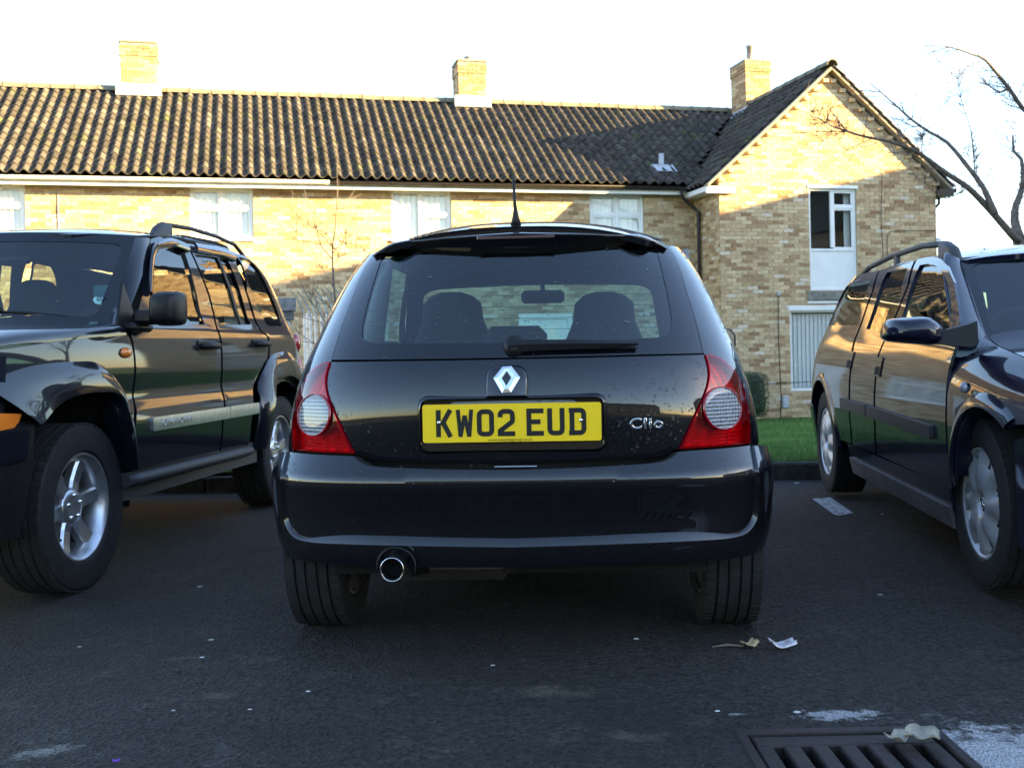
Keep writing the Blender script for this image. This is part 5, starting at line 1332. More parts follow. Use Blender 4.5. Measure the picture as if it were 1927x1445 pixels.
fd = jp([(245, 626), (258, 602), (267, 560), (269, 500), (273, 466), (284, 449), (305, 443), (337, 441), (357.8, 473.7), (375, 512), (391, 553), (400.7, 589.8), (407, 618.5), (413, 635), (416, 686), (417, 737), (418, 790), (412, 850), (330, 869), (246, 887), (251, 860), (255, 800), (254.5, 760), (254.6, 718), (254.6, 670.5), (250, 642)], (2.2, 1.1))
fh = jp([(287, 611), (283, 553), (292.5, 486), (303.7, 474), (319.6, 466.5), (338, 466.5), (347, 473.7), (367, 540), (386, 611)], (1.9, 1.2))
panel('front_door', fd, jS, M_jblack, je, holes=[fh], step=.05, gap=.0018, mirror=True)
panel('side_window', offset_poly(fh, -.015), jS, M_cglass_d, je, step=.1, lip=0, off=-.014, mirror=True)
rd = jp([(341, 441), (361, 474), (378, 512), (394, 553), (403.7, 589.8), (410, 618.5), (416, 635), (419, 686), (420, 737), (421, 790), (415, 849), (450, 842), (468, 838), (472, 800), (476, 745), (484, 708), (497, 683), (504, 672), (505, 656), (503, 634), (489.5, 622.7), (480, 606), (461.5, 548), (440, 485), (428, 463), (400, 452)], (1.5, 1.4))
rh = jp([(366, 479), (400, 483), (429, 489), (451, 545), (472, 611), (415, 611.5), (391, 545)], (1.2, 1.5))
panel('rear_door', rd, jS, M_jblack, je, holes=[rh], step=.05, gap=.0018, mirror=True)
panel('side_window', offset_poly(rh, -.015), jS, M_cglass_d, je, step=.1, lip=0, off=-.014, mirror=True)
dv = jp([(410, 485), (455, 611), (459, 611), (414, 485)], (.9, 1.5)); panel('window_divider', dv, jS, M_black, je, step=.1, off=-.004, lip=.01, mirror=True)
def uq(pix, g): return uset(JP, jQ, pix, g, tol=9)
qf = uq([(443, 480), (464.5, 548), (483, 606), (492, 622), (506, 634), (508, 656), (507, 672)], (1.3, 1.5))
qw = uq([(446, 482), (470, 490), (486, 508), (500, 534), (513, 562), (526, 598), (531, 614), (503, 614), (489, 585), (465, 529)], (1.2, 1.6))
zq = .3675
arQ = [Vector((1 + (.47 * math.cos(a) - jyr(.6) - .60) / (.60 * math.pi / 2), zq + .47 * math.sin(a))) for a in [R(x) for x in range(60, 175, 12)]]
quarter = qf[::1] + [Vector((1.33, .98))] + arQ + [Vector((.70, .40)), Vector((.30, .42)), Vector((.30, 1.10)), Vector((.34, 1.30)), Vector((.42, 1.62)), Vector((.60, 1.66)), Vector((.85, 1.68)), Vector((qf[0].x - .01, 1.69))]
panel('quarter_panel', dedup(quarter), jQ, M_jblack, je, holes=[fillet(qw, .05)], step=.06, gap=.002, mirror=True)
panel('quarter_window', offset_poly(fillet(qw, .05), -.012), jQ, M_cglass_d, je, step=.1, lip=0, off=-.010, flip=False, mirror=True)
# rear lamps bulging out of the corner
for (z0, z1) in ((1.03, 1.17), (.83, 1.0)):
    for sg in (1, -1):
        b = MB(); c0 = Vector(jQ(.72, (z0 + z1) / 2)); c0.x *= sg; n = 12
        for i in range(7):
            t = -math.pi / 2 + math.pi * i / 6
            for k in range(n): a = 2 * math.pi * k / n; b.v.append((c0.x + .038 * math.cos(t) * math.cos(a), c0.y + .06 * math.cos(t) * math.sin(a), c0.z + (z1 - z0) / 2 * math.sin(t)))
        for i in range(6):
            for k in range(n): b.face((i * n + k, i * n + (k + 1) % n, (i + 1) * n + (k + 1) % n, (i + 1) * n + k), True)
        b.build('tail_lamp', M_red, je)
# tailgate, roof
panel('tailgate', [(-.34, .45), (.34, .45), (.34, 1.15), (.40, 1.62), (-.40, 1.62), (-.34, 1.15)], jQ, M_jblack, je, holes=[[Vector(p) for p in ((-.26, 1.2), (.26, 1.2), (.30, 1.52), (-.30, 1.52))]], step=.08)
panel('rear_window', [Vector(p) for p in ((-.27, 1.19), (.27, 1.19), (.31, 1.53), (-.31, 1.53))], jQ, M_cglass_d, je, step=.12, lip=0, off=-.01)
j_rz = hermite([(-.4, 1.62), (-.2, 1.68), (.2, 1.73), (.6, 1.748), (1.0, 1.752), (1.5, 1.735), (1.80, 1.695), (2.02, 1.64)])
def jR(x, y): return (x, y, j_rz(y) - .055 * (abs(x) / .7) ** 3)
panel('roof', fillet([(-.45, -.24), (.45, -.24), (.60, .0), (.69, .4), (.705, 1.4), (.68, 1.80), (.4, 1.95), (-.4, 1.95), (-.68, 1.80), (-.705, 1.4), (-.69, .4), (-.60, .0)], .04), jR, M_jblack, je, step=.08, lip=.03)
panel('headlining', [(-.55, .1), (.55, .1), (.62, 1.6), (-.62, 1.6)], lambda x, y: (x, y, jR(x, y)[2] - .06), M_lining, je, step=.2, lip=0)
# windscreen and pillars
def jW(x, v): k = 1 - .045 * v; return (x * k, 2.34 - .36 * v - .17 * (abs(x) / .72) ** 2, 1.20 + .455 * v - .015 * (x / .7) ** 2)
panel('windscreen', fillet([(-.70, -.05), (.70, -.05), (.71, .97), (-.71, .97)], .07), jW, M_cglass, je, step=.1, lip=0)
panel('windscreen_border', [(-.75, -.12), (.75, -.12), (.745, 1.02), (-.745, 1.02)], jW, M_frit, je, holes=[fillet([(-.67, .06), (.67, .06), (.69, .91), (-.69, .91)], .08)], step=.08, lip=0, off=.002)
for sg in (-1, 1):                                            # A pillars
    rows = []
    for i in range(15):
        t = i / 14 * .95; v = -.15 + 1.2 * t; a = Vector(jW(-.735, v)); o_ = Vector(jS(2.235 - .615 * t, 1.14 + .535 * t))
        p1 = a + Vector((0, .006, 0)); p4 = o_; m1 = p1.lerp(p4, .35) + Vector((-.014, .020, .002)); m2 = p1.lerp(p4, .72) + Vector((-.014, .012, .0))
        rows.append([Vector((sg * -p.x, p.y, p.z)) if sg > 0 else p for p in (p1, p1 + Vector((-.004, .012, 0)), m1, m2, p4, p4 + Vector((.03, -.02, 0)))])
    loft('windscreen_pillar', rows, M_jblack, je)
# bonnet: rounded over at its sides
j_bl = hermite([(2.0, 1.135), (2.26, 1.122), (2.8, 1.085), (3.29, 1.04), (3.5, 1.0)]); j_bc = hermite([(1.95, 1.235), (2.2, 1.225), (2.6, 1.195), (3.1, 1.155), (3.4, 1.10), (3.52, 1.04)])
def jB(U, y):
    n = 3.6; a = U * math.pi / 2; s_, k_ = math.sin(a), math.cos(a); r_ = (abs(s_) ** n + abs(k_) ** n) ** (-1 / n); xb = (.862 if y < 2.4 else .862 - .02 * (y - 2.4)) * jY(y)
    return (xb * s_ * r_, y, j_bl(y) + (j_bc(y) - j_bl(y)) * max(0, k_ * r_) * (1 - .0 * abs(U)) + .018 * math.exp(-((abs(U) - .33) / .09) ** 2))
panel('bonnet', fillet([(-.995, 2.25), (-.8, 2.27), (-.5, 2.36), (0, 2.40), (.5, 2.36), (.8, 2.27), (.995, 2.25), (.995, 3.42), (.5, 3.5), (-.5, 3.5), (-.995, 3.42)], .02), jB, M_jblack, je, step=.045, lip=.012)
b = MB(); b.bevel_box(-.72, .72, 1.98, 2.30, 1.10, 1.175, .02); b.build('cowl', M_black, je)
for (x0, x1, yy) in ((-.60, .05, 2.12), (.08, .62, 2.12)):      # wipers
    b = MB(); pts = [Vector(jW(x, .02 + .06 * math.sin((x - x0) / (x1 - x0) * 3.1))) + Vector((0, .02, .01)) for x in [x0 + (x1 - x0) * i / 10 for i in range(11)]]; b.tube(pts, .008, 6); b.tube([pts[5] + Vector((0, .01, .012)), pts[8] + Vector((0, .03, -.03)), pts[9] + Vector((0, .04, -.08))], .010, 6); b.build('wiper', M_black, je)
# front wing and flared arches
fw_ = jp([(-70, 666), (0, 657), (127, 639.5), (241, 627), (247, 645), (251.6, 670.5), (251.6, 718), (251.5, 760), (251, 790), (246, 830), (246, 879), (238, 860), (226, 800), (214, 765), (196, 740), (150, 736), (110, 748), (82, 765), (40, 765), (-70, 765)], (2.4, 1.0))
panel('front_wing', fw_, jS, M_jblack, je, step=.05, gap=.002, mirror=True)
def flare(out_px, in_px, g1, g2, bulge, name='wheel_arch'):
    so_ = jp(out_px, g1); si = jp(in_px, g2); A = resn(crom(so_, .02), 44); B = resn(crom(si, .02), 44); rows = []
    for i, (a, c) in enumerate(zip(A, B)):
        p = Vector(jS(a.x, a.y)); q = Vector(jS(c.x, c.y)); e = 1.0
        q2 = q + Vector((-bulge, 0, 0)) * e
        rows.append([p + Vector((.006, 0, 0)), p + Vector((-.006, 0, 0)), p.lerp(q2, .25) + Vector((-bulge * .42, 0, 0)), p.lerp(q2, .55) + Vector((-bulge * .42, 0, 0)), p.lerp(q2, .85) + Vector((-bulge * .22, 0, 0)), q2 + Vector((-.004, 0, 0)), q2 + Vector((.02, 0, 0)), q + Vector((.08, 0, 0))])
    f_ = loft(name, rows, M_jblack, je, sharp=50); flip_x(f_)
flare([(-45, 722), (0, 708), (50, 691.5), (99.7, 683), (149.5, 680), (174, 681), (196, 691.5), (212.6, 711), (224, 733), (232.6, 763), (239, 789.5), (244, 839), (245, 884)],
      [(55, 800), (79.7, 771), (93, 759.6), (116, 747), (149.5, 740), (175, 738), (191, 738), (204, 744), (216, 760), (226, 786), (234, 823), (238, 855), (240, 884)], (3.3, .95), (3.1, .8), .050)
# rear arch: same lip round the back wheel
A = [(-.54, .40), (-.55, .60), (-.50, .80), (-.36, .95), (-.12, 1.03), (.10, 1.035), (.30, 1.0), (.44, .90), (.52, .78), (.56, .60), (.57, .42)]
B = [(-.43, .40), (-.43, .55), (-.38, .70), (-.27, .81), (-.10, .865), (.08, .87), (.24, .845), (.35, .77), (.42, .66), (.455, .55), (.465, .42)]
A = resn(crom([Vector(p) for p in A], .03), 36); B = resn(crom([Vector(p) for p in B], .03), 36); rows = []
def jX(y, z): return -max(j_w(z) * (1 - .10 * max(0, (-y - .05)) ** 1.4), .5)
for a, c in zip(A, B):
    p = Vector((jX(*a), *a)); q = Vector((jX(*c), *c)); q2 = q + Vector((-.05, 0, 0))
    rows.append([p + Vector((.006, 0, 0)), p + Vector((-.006, 0, 0)), p.lerp(q2, .25) + Vector((-.021, 0, 0)), p.lerp(q2, .55) + Vector((-.021, 0, 0)), p.lerp(q2, .85) + Vector((-.011, 0, 0)), q2 + Vector((-.004, 0, 0)), q2 + Vector((.02, 0, 0)), q + Vector((.1, 0, 0))])
flip_x(loft('wheel_arch', rows, M_jblack, je, sharp=50))
# side strip, sill tube, handles, repeater, deflectors
def strip(name, y0, y1, z0, z1, mat, d, par=je, m=True): return panel(name, fillet([(y0, z0), (y1, z0), (y1, z1), (y0, z1)], .012), jS, mat, par, step=.05, lip=d, off=d, mirror=m)
st = strip('side_strip', 1.085, 2.09, .655, .72, M_satin, .018); strip('side_strip', .60, 1.078, .655, .72, M_satin, .018)
p = Vector(jS(1.78, .685)); TXM = Matrix.Translation((p.x - .0185, 1.80, .687)) @ Matrix.Rotation(R(-90), 4, 'Z') @ Matrix.Rotation(R(90), 4, 'X')
text_mesh('model_lettering', 'CHEROKEE', .048, .001, M_alloy, st[0], TXM, 1.5, bevel=.001, space=1.08)
for sg in (1, -1):
    b = MB(); b.tube([(sg * .865, 2.30, .435), (sg * .872, 2.2, .432), (sg * .872, .75, .428), (sg * .862, .66, .428)], .030, 12); b.box(min(sg * .60, sg * .85), max(sg * .60, sg * .85), .5, 2.3, .34, .47); b.build('side_step', M_grey_pl, je)
for (y, z) in ((1.31, 1.06), (.455, 1.075)):
    for sg in (1, -1):
        X_ = -Vector(jS(y, z)).x; b = MB(); b.bevel_box(sg * X_ - .004, sg * X_ + .004, y - .135, y + .125, z - .045, z + .045, .004); h0 = b.build('door_handle', M_black, je)
        b = MB(); b.tube([(sg * (X_ + .0), y - .12, z + .012), (sg * (X_ + .032), y - .09, z + .014), (sg * (X_ + .040), y, z + .015), (sg * (X_ + .032), y + .085, z + .014), (sg * X_, y + .11, z + .012)], [.014, .019, .021, .019, .014], 8); b.build('grip', M_black, h0)
q = jp([(235.5, 664)], (2.3, 1.0))[0]
for sg in (1, -1):
    b = MB(); X_ = -jS(*q)[0]; MM = Matrix.Translation((sg * X_, q.x, q.y)) @ Matrix.Diagonal((sg, 1.5, .85, 1)); b.lathe([(0, .030), (.012, .028), (.022, .018), (.025, .001)], 16, MM, 'x'); b.build('side_repeater', M_amber, je)
def deflector(px, w):
    pl_ = resn(crom(jp(px, (2.0, 1.2)), .03), 40); rows = []
    for i, a in enumerate(pl_):
        p = Vector(jS(*a)); d = (pl_[min(i + 1, 40)] - pl_[max(i - 1, 0)]).normalized(); nrm = Vector((-d.y, d.x)); 
        if nrm.y > 0 and d.x < 0: pass
        e = math.sin(min(1, i / 4, (40 - i) / 4 if False else 1) * math.pi / 2) if i < 4 else 1
        row = []
        for (t, o_) in ((.5, .002), (.42, .016), (.0, .030), (-.42, .032), (-.5, .028), (-.49, .022)):
            c = a + nrm * w * t * (1 if True else 1); r3 = Vector(jS(c.x, c.y)); row.append(r3 + Vector((-o_, 0, 0)))
        rows.append(row)
    f_ = loft('wind_deflector', rows, M_black_gl, je, sharp=40, caps=True); flip_x(f_)
M_black_gl = P('glossy_dark_acrylic', (.010, .011, .016), .12, coat=1)
deflector([(277, 553), (278, 520), (281, 485), (288, 467), (302, 459), (322, 457), (349, 468)], .05)
deflector([(364, 466), (385, 470), (410, 474), (437, 484)], .06)
# door mirror
def mirror_jeep(sg):
    c = JP.onX(318, 581, -1.02); b = MB(); MM = Matrix.Translation((sg * 1.02, c.y - .0, c.z))
    for (y, s_) in ((-.05, .98), (-.045, 1.03), (.0, 1.05), (.05, .98), (.09, .82), (.105, .6)):
        ring = [(.072 * math.copysign(abs(math.cos(a)) ** .45, math.cos(a)) * s_, .080 * math.copysign(abs(math.sin(a)) ** .45, math.sin(a)) * s_) for a in [2 * math.pi * k / 20 for k in range(20)]]
        b.v += [tuple(MM @ Vector((x, y, z))) for x, z in ring]
    for i in range(5):
        for j in range(20): b.face((20 * i + j, 20 * i + (j + 1) % 20, 20 * i + 20 + (j + 1) % 20, 20 * i + 20 + j), True)
    b.face(range(100, 120)); mo = b.build('door_mirror', M_black, je, sharp=50)
    b = MB(); b.v += [tuple(MM @ Vector((.070 * math.copysign(abs(math.cos(a)) ** .45, math.cos(a)), -.049, .078 * math.copysign(abs(math.sin(a)) ** .45, math.sin(a))))) for a in [2 * math.pi * k / 20 for k in range(20)]]; b.face(range(20)); b.build('mirror_glass', M_chrome, mo)
    for dz in (-.012, -.035): b = MB(); b.box(-.03, .06, .060, .095, c.z + dz - .003, c.z + dz + .003, Matrix.Translation((sg * 1.02, c.y, 0))); b.build('mirror_rib', M_black, mo)
    b = MB(); x0, x1 = sorted((sg * .86, sg * .97)); b.bevel_box(x0, x1, c.y - .05, c.y + .07, c.z - .075, c.z - .005, .018); b.build('mirror_arm', M_black, mo)
    b = MB(); x0, x1 = sorted((sg * .80, sg * .91)); b.bevel_box(x0, x1, c.y - .08, c.y + .13, c.z - .11, c.z - .065, .018); b.add([(sg * .838, c.y + .19, c.z - .10), (sg * .838, c.y - .03, c.z - .10), (sg * .80, c.y + .05, c.z + .13), (sg * .85, c.y + .19, c.z - .10), (sg * .855, c.y - .03, c.z - .10), (sg * .815, c.y + .05, c.z + .13)], [(0, 1, 2), (3, 4, 5), (0, 1, 4, 3), (1, 2, 5, 4), (2, 0, 3, 5)]); b.build('mirror_foot', M_black, mo)
mirror_jeep(-1); mirror_jeep(1)
# roof rails
for sg in (1, -1):
    b = MB(); X_ = sg * .655
    b.tube([(X_, 1.40, jR(X_, 1.4)[2] + .058), (X_, 1.0, jR(X_, 1.0)[2] + .068), (X_, .6, jR(X_, .6)[2] + .066), (X_, .30, jR(X_, .30)[2] + .055), (X_, .12, jR(X_, .12)[2] + .0)], .013, 10); rl = b.build('roof_rail', M_grey_pl, je)
    for (ya, yb, yc) in ((1.52, 1.30, 1.36),):
        rows = []
        for (y, zt_, hw) in ((ya, .004, .020), (ya * .75 + yb * .25, .045, .026), (ya * .5 + yb * .5, .066, .026), (ya * .2 + yb * .8, .070, .024), (yb, .064, .020)):
            zb_ = jR(X_, y)[2] - .02; zt2 = jR(X_, y)[2] + zt_; rows.append([(X_ - hw, y, zb_), (X_ - hw, y, zt2 - .012), (X_ - hw * .5, y, zt2), (X_ + hw * .5, y, zt2), (X_ + hw, y, zt2 - .012), (X_ + hw, y, zb_)])
        loft('rail_foot', rows, M_grey_pl, rl, closed=True, caps=True, sharp=50)
# nose: bumper, lamps, grille
def jN(U, z): x, y = plan(.875, 0, .45, U, 3.2); return (-x, 3.56 - y - .10 * max(0, z - .75) - .03 * max(0, .5 - z), z)
panel('front_bumper', [(-.88, .33), (.88, .33), (1.02, .55), (1.06, .77), (-1.06, .77), (-1.02, .55)], jN, M_black, je, step=.07, lip=.03)
panel('front_panel', [(-.80, .775), (.80, .775), (.80, 1.03), (-.80, 1.03)], jN, M_jblack, je, step=.07, lip=.02, off=-.01)
for k in range(7):
    x = -.30 + .10 * k; b = MB(); b.bevel_box(x - .03, x + .03, 3.50, 3.57, .80, 1.0, .02); b.build('grille_slot', M_chrome, je)
for sg in (1, -1):
    b = MB(); MM = Matrix.Translation((sg * .52, 3.47, .92)); b.lathe([(.0, .115), (.05, .112), (.075, .08), (.085, .001)], 24, MM, 'y'); b.build('headlamp', M_clear, je)
hl = uset(JP, jN, [(-40, 772), (0, 778), (38, 779), (34, 792), (24, 805), (0, 810), (-40, 812)], (.75, .8), tol=12)
if len(hl) > 4: panel('indicator_lamp', hl, jN, M_amber, je, step=.03, lip=.01, off=.006, mirror=True)
panel('bumper_intake', fillet([(-.55, .42), (.55, .42), (.55, .56), (-.55, .56)], .03), jN, M_gap, je, step=.06, lip=0, off=.003)
panel('bumper_step', fillet([(-.95, .62), (.95, .62), (.98, .74), (-.98, .74)], .02), jN, M_jblack, je, step=.06, lip=.012, off=.012)
for sg in (1, -1): b = MB(); b.lathe([(.0, .055), (.02, .052), (.03, .03), (.033, .001)], 20, Matrix.Translation((sg * .60, jN(.50, .49)[1] - .01, .49)), 'y'); b.build('fog_lamp', M_clear, je)
# wheels
def alloy(wo, M, k):
    """six flat spokes, capped hub with five nuts, polished lip"""
    h = .11
    b = MB(); b.lathe([(h * .55, .001), (h * .60, .055), (h * .56, .078), (h * .45, .085), (h * .2, .085)], 28, M, 'x'); hb = b.build('hub_cap', M_alloy, wo)
    b = MB()
    for i in range(5):
        a = 2 * math.pi * i / 5 + .3; b.lathe([(h * .5, .010), (h * .68, .0085), (h * .70, .001)], 8, M @ Matrix.Translation((0, .052 * math.cos(a), .052 * math.sin(a))), 'x')
    b.build('wheel_nut', M_chrome, hb)
    for i in range(6):
        a = 2 * math.pi * i / 6 + .38; Q = M @ Matrix.Rotation(a, 4, 'X'); b = MB(); rows = []
        for (r_, hw, x1, x0) in ((.070, .034, h * .52, h * .1), (.11, .033, h * .50, h * .1), (.165, .034, h * .56, h * .15), (k * .93, .037, h * .66, h * .2), (k * .985, .040, h * .62, h * .3)):
            rows.append([tuple(Q @ Vector(v)) for v in ((x0, -hw, r_), (x1 - .012, -hw, r_), (x1, -hw + .008, r_), (x1, hw - .008, r_), (x1 - .012, hw, r_), (x0, hw, r_))])
        for r_ in rows: b.v += r_
        for m_ in range(len(rows) - 1):
            for j in range(6): b.face((m_ * 6 + j, m_ * 6 + (j + 1) % 6, m_ * 6 + 6 + (j + 1) % 6, m_ * 6 + 6 + j))
        b.build('spoke', M_alloy, wo)
    b = MB(); b.tube([tuple(M @ Vector((h * .35, k * .83 * math.cos(-.75), k * .83 * math.sin(-.75)))), tuple(M @ Vector((h * .72, k * .80 * math.cos(-.75), k * .80 * math.sin(-.75))))], .006, 8); b.build('valve', M_black, wo)
for sg in (-1, 1):
    for y in (0.0, 2.649):
        wo, M_ = tyre(je, .3675, .232, .235, sg * .735, y, sg, M_alloy, lug_n=52); alloy(wo, M_, .226)
        b = MB(); b.lathe([(sg * .835, .46), (sg * .5, .46), (sg * .5, .02)], 20, Matrix.Translation((0, y, .42)), 'x', True, False, R(-15), R(195)); b.build('wheel_well', M_gap, je)
b = MB(); b.box(-.72, .72, -.75, 3.3, .34, .5); b.box(-.5, .5, 2.2, 3.4, .5, 1.0); b.build('underbody', M_gap, je)
for sg in (1, -1): b = MB(); b.box(min(sg * .78, sg * .80), max(sg * .78, sg * .80), .3, 2.25, .45, 1.17); b.build('door_card', M_seat, je)
# cabin
seat(je, -.36, 1.15, .62, .28, 1.50); seat(je, .36, 1.15, .62, .28, 1.50)
b = MB(); b.bevel_box(-.62, .62, .10, .26, .55, 1.16, .05); rb = b.build('rear_bench', M_seat, je)
for x in (-.38, .38): b = MB(); b.bevel_box(x - .13, x + .13, .1, .18, 1.14, 1.36, .04); b.build('head_restraint', M_seat, rb)
b = MB(); b.bevel_box(-.70, .70, 1.75, 2.1, .95, 1.19, .05); b.build('dashboard', M_black, je)
for sg in (1, -1):
    b = MB(); b.tube([(sg * .735, 1.10, 1.15), (sg * .635, 1.30, 1.66)], .045, 8); b.build('door_pillar', M_seat, je)
    b = MB(); b.tube([(sg * .70, .85, 1.60), (sg * .50, 1.02, 1.15), (sg * .36, 1.1, .9)], .013, 6); b.build('seat_belt', M_black, je)
b = MB(); b.bevel_box(-.12, .12, 1.78, 1.80, 1.52, 1.58, .02); b.build('rear_view_mirror', M_black, je)
# windscreen papers
def sticker(name, outline, mat, off): return panel(name, outline, jW, mat, je, step=.02, lip=0, off=off)
u = uset(JP, jW, [(176, 536), (213, 534), (213, 556), (176, 557)], (-.4, .4), tol=10)
if len(u) == 4: sticker('windscreen_paper', u, P('dark_teal_paper', (.02, .07, .07), .6), -.006)
u = uset(JP, jW, [(174, 562), (179, 555), (191, 553.5), (204, 555.5), (208, 562), (204, 569), (191, 571.5), (179, 569)], (-.4, .3), tol=10)
if len(u) > 5:
    tax = sticker('tax_disc', u, P('pale_paper_disc', (.62, .72, .74), .6), -.009); c = sum(u, Vector((0, 0))) / len(u); p = Vector(jW(*c)); nn_ = surf_normal(jW, *c)
    if nn_.y < 0: nn_ = -nn_
    p += nn_ * .0; tx = Vector((-1, 0, 0)); tz = nn_.cross(tx).normalized()
    if tz.z < 0: tz = -tz
    TM = Matrix(((tx.x, tz.x, nn_.x, p.x), (tx.y, tz.y, nn_.y, p.y + .003), (tx.z, tz.z, nn_.z, p.z), (0, 0, 0, 1))); text_mesh('disc_date', '07', .045, .0003, M_letter, tax, TM, 1.1)

# ================================================================== the navy estate car on the right
psi = R(5.4); AS = Car('estate_car', 2.7166, 6.3965, .018, (-math.sin(psi), -math.cos(psi)), 'navy blue estate car with silver wheel trims and roof rails'); ae = AS.e
a_w = hermite([(.18, .79), (.30, .822), (.42, .845), (.55, .855), (.66, .853), (.75, .843), (.84, .822), (.92, .792), (.97, .765), (1.08, .730), (1.20, .682), (1.28, .640), (1.34, .585)])
a_w = blur(a_w, .05, .15, 1.4)
def aY(y): return 1 - .06 * sstep(2.3, 3.4, y) ** 1.6
def aS(y, z): return (a_w(z) * aY(y), y, z)
def ayr(z): return -.86 + .42 * max(0, z - .85) ** 1.2
def aQ(U, z): x, y = plan(a_w(z), ayr(z), .68, U, 2.5); return (x, y, z)
def ap(pix, g=(1.5, .8)): return uset(AS, aS, pix, g)
fd = ap([(1726, 488), (1742, 484), (1758, 482.5), (1772, 487), (1783, 499), (1795.6, 530), (1803, 575), (1806, 605), (1803, 640), (1785, 695), (1781.5, 720), (1779.5, 760), (1780, 823), (1787, 880), (1792, 921), (1730, 892), (1651, 855), (1648, 800), (1647, 769), (1649.5, 710.6), (1655, 667), (1666, 641), (1697, 570), (1711, 536)], (1.8, 1.25))
fh = ap([(1731, 499), (1746, 496.5), (1760, 500), (1770, 509), (1780, 526), (1787, 548), (1790, 574), (1788, 606), (1782, 640), (1775, 646), (1684, 632), (1704, 575)], (1.6, 1.24))
panel('front_door', fd, aS, M_navy, ae, holes=[fh], step=.05, gap=.0018, mirror=True); panel('side_window', offset_poly(fh, -.012), aS, M_cglass_d, ae, step=.1, lip=0, off=-.010, mirror=True)
rd = ap([(1721, 490), (1695, 495), (1672, 503), (1655, 511), (1645, 545), (1632, 580), (1619, 618), (1610, 640), (1603, 690), (1600, 735), (1600, 775), (1603, 815), (1605, 838), (1626, 846), (1648, 854), (1645, 800), (1644, 769), (1646.5, 710), (1652, 667), (1663, 641), (1694, 570), (1708, 536)], (1.5, 1.25))
rh = ap([(1669, 513), (1708, 504), (1694, 560), (1675, 624), (1666, 626), (1630, 619), (1648, 568)], (1.1, 1.25))
panel('rear_door', rd, aS, M_navy, ae, holes=[rh], step=.05, gap=.0018, mirror=True); panel('side_window', offset_poly(rh, -.012), aS, M_cglass_d, ae, step=.1, lip=0, off=-.010, mirror=True)
ra = [Vector((1 + (.37 * math.cos(a) - ayr(.5) - .68) / (.68 * math.pi / 2), .308 + .37 * math.sin(a))) for a in [R(x) for x in range(15, 176, 12)]]
qf = uset(AS, aQ, [(1652, 513), (1642, 545), (1629, 580), (1616, 618), (1607, 640), (1600, 690), (1597, 735)], (1.4, 1.25), tol=6)
UaA = lambda y, z: 1 + (y - ayr(z) - .68) / (.68 * math.pi / 2)
qd = uset(AS, aQ, [(1597.5, 775), (1600.5, 815), (1602.5, 836)], (1.2, .5), tol=6)
quarter = qf + qd + [Vector((UaA(.40, .35), qd[-1].y))] + ra + [Vector((.72, .30)), Vector((.40, .30)), Vector((.36, .85)), Vector((.46, 1.26)), Vector((.62, 1.30)), Vector((1.0, 1.315)), Vector((qf[0].x, 1.30))]
qw = [Vector(p) for p in ((qf[0].x - .03, 1.245), (.86, 1.255), (.76, 1.235), (.74, 1.12), (.76, 1.015), (qf[3].x - .04, .995))]
panel('quarter_panel', dedup(quarter), aQ, M_navy, ae, holes=[fillet(qw, .03)], step=.06, gap=.002, mirror=True); panel('quarter_window', offset_poly(fillet(qw, .03), -.01), aQ, M_cglass_d, ae, step=.1, lip=0, off=-.008, mirror=True)
panel('tailgate', [(-.45, .45), (.45, .45), (.42, .9), (.46, 1.28), (-.46, 1.28), (-.42, .9)], aQ, M_navy, ae, holes=[[Vector(p) for p in ((-.33, .95), (.33, .95), (.33, 1.22), (-.33, 1.22))]], step=.08); panel('rear_window', [Vector(p) for p in ((-.34, .94), (.34, .94), (.34, 1.23), (-.34, 1.23))], aQ, M_cglass_d, ae, step=.12, lip=0, off=-.01)
for sg in (1, -1):
    pl_ = [(.40, .55), (.58, .55), (.62, .95), (.50, 1.22), (.44, 1.22)]; panel('tail_lamp', [Vector((sg * a, c)) for a, c in pl_], aQ, M_red, ae, step=.06, off=.006, flip=False)
panel('rear_bumper', [(-1.0, .25), (1.0, .25), (1.0, .52), (-1.0, .52)], lambda U, z: (lambda q: (q[0] * 1.01, q[1] - .05, z))(aQ(U, z)), M_navy, ae, step=.08)
a_rz = hermite([(-.6, 1.27), (-.3, 1.315), (.4, 1.352), (1.0, 1.358), (1.5, 1.335), (1.85, 1.285), (2.0, 1.25)])
def aR(x, y): return (x, y, a_rz(y) - .06 * (abs(x) / .62) ** 2.8)
panel('roof', fillet([(-.60, -.45), (.60, -.45), (.625, .3), (.625, 1.4), (.58, 1.80), (.35, 1.90), (-.35, 1.90), (-.58, 1.80), (-.625, 1.4), (-.625, .3)], .04), aR, M_navy, ae, step=.08, lip=.03)
panel('headlining', [(-.55, -.4), (.55, -.4), (.55, 1.6), (-.55, 1.6)], lambda x, y: (x, y, aR(x, y)[2] - .05), M_lining, ae, step=.2, lip=0)
def aW(x, v): k = 1 - .10 * v; return (x * k, 2.42 - .50 * v - .15 * (abs(x) / .64) ** 2, .925 + .335 * v - .01 * (x / .6) ** 2)
panel('windscreen', fillet([(-.64, -.05), (.64, -.05), (.62, .98), (-.62, .98)], .06), aW, M_cglass, ae, step=.1, lip=0)
panel('windscreen_border', [(-.66, -.06), (.66, -.06), (.645, 1.03), (-.645, 1.03)], aW, M_frit, ae, holes=[fillet([(-.62, .02), (.62, .02), (.60, .93), (-.60, .93)], .06)], step=.08, lip=0, off=.002)
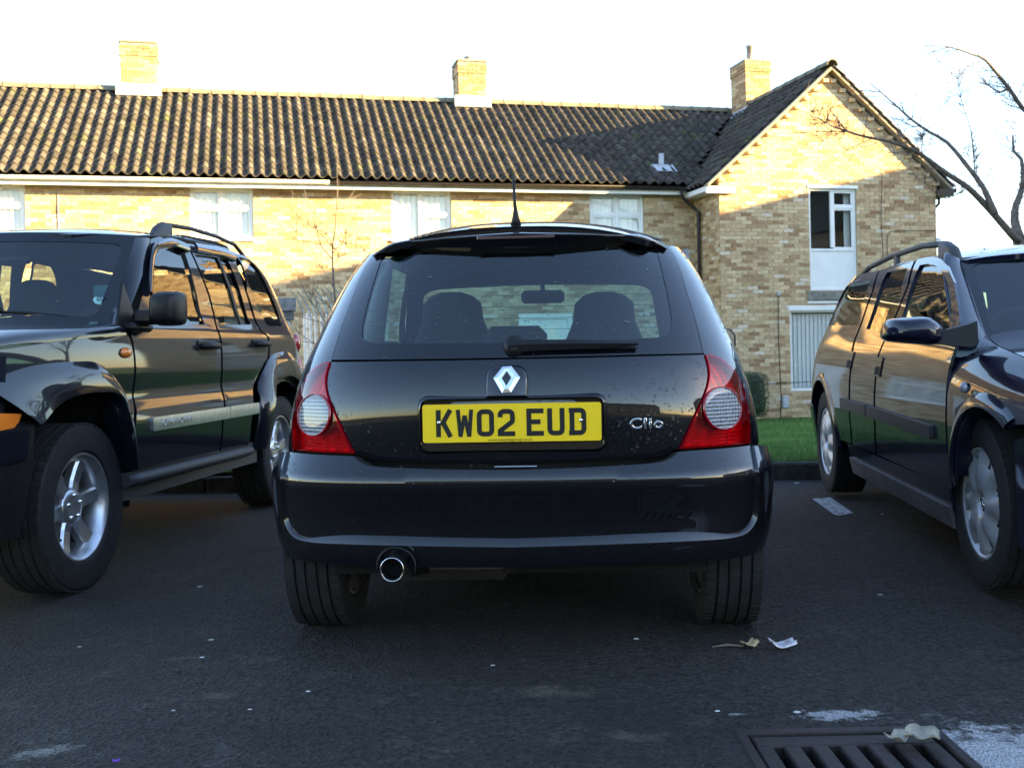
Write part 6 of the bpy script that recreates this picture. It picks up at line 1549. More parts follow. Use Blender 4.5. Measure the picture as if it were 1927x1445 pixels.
for sg in (1, -1):
    rows = []
    for i in range(15):
        t = i / 14; a = Vector(aW(.645, -.10 + 1.12 * t)); o_ = Vector(aS(2.28 - .56 * t, .945 + .345 * t)); m1 = a.lerp(o_, .4) + Vector((.020, .020, .006)); m2 = a.lerp(o_, .75) + Vector((.016, .012, .004))
        rows.append([Vector((sg * p.x, p.y, p.z)) for p in (a + Vector((-.01, -.004, 0)), a + Vector((.006, .010, .004)), m1, m2, o_, o_ + Vector((-.03, -.02, 0)))])
    loft('windscreen_pillar', rows, M_navy, ae)
# wing: rolls over to meet the bonnet
aw_x = hermite([(.30, .83), (.50, .853), (.62, .853), (.70, .846), (.76, .832), (.81, .808), (.85, .778), (.88, .745), (.905, .700), (.925, .63)])
aw_x = blur(aw_x, .035, .25, .95)
def aF(y, z): zz = z + .075 * sstep(2.45, 3.4, y); return (aw_x(zz) * aY(y), y, z)
wing_px = [(1808, 640), (1826, 620), (1855, 622), (1862, 632), (1870, 645), (1899, 660), (1927, 672)]
fw_ = uset(AS, aF, [(1809, 640), (1824, 622), (1846, 618), (1861, 630), (1868, 643), (1885, 654), (1899, 660), (1927, 672), (1975, 694)], (2.4, .85), tol=8) + uset(AS, aF, [(1975, 800), (1925, 799), (1908, 800), (1897, 806), (1888, 793), (1871, 778), (1851, 768), (1834, 770), (1817, 783), (1807, 801), (1800, 832), (1797, 880), (1797, 915), (1791, 905), (1785, 860), (1783, 823), (1782.5, 760), (1784.5, 720), (1788, 695), (1800, 660)], (2.9, .65), tol=8)
panel('front_wing', fw_, aF, M_navy, ae, step=.05, gap=.001, mirror=True)
edge = [Vector(aF(*q)) for q in crom(fw_[3:9], .03)]; rows = []
for k, e in enumerate(edge):
    row = []
    for i in range(33):
        t = -1 + 2 * i / 32; w_ = 1 - t * t; row.append((t * (e.x - .003), e.y + (.09 * w_ * max(0, 1 - k / 12)), e.z + .022 * w_ + .012 * (1 - abs(t) ** 8)))
    rows.append(row)
e = edge[-1]
for (dy, dz) in ((.12, -.035), (.22, -.09), (.26, -.14)): rows.append([(t * (e.x - .05 - dy * .5), e.y + dy + .10 * (1 - t * t), e.z + .03 * (1 - t * t) + dz) for t in [-1 + 2 * i / 32 for i in range(33)]])
loft('bonnet', rows, M_navy, ae)
b = MB(); b.bevel_box(-.60, .60, 2.05, 2.26, .80, .885, .02); b.build('cowl', M_black, ae)
def aN(U, z): x, y = plan(.80, 0, .42, U, 2.9); return (x, 3.50 - y - .12 * max(0, z - .5), z)
panel('front_bumper', [(-1.12, .22), (1.12, .22), (1.14, .56), (.9, .60), (-.9, .60), (-1.14, .56)], aN, M_navy, ae, step=.07, lip=.03)
panel('front_panel', [(-1.0, .58), (1.0, .58), (1.0, .80), (-1.0, .80)], lambda U, z: (lambda q: (q[0] * .97, q[1] - .02, z))(aN(U, z)), M_navy, ae, step=.08)
for sg in (1, -1): panel('headlamp', [Vector((sg * a, c)) for a, c in ((.42, .62), (.82, .63), (.80, .74), (.50, .75))], aN, M_clear, ae, step=.05, off=.006)
panel('bumper_intake', fillet([(-.50, .27), (.50, .27), (.46, .40), (-.46, .40)], .03), aN, M_gap, ae, step=.06, lip=0, off=.003)
panel('grille', fillet([(-.30, .64), (.30, .64), (.27, .74), (-.27, .74)], .03), aN, M_gap, ae, step=.05, lip=.006, off=.008)
panel('grille_bar', fillet([(-.30, .685), (.30, .685), (.30, .70), (-.30, .70)], .005), aN, M_chrome, ae, step=.05, lip=.01, off=.016)
panel('bumper_strip', fillet([(-.95, .445), (.95, .445), (.95, .485), (-.95, .485)], .01), aN, M_grey_pl, ae, step=.06, lip=.008, off=.009)
# arch lips
def lip(pts, n, w, dx, S, name='wheel_arch'):
    A = resn(crom(pts, .02), n); rows = []; c = Vector((sum(p.x for p in A) / len(A), .30))
    for a in A:
        d = (Vector((a.x, a.y)) - c).normalized(); e = a + d * w; p = Vector(S(a.x, a.y)); q = Vector(S(e.x, e.y))
        rows.append([q + Vector((-.004, 0, 0)), q.lerp(p, .3) + Vector((dx * .55, 0, 0)), q.lerp(p, .7) + Vector((dx, 0, 0)), p + Vector((dx, 0, 0)), p + Vector((dx * .4, 0, 0)), p + Vector((-.07, 0, 0))])
    f_ = loft(name, rows, M_navy, ae, sharp=50); flip_x(f_)
lip(uset(AS, aF, [(1795, 895), (1795, 860), (1798, 831), (1806, 799.5), (1816, 781), (1833, 768), (1849.5, 766), (1869, 776), (1886, 791), (1897, 806)], (2.3, .5)), 30, .055, .016, aF)
lip([Vector((.372 * math.cos(a), .308 + .372 * math.sin(a))) for a in [R(x) for x in range(0, 190, 12)]], 30, .05, .014, lambda y, z: (a_w(z) * (1 - .09 * max(0, -y - .02) ** 1.5), y, z))
# mouldings, sill, handles, repeater
def astrip(name, y0, y1, za0, za1, h, mat, d):
    return panel(name, fillet([(y0, za0), (y1, za1), (y1, za1 + h), (y0, za0 + h)], .012), aS, mat, ae, step=.06, lip=d, off=d, mirror=True)
astrip('side_moulding', .62, 1.205, .545, .535, .055, M_grey_pl, .016); astrip('side_moulding', 1.225, 2.28, .535, .51, .055, M_grey_pl, .016)
panel('sill', [(.60, .185), (2.36, .165), (2.36, .335), (.60, .345)], aS, M_navy, ae, step=.08, off=-.002, mirror=True)
panel('sill_guard', [(.62, .19), (2.34, .17), (2.34, .255), (.62, .275)], aS, P('scuffed_grey_skirt', (.10, .095, .10), .7, noise=(6, .5)), ae, step=.08, off=.012, lip=.014, mirror=True)
for (y, z) in ((1.36, .775), (.72, .80)):
    for sg in (1, -1):
        pass
    hp = panel('door_handle', fillet([(y - .052, z - .042), (y + .058, z - .042), (y + .058, z + .05), (y - .052, z + .05)], .012), aS, M_navy, ae, step=.03, lip=.006, off=.006, mirror=True)
    for k_, o_ in enumerate(panel('handle_recess', fillet([(y - .042, z - .034), (y + .048, z - .034), (y + .048, z + .004), (y - .042, z + .004)], .008), aS, M_gap, None, step=.03, lip=0, off=.0068, mirror=True)): o_.parent = hp[k_]
q = uset(AS, aF, [(1816, 729)], (2.5, .72))[0]
for sg in (1, -1): b = MB(); b.lathe([(0, .022), (.010, .020), (.016, .012), (.018, .001)], 14, Matrix.Translation((sg * aF(*q)[0], q.x, q.y)) @ Matrix.Diagonal((sg, 1.25, .95, 1)), 'x'); b.build('side_repeater', P('smoked_lens', (.25, .25, .30), .15, coat=1), ae)
# door mirror traced on a plane beside the door
def mirror_astra(sg):
    o1 = [(1663, 635), (1666, 615), (1672, 604), (1684, 599.5), (1737, 596), (1752, 601), (1770, 616), (1772, 640), (1756, 649), (1720, 647), (1672, 642)]
    yc = AS.onX(1715, 622, 1.0).y; pl_ = []
    for p in o1: q = AS.onY(p[0], p[1], yc); pl_.append(Vector((q.x, q.z)))
    c = sum(pl_, Vector((0, 0))) / len(pl_); pl_ = crom(pl_, .012, True); b = MB(); n = len(pl_)
    for (y, s_) in ((-.06, .95), (-.055, 1.0), (-.01, 1.02), (.035, .95), (.07, .80), (.09, .55)):
        b.v += [(sg * (c.x + (p.x - c.x) * s_), yc + y, c.y + (p.y - c.y) * s_) for p in pl_]
    for i in range(5):
        for j in range(n): b.face((n * i + j, n * i + (j + 1) % n, n * i + n + (j + 1) % n, n * i + n + j), True)
    b.face(range(5 * n, 6 * n)); mo = b.build('door_mirror', M_navy, ae, sharp=60)
    b = MB(); b.v += [(sg * (c.x + (p.x - c.x) * .94), yc - .061, c.y + (p.y - c.y) * .94) for p in pl_]; b.face(range(n)); b.build('mirror_glass', M_chrome, mo)
    xin = min(p.x for p in pl_); rows = []
    for (x, y0, y1, z0, z1) in ((xin + .05, yc - .04, yc + .04, c.y - .05, c.y + .02), (xin - .005, yc - .04, yc + .04, c.y - .055, c.y + .0), (.80, yc - .045, yc + .045, c.y - .065, c.y + .02), (.775, yc - .05, yc + .045, c.y - .055, c.y + .03)): rows.append([(sg * x, y0, z0), (sg * x, y1, z0), (sg * x, y1 - .01, z1), (sg * x, y0 + .02, z1)])
    loft('mirror_arm', rows, M_black, mo, closed=True, caps=True, sharp=40)
mirror_astra(1); mirror_astra(-1)
for sg in (1, -1):                                            # rails
    X_ = sg * .575; b = MB(); b.tube([(X_, 1.55, aR(.575, 1.55)[2] + .060), (X_, 1.2, aR(.575, 1.2)[2] + .062), (X_, .6, aR(.575, .6)[2] + .058), (X_, .1, aR(.575, .1)[2] + .05), (X_, -.25, aR(.575, -.25)[2] + .01)], .015, 10); rl = b.build('roof_rail', M_grey_pl, ae)
    rows = []
    for (y, zt_, hw) in ((1.74, .006, .018), (1.68, .055, .024), (1.60, .072, .024), (1.53, .076, .020), (1.50, .070, .017)): zb_ = aR(.575, y)[2] - .015; zt2 = aR(.575, y)[2] + zt_; rows.append([(X_ - hw, y, zb_), (X_ - hw, y, zt2 - .01), (X_ - hw * .5, y, zt2), (X_ + hw * .5, y, zt2), (X_ + hw, y, zt2 - .01), (X_ + hw, y, zb_)])
    loft('rail_foot', rows, M_grey_pl, rl, closed=True, caps=True, sharp=50)
    b = MB(); z_ = aR(.575, .72)[2]; b.bevel_box(X_ - .012, X_ + .012, .69, .75, z_ - .02, z_ + .055, .006); b.build('rail_foot', M_grey_pl, rl)
def hubcap(wo, M, k):
    h = .0975; b = MB(); n = 64; nr = [(.001, .05), (.035, .05), (.036, .062), (.060, .072), (.10, .078), (.135, .074), (.165, .068), (.188, .060), (k, .052)]
    for i in range(n):
        a = 2 * math.pi * i / n; s_ = .5 + .5 * math.cos(8 * a)
        for r_, x in nr:
            dip = .030 * (1 - s_) ** 1.2 * max(0, min(1, (r_ - .09) / .05)) * (0 if r_ > .186 else 1); v = M @ Vector((x - .008 - dip, r_ * math.cos(a), r_ * math.sin(a))); b.v.append(tuple(v))
    m_ = len(nr)
    for i in range(n):
        a = 2 * math.pi * (i + .5) / n; hole = math.cos(8 * a) < -.45
        for j in range(m_ - 1):
            if hole and 5 <= j <= 6: continue
            b.face((i * m_ + j, (i + 1) % n * m_ + j, (i + 1) % n * m_ + j + 1, i * m_ + j + 1), True)
    hc = b.build('wheel_trim', M_trim, wo); b = MB(); b.lathe([(k * 0 + .044, k), (.052, k + .001), (.048, k + .006), (.03, k + .006)], 48, M, 'x'); b.build('trim_edge', M_trim, hc)
    b = MB(); b.lathe([(.047, .0335), (.049, .030), (.049, .001)], 24, M, 'x'); b.build('trim_centre', M_grey_pl, hc)
    b = MB(); b.tube([tuple(M @ Vector((.051, .021 * math.cos(2 * math.pi * i / 16), .021 * math.sin(2 * math.pi * i / 16)))) for i in range(17)], .0022, 5); b.tube([tuple(M @ Vector((.051, -.02, .006))), tuple(M @ Vector((.051, .004, .004))), tuple(M @ Vector((.051, -.004, -.004))), tuple(M @ Vector((.051, .02, -.006)))], .0022, 5); b.build('emblem', M_chrome, hc)
for sg in (1, -1):
    for y in (0.0, 2.611):
        wo, M_ = tyre(ae, .306, .197, .195, sg * (.70 if y else .735), y, sg, M_trim, lug_n=60); hubcap(wo, M_ @ Matrix.Translation((.03, 0, 0)), .198)
        b = MB(); b.lathe([(sg * .80, .365), (sg * .5, .365), (sg * .5, .02)], 20, Matrix.Translation((0, y, .335)), 'x', True, False, R(-10), R(190)); b.build('wheel_well', M_gap, ae)
b = MB(); b.box(-.70, .70, -.7, 3.2, .18, .34); b.box(-.5, .5, 2.2, 3.3, .3, .8); b.build('underbody', M_gap, ae)
for sg in (1, -1): b = MB(); b.box(min(sg * .73, sg * .75), max(sg * .73, sg * .75), .4, 2.25, .34, .93); b.build('door_card', M_seat, ae)
seat(ae, -.34, 1.15, .40, .27, 1.20); seat(ae, .34, 1.15, .40, .27, 1.20)
b = MB(); b.bevel_box(-.58, .58, .25, .42, .38, .95, .05); b.build('rear_bench', M_seat, ae)
b = MB(); b.bevel_box(-.62, .62, 1.85, 2.2, .66, .90, .05); b.build('dashboard', M_black, ae)
b = MB(); b.tube([(.36 + .185 * math.cos(2 * math.pi * i / 24), 1.82 + .07 * math.sin(2 * math.pi * i / 24), .86 + .17 * math.sin(2 * math.pi * i / 24)) for i in range(25)], .014, 8); b.build('steering_wheel', M_black, ae)
for sg in (1, -1): b = MB(); b.tube([(sg * .665, 1.45, .93), (sg * .565, 1.62, 1.27)], .035, 8); b.build('door_pillar', M_seat, ae)

# ================================================================== trees, hedge, fence
M_bark = P('grey_brown_bark', (.13, .105, .09), .9, noise=(20, .5), bump=(60, .9, .01))
M_twig = P('twig_bark', (.15, .11, .09), .85, noise=(20, .4))
def limb(b, pts, r0, r1, n=7): 
    pts = crom(pts, .12); m = len(pts); r0 *= .68; r1 *= .7; b.tube(pts, [r0 + (r1 - r0) * (i / max(1, m - 1)) ** .8 for i in range(m)], n, True)
    return pts
def twigs(b, pts, n, ln, r, depth, spread=.9, up=.25, r_end=.0015):
    """side shoots along a limb, forking again"""
    for _ in range(n):
        i = random.randint(int(len(pts) * .15), len(pts) - 2); p = pts[i]; d = (pts[i + 1] - pts[i]).normalized()
        s_ = Vector((random.gauss(0, 1), random.gauss(0, 1), random.gauss(0, 1))); s_ = (s_ - d * s_.dot(d)).normalized()
        v = (d * (1 - spread * .5) + s_ * spread + Vector((0, 0, up))).normalized(); L_ = ln * random.uniform(.5, 1.3); q = [p.copy()]; k = 5
        for j in range(k): v = (v + Vector((random.gauss(0, .13), random.gauss(0, .13), random.gauss(0, .10) + .03))).normalized(); q.append(q[-1] + v * L_ / k)
        b.tube(q, [r + (r_end - r) * j / k for j in range(k + 1)], 5, False)
        if depth: twigs(b, q, random.randint(2, 4), ln * .5, r * .6, depth - 1, spread, up, r_end)
def wp(pl_, Y, dy=0.0): 
    n = len(pl_); return [at_y(px, py, Y + dy * i / max(1, n - 1)) for i, (px, py) in enumerate(pl_)]
# the bare tree beside the gable
TY = 15.0
base = at_y(1935, 470, TY); gx = Vector((base.x + .05, base.y, -.25))
tree = empty('bare_tree', tuple(gx), 0, 'bare winter tree with spreading limbs beyond the estate car', 'tree')
def local(o_): o_.data.transform(Matrix.Translation(-gx)); o_.parent = tree; return o_
b = MB(); trunk = limb(b, [gx + Vector((.1, 0, -.1)), gx + Vector((.05, 0, .8)), at_y(1932, 520, TY), at_y(1920, 452, TY)], .22, .15, 10)
limbs = []
A_ = limb(b, wp([(1920, 455), (1908, 446), (1860, 392), (1821, 353), (1782, 327), (1733, 291), (1707, 278), (1674, 266.6), (1625, 257), (1593, 247), (1570, 240)], TY, -1.6), .085, .014); limbs.append((A_, .5))
limbs.append((limb(b, wp([(1570, 240), (1541, 223), (1515, 200)], TY - 1.6, -.3), .013, .004), .3)); limbs.append((limb(b, wp([(1593, 247), (1541, 249), (1495, 250)], TY - 1.5, .2), .012, .004), .3))
B_ = limb(b, wp([(1873, 403), (1850, 353), (1821, 314), (1782, 268), (1749, 249), (1716, 226), (1690, 203), (1658, 174), (1638, 158)], TY - .45, .8), .068, .010); limbs.append((B_, .5))
C_ = limb(b, wp([(1920, 452), (1909, 415), (1912, 385), (1924, 352), (1922, 300), (1908, 285), (1906, 255)], TY, .9), .11, .02); limbs.append((C_, .5))
D_ = limb(b, wp([(1924, 352), (1945, 300), (1960, 240), (1925, 205), (1899, 167), (1873, 135), (1853, 112), (1827, 102), (1788, 89), (1739, 86)], TY + .3, -.8), .085, .006); limbs.append((D_, .5))
E_ = limb(b, wp([(1834, 330), (1834, 320), (1827, 249), (1808, 184), (1800, 132)], TY - .9, .4), .016, .004); limbs.append((E_, .3))
G_ = limb(b, wp([(1899, 167), (1880, 175), (1858, 160), (1840, 140)], TY, .3), .03, .008); limbs.append((G_, .35))
H_ = limb(b, wp([(1960, 240), (1990, 180), (2010, 110)], TY + .2, .6), .08, .02); limbs.append((H_, .6)); I_ = limb(b, wp([(1935, 470), (1990, 400), (2060, 340), (2120, 250)], TY, 1.2), .12, .02); limbs.append((I_, .6))
limbs.append((limb(b, wp([(1820, 353), (1790, 372), (1768, 370), (1740, 345), (1712, 325)], TY - .9, -.6), .012, .004), .25)); limbs.append((limb(b, wp([(1733, 291), (1736, 262), (1730, 248)], TY - .9, .1), .010, .004), .25))
local(b.build('trunk', M_bark, None))
b = MB()
for pts, ln in limbs: twigs(b, pts, 20 if len(pts) > 12 else 10, ln * 1.1, .006, 2, .8, .2)
local(b.build('crown', M_twig, None))
# sapling by the fence
SY = 12.3; gs = Vector((at_y(632, 700, SY).x, SY, -.22))
sap = empty('bare_sapling', tuple(gs), 0, 'thin leafless sapling growing beside the palisade fence', 'tree')
def locs(o_): o_.data.transform(Matrix.Translation(-gs)); o_.parent = sap; return o_
b = MB(); T_ = limb(b, [gs + Vector((0, 0, -.1)), gs + Vector((0, 0, .5))] + wp([(632, 600), (629, 542), (626, 499), (626, 458), (630, 437), (633, 394), (635, 356), (634, 320), (635, 268)], SY), .040, .003); lim = [T_]
for pl_, r_, dy in (([(626, 489), (603, 460), (596, 430), (580, 391), (573, 356), (568, 335)], .011, .5), ([(625, 465), (596, 432), (565, 412), (537, 376)], .008, -.4), ([(606, 462), (583, 455), (557, 437), (547, 426)], .007, -.3), ([(633, 494), (644, 458), (649, 442), (652, 425)], .008, .3), ([(636, 484), (655, 476), (685, 472), (705, 465)], .008, -.4), ([(630, 470), (650, 458), (668, 446)], .006, .3), ([(633, 394), (655, 375), (672, 352)], .005, .2), ([(627, 540), (607, 505), (605, 495)], .006, .2), ([(629, 470), (615, 440), (598, 406)], .006, .3)):
    lim.append(limb(b, wp(pl_, SY, dy), r_, .0025, 5))
for pl_, r_ in (([(640, 680), (600, 650), (588, 645), (565, 628), (545, 611)], .013), ([(640, 640), (607, 599), (596, 580), (585, 568), (567, 535), (557, 505)], .011), ([(640, 600), (615, 572), (590, 555), (570, 540)], .008), ([(640, 620), (600, 605), (570, 598), (555, 594)], .007)): lim.append(limb(b, wp(pl_, SY - .3, -.3), r_, .003, 5))
locs(b.build('trunk', M_bark, None)); b = MB()
for q in lim: twigs(b, q, 5, .28, .0035, 1, .7, .25, .0012)
locs(b.build('crown', M_twig, None))
# clipped bush by the gable
M_leaf = ramp_mat('dark_evergreen_leaf', [(0, (.012, .028, .010)), (.5, (.022, .048, .016)), (1, (.045, .085, .03))], .6, noise=(4, .4), bump=(10, 0, .001), spec=.4)
hb = Vector((at_y(1408, 790, 19.9).x, 19.9, -.42)); bush = empty('clipped_bush', tuple(hb), AL, 'small dark green clipped bush against the gable wall', 'bush')
b = MB()
for _ in range(5200):
    e = random.choice((0, 0, 0, 1)); x, y, z = (random.uniform(-1, 1) for _ in range(3))
    m_ = max(abs(x), abs(y), abs(z)); k = (random.uniform(.86, 1.04) if e == 0 else random.uniform(.4, .9)) / max(m_, .01)
    n4 = (abs(x) ** 5 + abs(y) ** 5 + abs(z) ** 5) ** .2; k = (random.uniform(.88, 1.03)) / n4
    p = Vector((x * k * .34, y * k * .30, .44 + z * k * .42)); s_ = random.uniform(.010, .020); a = Vector((random.gauss(0, 1), random.gauss(0, 1), random.gauss(0, 1))).normalized(); c = a.orthogonal().normalized()
    b.cur = random.random(); b.add([p - a * s_, p + c * s_ * .5, p + a * s_, p - c * s_ * .5], [(0, 1, 2, 3)])
b.cur = .1; n = 10                                            # dense inner mass
for i in range(n + 1):
    t_ = -math.pi / 2 + math.pi * i / n
    for k in range(16):
        a = 2 * math.pi * k / 16; x, y, z = math.cos(t_) * math.cos(a), math.cos(t_) * math.sin(a), math.sin(t_); q = (.87 + random.uniform(-.05, .03)) / (abs(x) ** 5 + abs(y) ** 5 + abs(z) ** 5) ** .2
        b.v.append((x * q * .34, y * q * .30, .44 + z * q * .42))
b0 = len(b.v) - (n + 1) * 16
for i in range(n):
    for k in range(16): b.face((b0 + i * 16 + k, b0 + i * 16 + (k + 1) % 16, b0 + (i + 1) * 16 + (k + 1) % 16, b0 + (i + 1) * 16 + k))
b.build('crown', M_leaf, bush, shade=True)
b = MB(); [b.tube([(random.uniform(-.05, .05), random.uniform(-.05, .05), -.1), (random.uniform(-.2, .2), random.uniform(-.15, .15), .5)], [.015, .006], 6) for _ in range(6)]; b.build('trunk', M_bark, bush)
# palisade fence: every pale a part
M_galv = P('galvanised_steel', (.55, .54, .55), .45, metal=.4, noise=(9, .35))
f0 = at_y(574, 640, 14.1); fd_ = Vector((.60, -.80, 0)); fz = -.28
fen = empty('palisade_fence', (f0.x, f0.y, fz), math.atan2(fd_.y, fd_.x), 'pale galvanised palisade fence with curved spiked tops behind the sapling', 'fence')
b = MB(); w_ = .034
prof = [(-w_, 0), (-w_ * .45, -.016), (w_ * .45, -.016), (w_, 0)]
path = [(0, 0.0), (0, 1.0), (0, 1.70), (.03, 1.82), (.09, 1.93), (.15, 2.0), (.20, 2.04)]     # (lean outwards, height)
for k, (o_, z) in enumerate(path):
    s_ = 1 if k < 4 else (.8, .55, .12)[k - 4]; b.v += [(x * s_, -o_ + y * s_, z) for x, y in prof]
for k in range(len(path) - 1):
    for j in range(3): b.face((k * 4 + j, k * 4 + j + 1, k * 4 + 5 + j, k * 4 + 4 + j))
pale = b.build('pale', M_galv, fen); me = pale.data
for k in range(1, 14): o = bpy.data.objects.new('pale', me); COL.objects.link(o); o.parent = fen; o.location = (.165 * k, random.uniform(-.004, .004), random.uniform(-.01, .01)); o.rotation_euler = (0, random.uniform(-.008, .008), 0)
for z in (.35, 1.55): b = MB(); b.box(-.1, 2.4, .002, .045, z, z + .008); b.box(-.1, 2.4, .038, .045, z - .04, z + .0); b.build('rail', M_galv, fen)
b = MB(); b.box(-.12, -.02, .05, .12, -.1, 1.75); b.build('post', M_galv, fen)
# grey cabinet on a post
gb = at_y(541, 600, 13.2); cab = empty('grey_cabinet', (gb.x, gb.y, -.25), R(10), 'small weathered grey box on a pale post beside the off-road car', 'cabinet')
b = MB(); z0 = at_y(541, 586, 13.2).z + .25; z1 = at_y(541, 561, 13.2).z + .25; hw = .105; b.bevel_box(-hw, hw, -.09, .09, z0, z1, .008); b.build('box', P('weathered_grey_board', (.17, .175, .19), .8, noise=(14, .5), bump=(40, .6, .006)), cab)
b = MB(); b.bevel_box(-hw * .6, hw * .75, -.07, .07, z0 - .11, z0 - .005, .008); b.build('lower_box', P('darker_grey_board', (.10, .10, .105), .8, noise=(14, .5)), cab); b = MB(); b.box(-.03, .03, -.03, .03, -.1, z0 - .1); b.build('post', M_galv, cab)

# ================================================================== things on the tarmac
# drain: frame, bars, pit
M_iron = P('worn_cast_iron', (.026, .021, .020), .6, metal=.35, noise=(25, .5), bump=(70, .7, .003))
dx0, dx1, dy0, dy1 = .505, .985, 2.055, 2.525
dr = empty('drain_grate', ((dx0 + dx1) / 2, (dy0 + dy1) / 2, 0), 0, 'rusty cast iron drain grate set flush into the tarmac', 'drain'); hx = (dx1 - dx0) / 2; hy = (dy1 - dy0) / 2
b = MB()
for (x0, x1, y0, y1) in ((-hx, hx, -hy, -hy + .03), (-hx, hx, hy - .03, hy), (-hx, -hx + .025, -hy + .03, hy - .03), (hx - .025, hx, -hy + .03, hy - .03)): b.bevel_box(x0, x1, y0, y1, -.09, .004, .003)
b.build('frame', M_iron, dr)
ix = hx - .033; n = 6; bw = .036
for (y0, y1) in ((-hy + .036, -hy + .085), (hy - .095, hy - .036)): b = MB(); b.bevel_box(-ix, ix, y0, y1, -.045, -.002, .004); b.build('end_bar', M_iron, dr)
for i in range(n + 1):
    x = -ix + bw / 2 + (2 * ix - bw) * i / n
    b = MB(); b.bevel_box(x - bw / 2 - .002, x + bw / 2 + .002, -hy + .083, hy - .093, -.045, -.003, .004); b.build('bar', M_iron, dr)
b = MB(); b.box(-hx + .01, hx - .01, -hy + .01, hy - .01, -.5, -.1, skip=('+z',)); b.build('pit', M_gap, dr)
def crumple(name, p, sx, sy, hgt, mat, label, cat, rz, seed, group=None):
    rnd = random.Random(seed); b = MB(); n = 7
    for i in range(n + 1):
        for j in range(n + 1):
            u, v = i / n - .5, j / n - .5; k = 1 - .55 * (2 * abs(v)) ** 2 if cat == 'leaf' else 1
            z = hgt * (.2 + .5 * abs(math.sin(4.1 * u + seed)) + .45 * math.sin(5.3 * v + 1.3 * seed) ** 2) + rnd.uniform(-.12, .12) * hgt + (.9 * hgt * (abs(u) * 2) ** 2)
            b.v.append((u * sx * k + rnd.uniform(-.02, .02) * sx, v * sy + rnd.uniform(-.03, .03) * sy, max(.001, z)))
    for i in range(n):
        for j in range(n): a = i * (n + 1) + j; b.face((a, a + 1, a + n + 2, a + n + 1), True)
    o_ = b.build(name, mat, None); o_.location = p; o_.rotation_euler = (0, 0, rz); md = o_.modifiers.new('t', 'SOLIDIFY'); md.thickness = .0012; return tag(o_, label, cat, group)
M_deadleaf = P('bleached_dead_leaf', (.30, .27, .21), .6, noise=(40, .5)); M_foil = P('crumpled_wrapper', (.55, .50, .52), .3, metal=.4, noise=(60, .5)); M_card = P('torn_cardboard', (.42, .30, .16), .85, noise=(50, .4))
p = at_z(1688, 1398, .0); crumple('dead_leaf', (p.x, p.y, .003), .062, .05, .012, M_deadleaf, 'bleached dead leaf lying on the left part of the grate bars', 'leaf', .4, 3)
p = at_z(1735, 1402, .0); crumple('dead_leaf', (p.x, p.y, .004), .072, .075, .018, M_deadleaf, 'larger curled dead leaf lying at the right end of the grate', 'leaf', 1.1, 5)
p = at_z(1473, 1221, 0); crumple('wrapper', (p.x, p.y, .004), .075, .05, .014, M_foil, 'silvery pink crumpled wrapper on the tarmac', 'litter', .15, 7)
p = at_z(1411, 1219, 0); crumple('cardboard_scrap', (p.x, p.y, .004), .050, .035, .010, M_card, 'tan torn scrap of cardboard on the tarmac beside the wrapper', 'litter', .5, 9)
a = at_z(1340, 1219, 0); c = at_z(1400, 1218, 0); b = MB(); b.tube([(a.x, a.y, .004), ((a.x + c.x) / 2, (a.y + c.y) / 2 + .008, .007), (c.x, c.y, .005)], [.002, .004, .0035], 6); tag(b.build('twig', M_twig, None), 'thin dark twig lying beside the cardboard scrap', 'twig')
p = at_z(219, 1437, 0); crumple('petal', (p.x, p.y, .003), .016, .012, .005, P('purple_scrap', (.16, .05, .35), .6), 'tiny purple scrap on the tarmac', 'litter', .3, 11)
M_chip = P('pale_stone_chip', (.45, .44, .42), .8)
chip = None
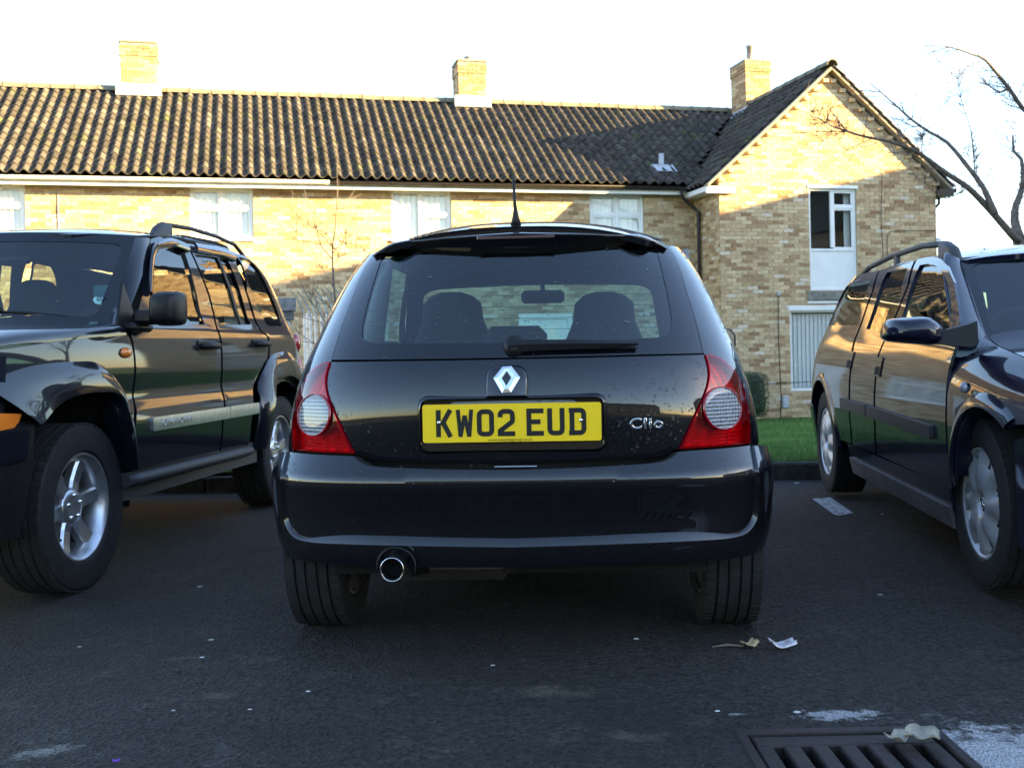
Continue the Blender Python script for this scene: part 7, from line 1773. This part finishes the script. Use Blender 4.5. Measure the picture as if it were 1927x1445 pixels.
for k, (px, py, s_) in enumerate(((376, 1104, .012), (580, 1301, .008), (927, 1252, .007), (1197, 1202, .012), (1500, 909, .02), (397, 1204, .010), (380, 1237, .009), (326, 1337, .007), (1657, 1119, .010), (1660, 967, .010), (1500, 1340, .010), (1350, 1338, .008), (150, 1217, .008), (470, 1335, .007))):
    p = at_z(px, py, gz(at_z(px, py, 0).x, 5)); m_ = MB(); r_ = random.Random(k); ring = [(math.cos(a) * s_ * r_.uniform(.7, 1.2), math.sin(a) * s_ * .7 * r_.uniform(.7, 1.2)) for a in [2 * math.pi * i / 7 for i in range(7)]]
    m_.v += [(x, y, 0) for x, y in ring] + [(x * .7, y * .7, s_ * .18) for x, y in ring]; [m_.face((i, (i + 1) % 7, 7 + (i + 1) % 7, 7 + i)) for i in range(7)]; m_.face(range(7, 14))
    o = m_.build('stone_chip', M_chip, None); o.location = (p.x, p.y, p.z + .001); tag(o, 'tiny pale stone chip lying loose on the tarmac', 'stone', 'pale chips scattered on the tarmac')
# worn white bay line
def worn_white():
    m, t = new_mat('worn_white_line'); N = t.nodes; L = t.links; o = N.new('ShaderNodeOutputMaterial'); b = N.new('ShaderNodeBsdfPrincipled'); tr = N.new('ShaderNodeBsdfTransparent'); mx = N.new('ShaderNodeMixShader')
    b.inputs['Base Color'].default_value = (.36, .37, .38, 1); b.inputs['Roughness'].default_value = .85; g = N.new('ShaderNodeNewGeometry'); n = N.new('ShaderNodeTexNoise'); n.inputs['Scale'].default_value = 28; n.inputs['Detail'].default_value = 8; n.inputs['Roughness'].default_value = .75; L.new(g.outputs['Position'], n.inputs['Vector'])
    r = N.new('ShaderNodeMapRange'); r.inputs[1].default_value = .36; r.inputs[2].default_value = .50; L.new(n.outputs[0], r.inputs[0]); L.new(r.outputs[0], mx.inputs[0]); L.new(tr.outputs[0], mx.inputs[1]); L.new(b.outputs[0], mx.inputs[2]); L.new(mx.outputs[0], o.inputs[0]); return m
b = MB(); q = [at_z(*p, .004) for p in ((1528, 938), (1563, 936), (1606, 965), (1574, 971))]; b.add([tuple(v) for v in q], [(0, 1, 2, 3)]); tag(b.build('parking_line', worn_white()), kind='structure')
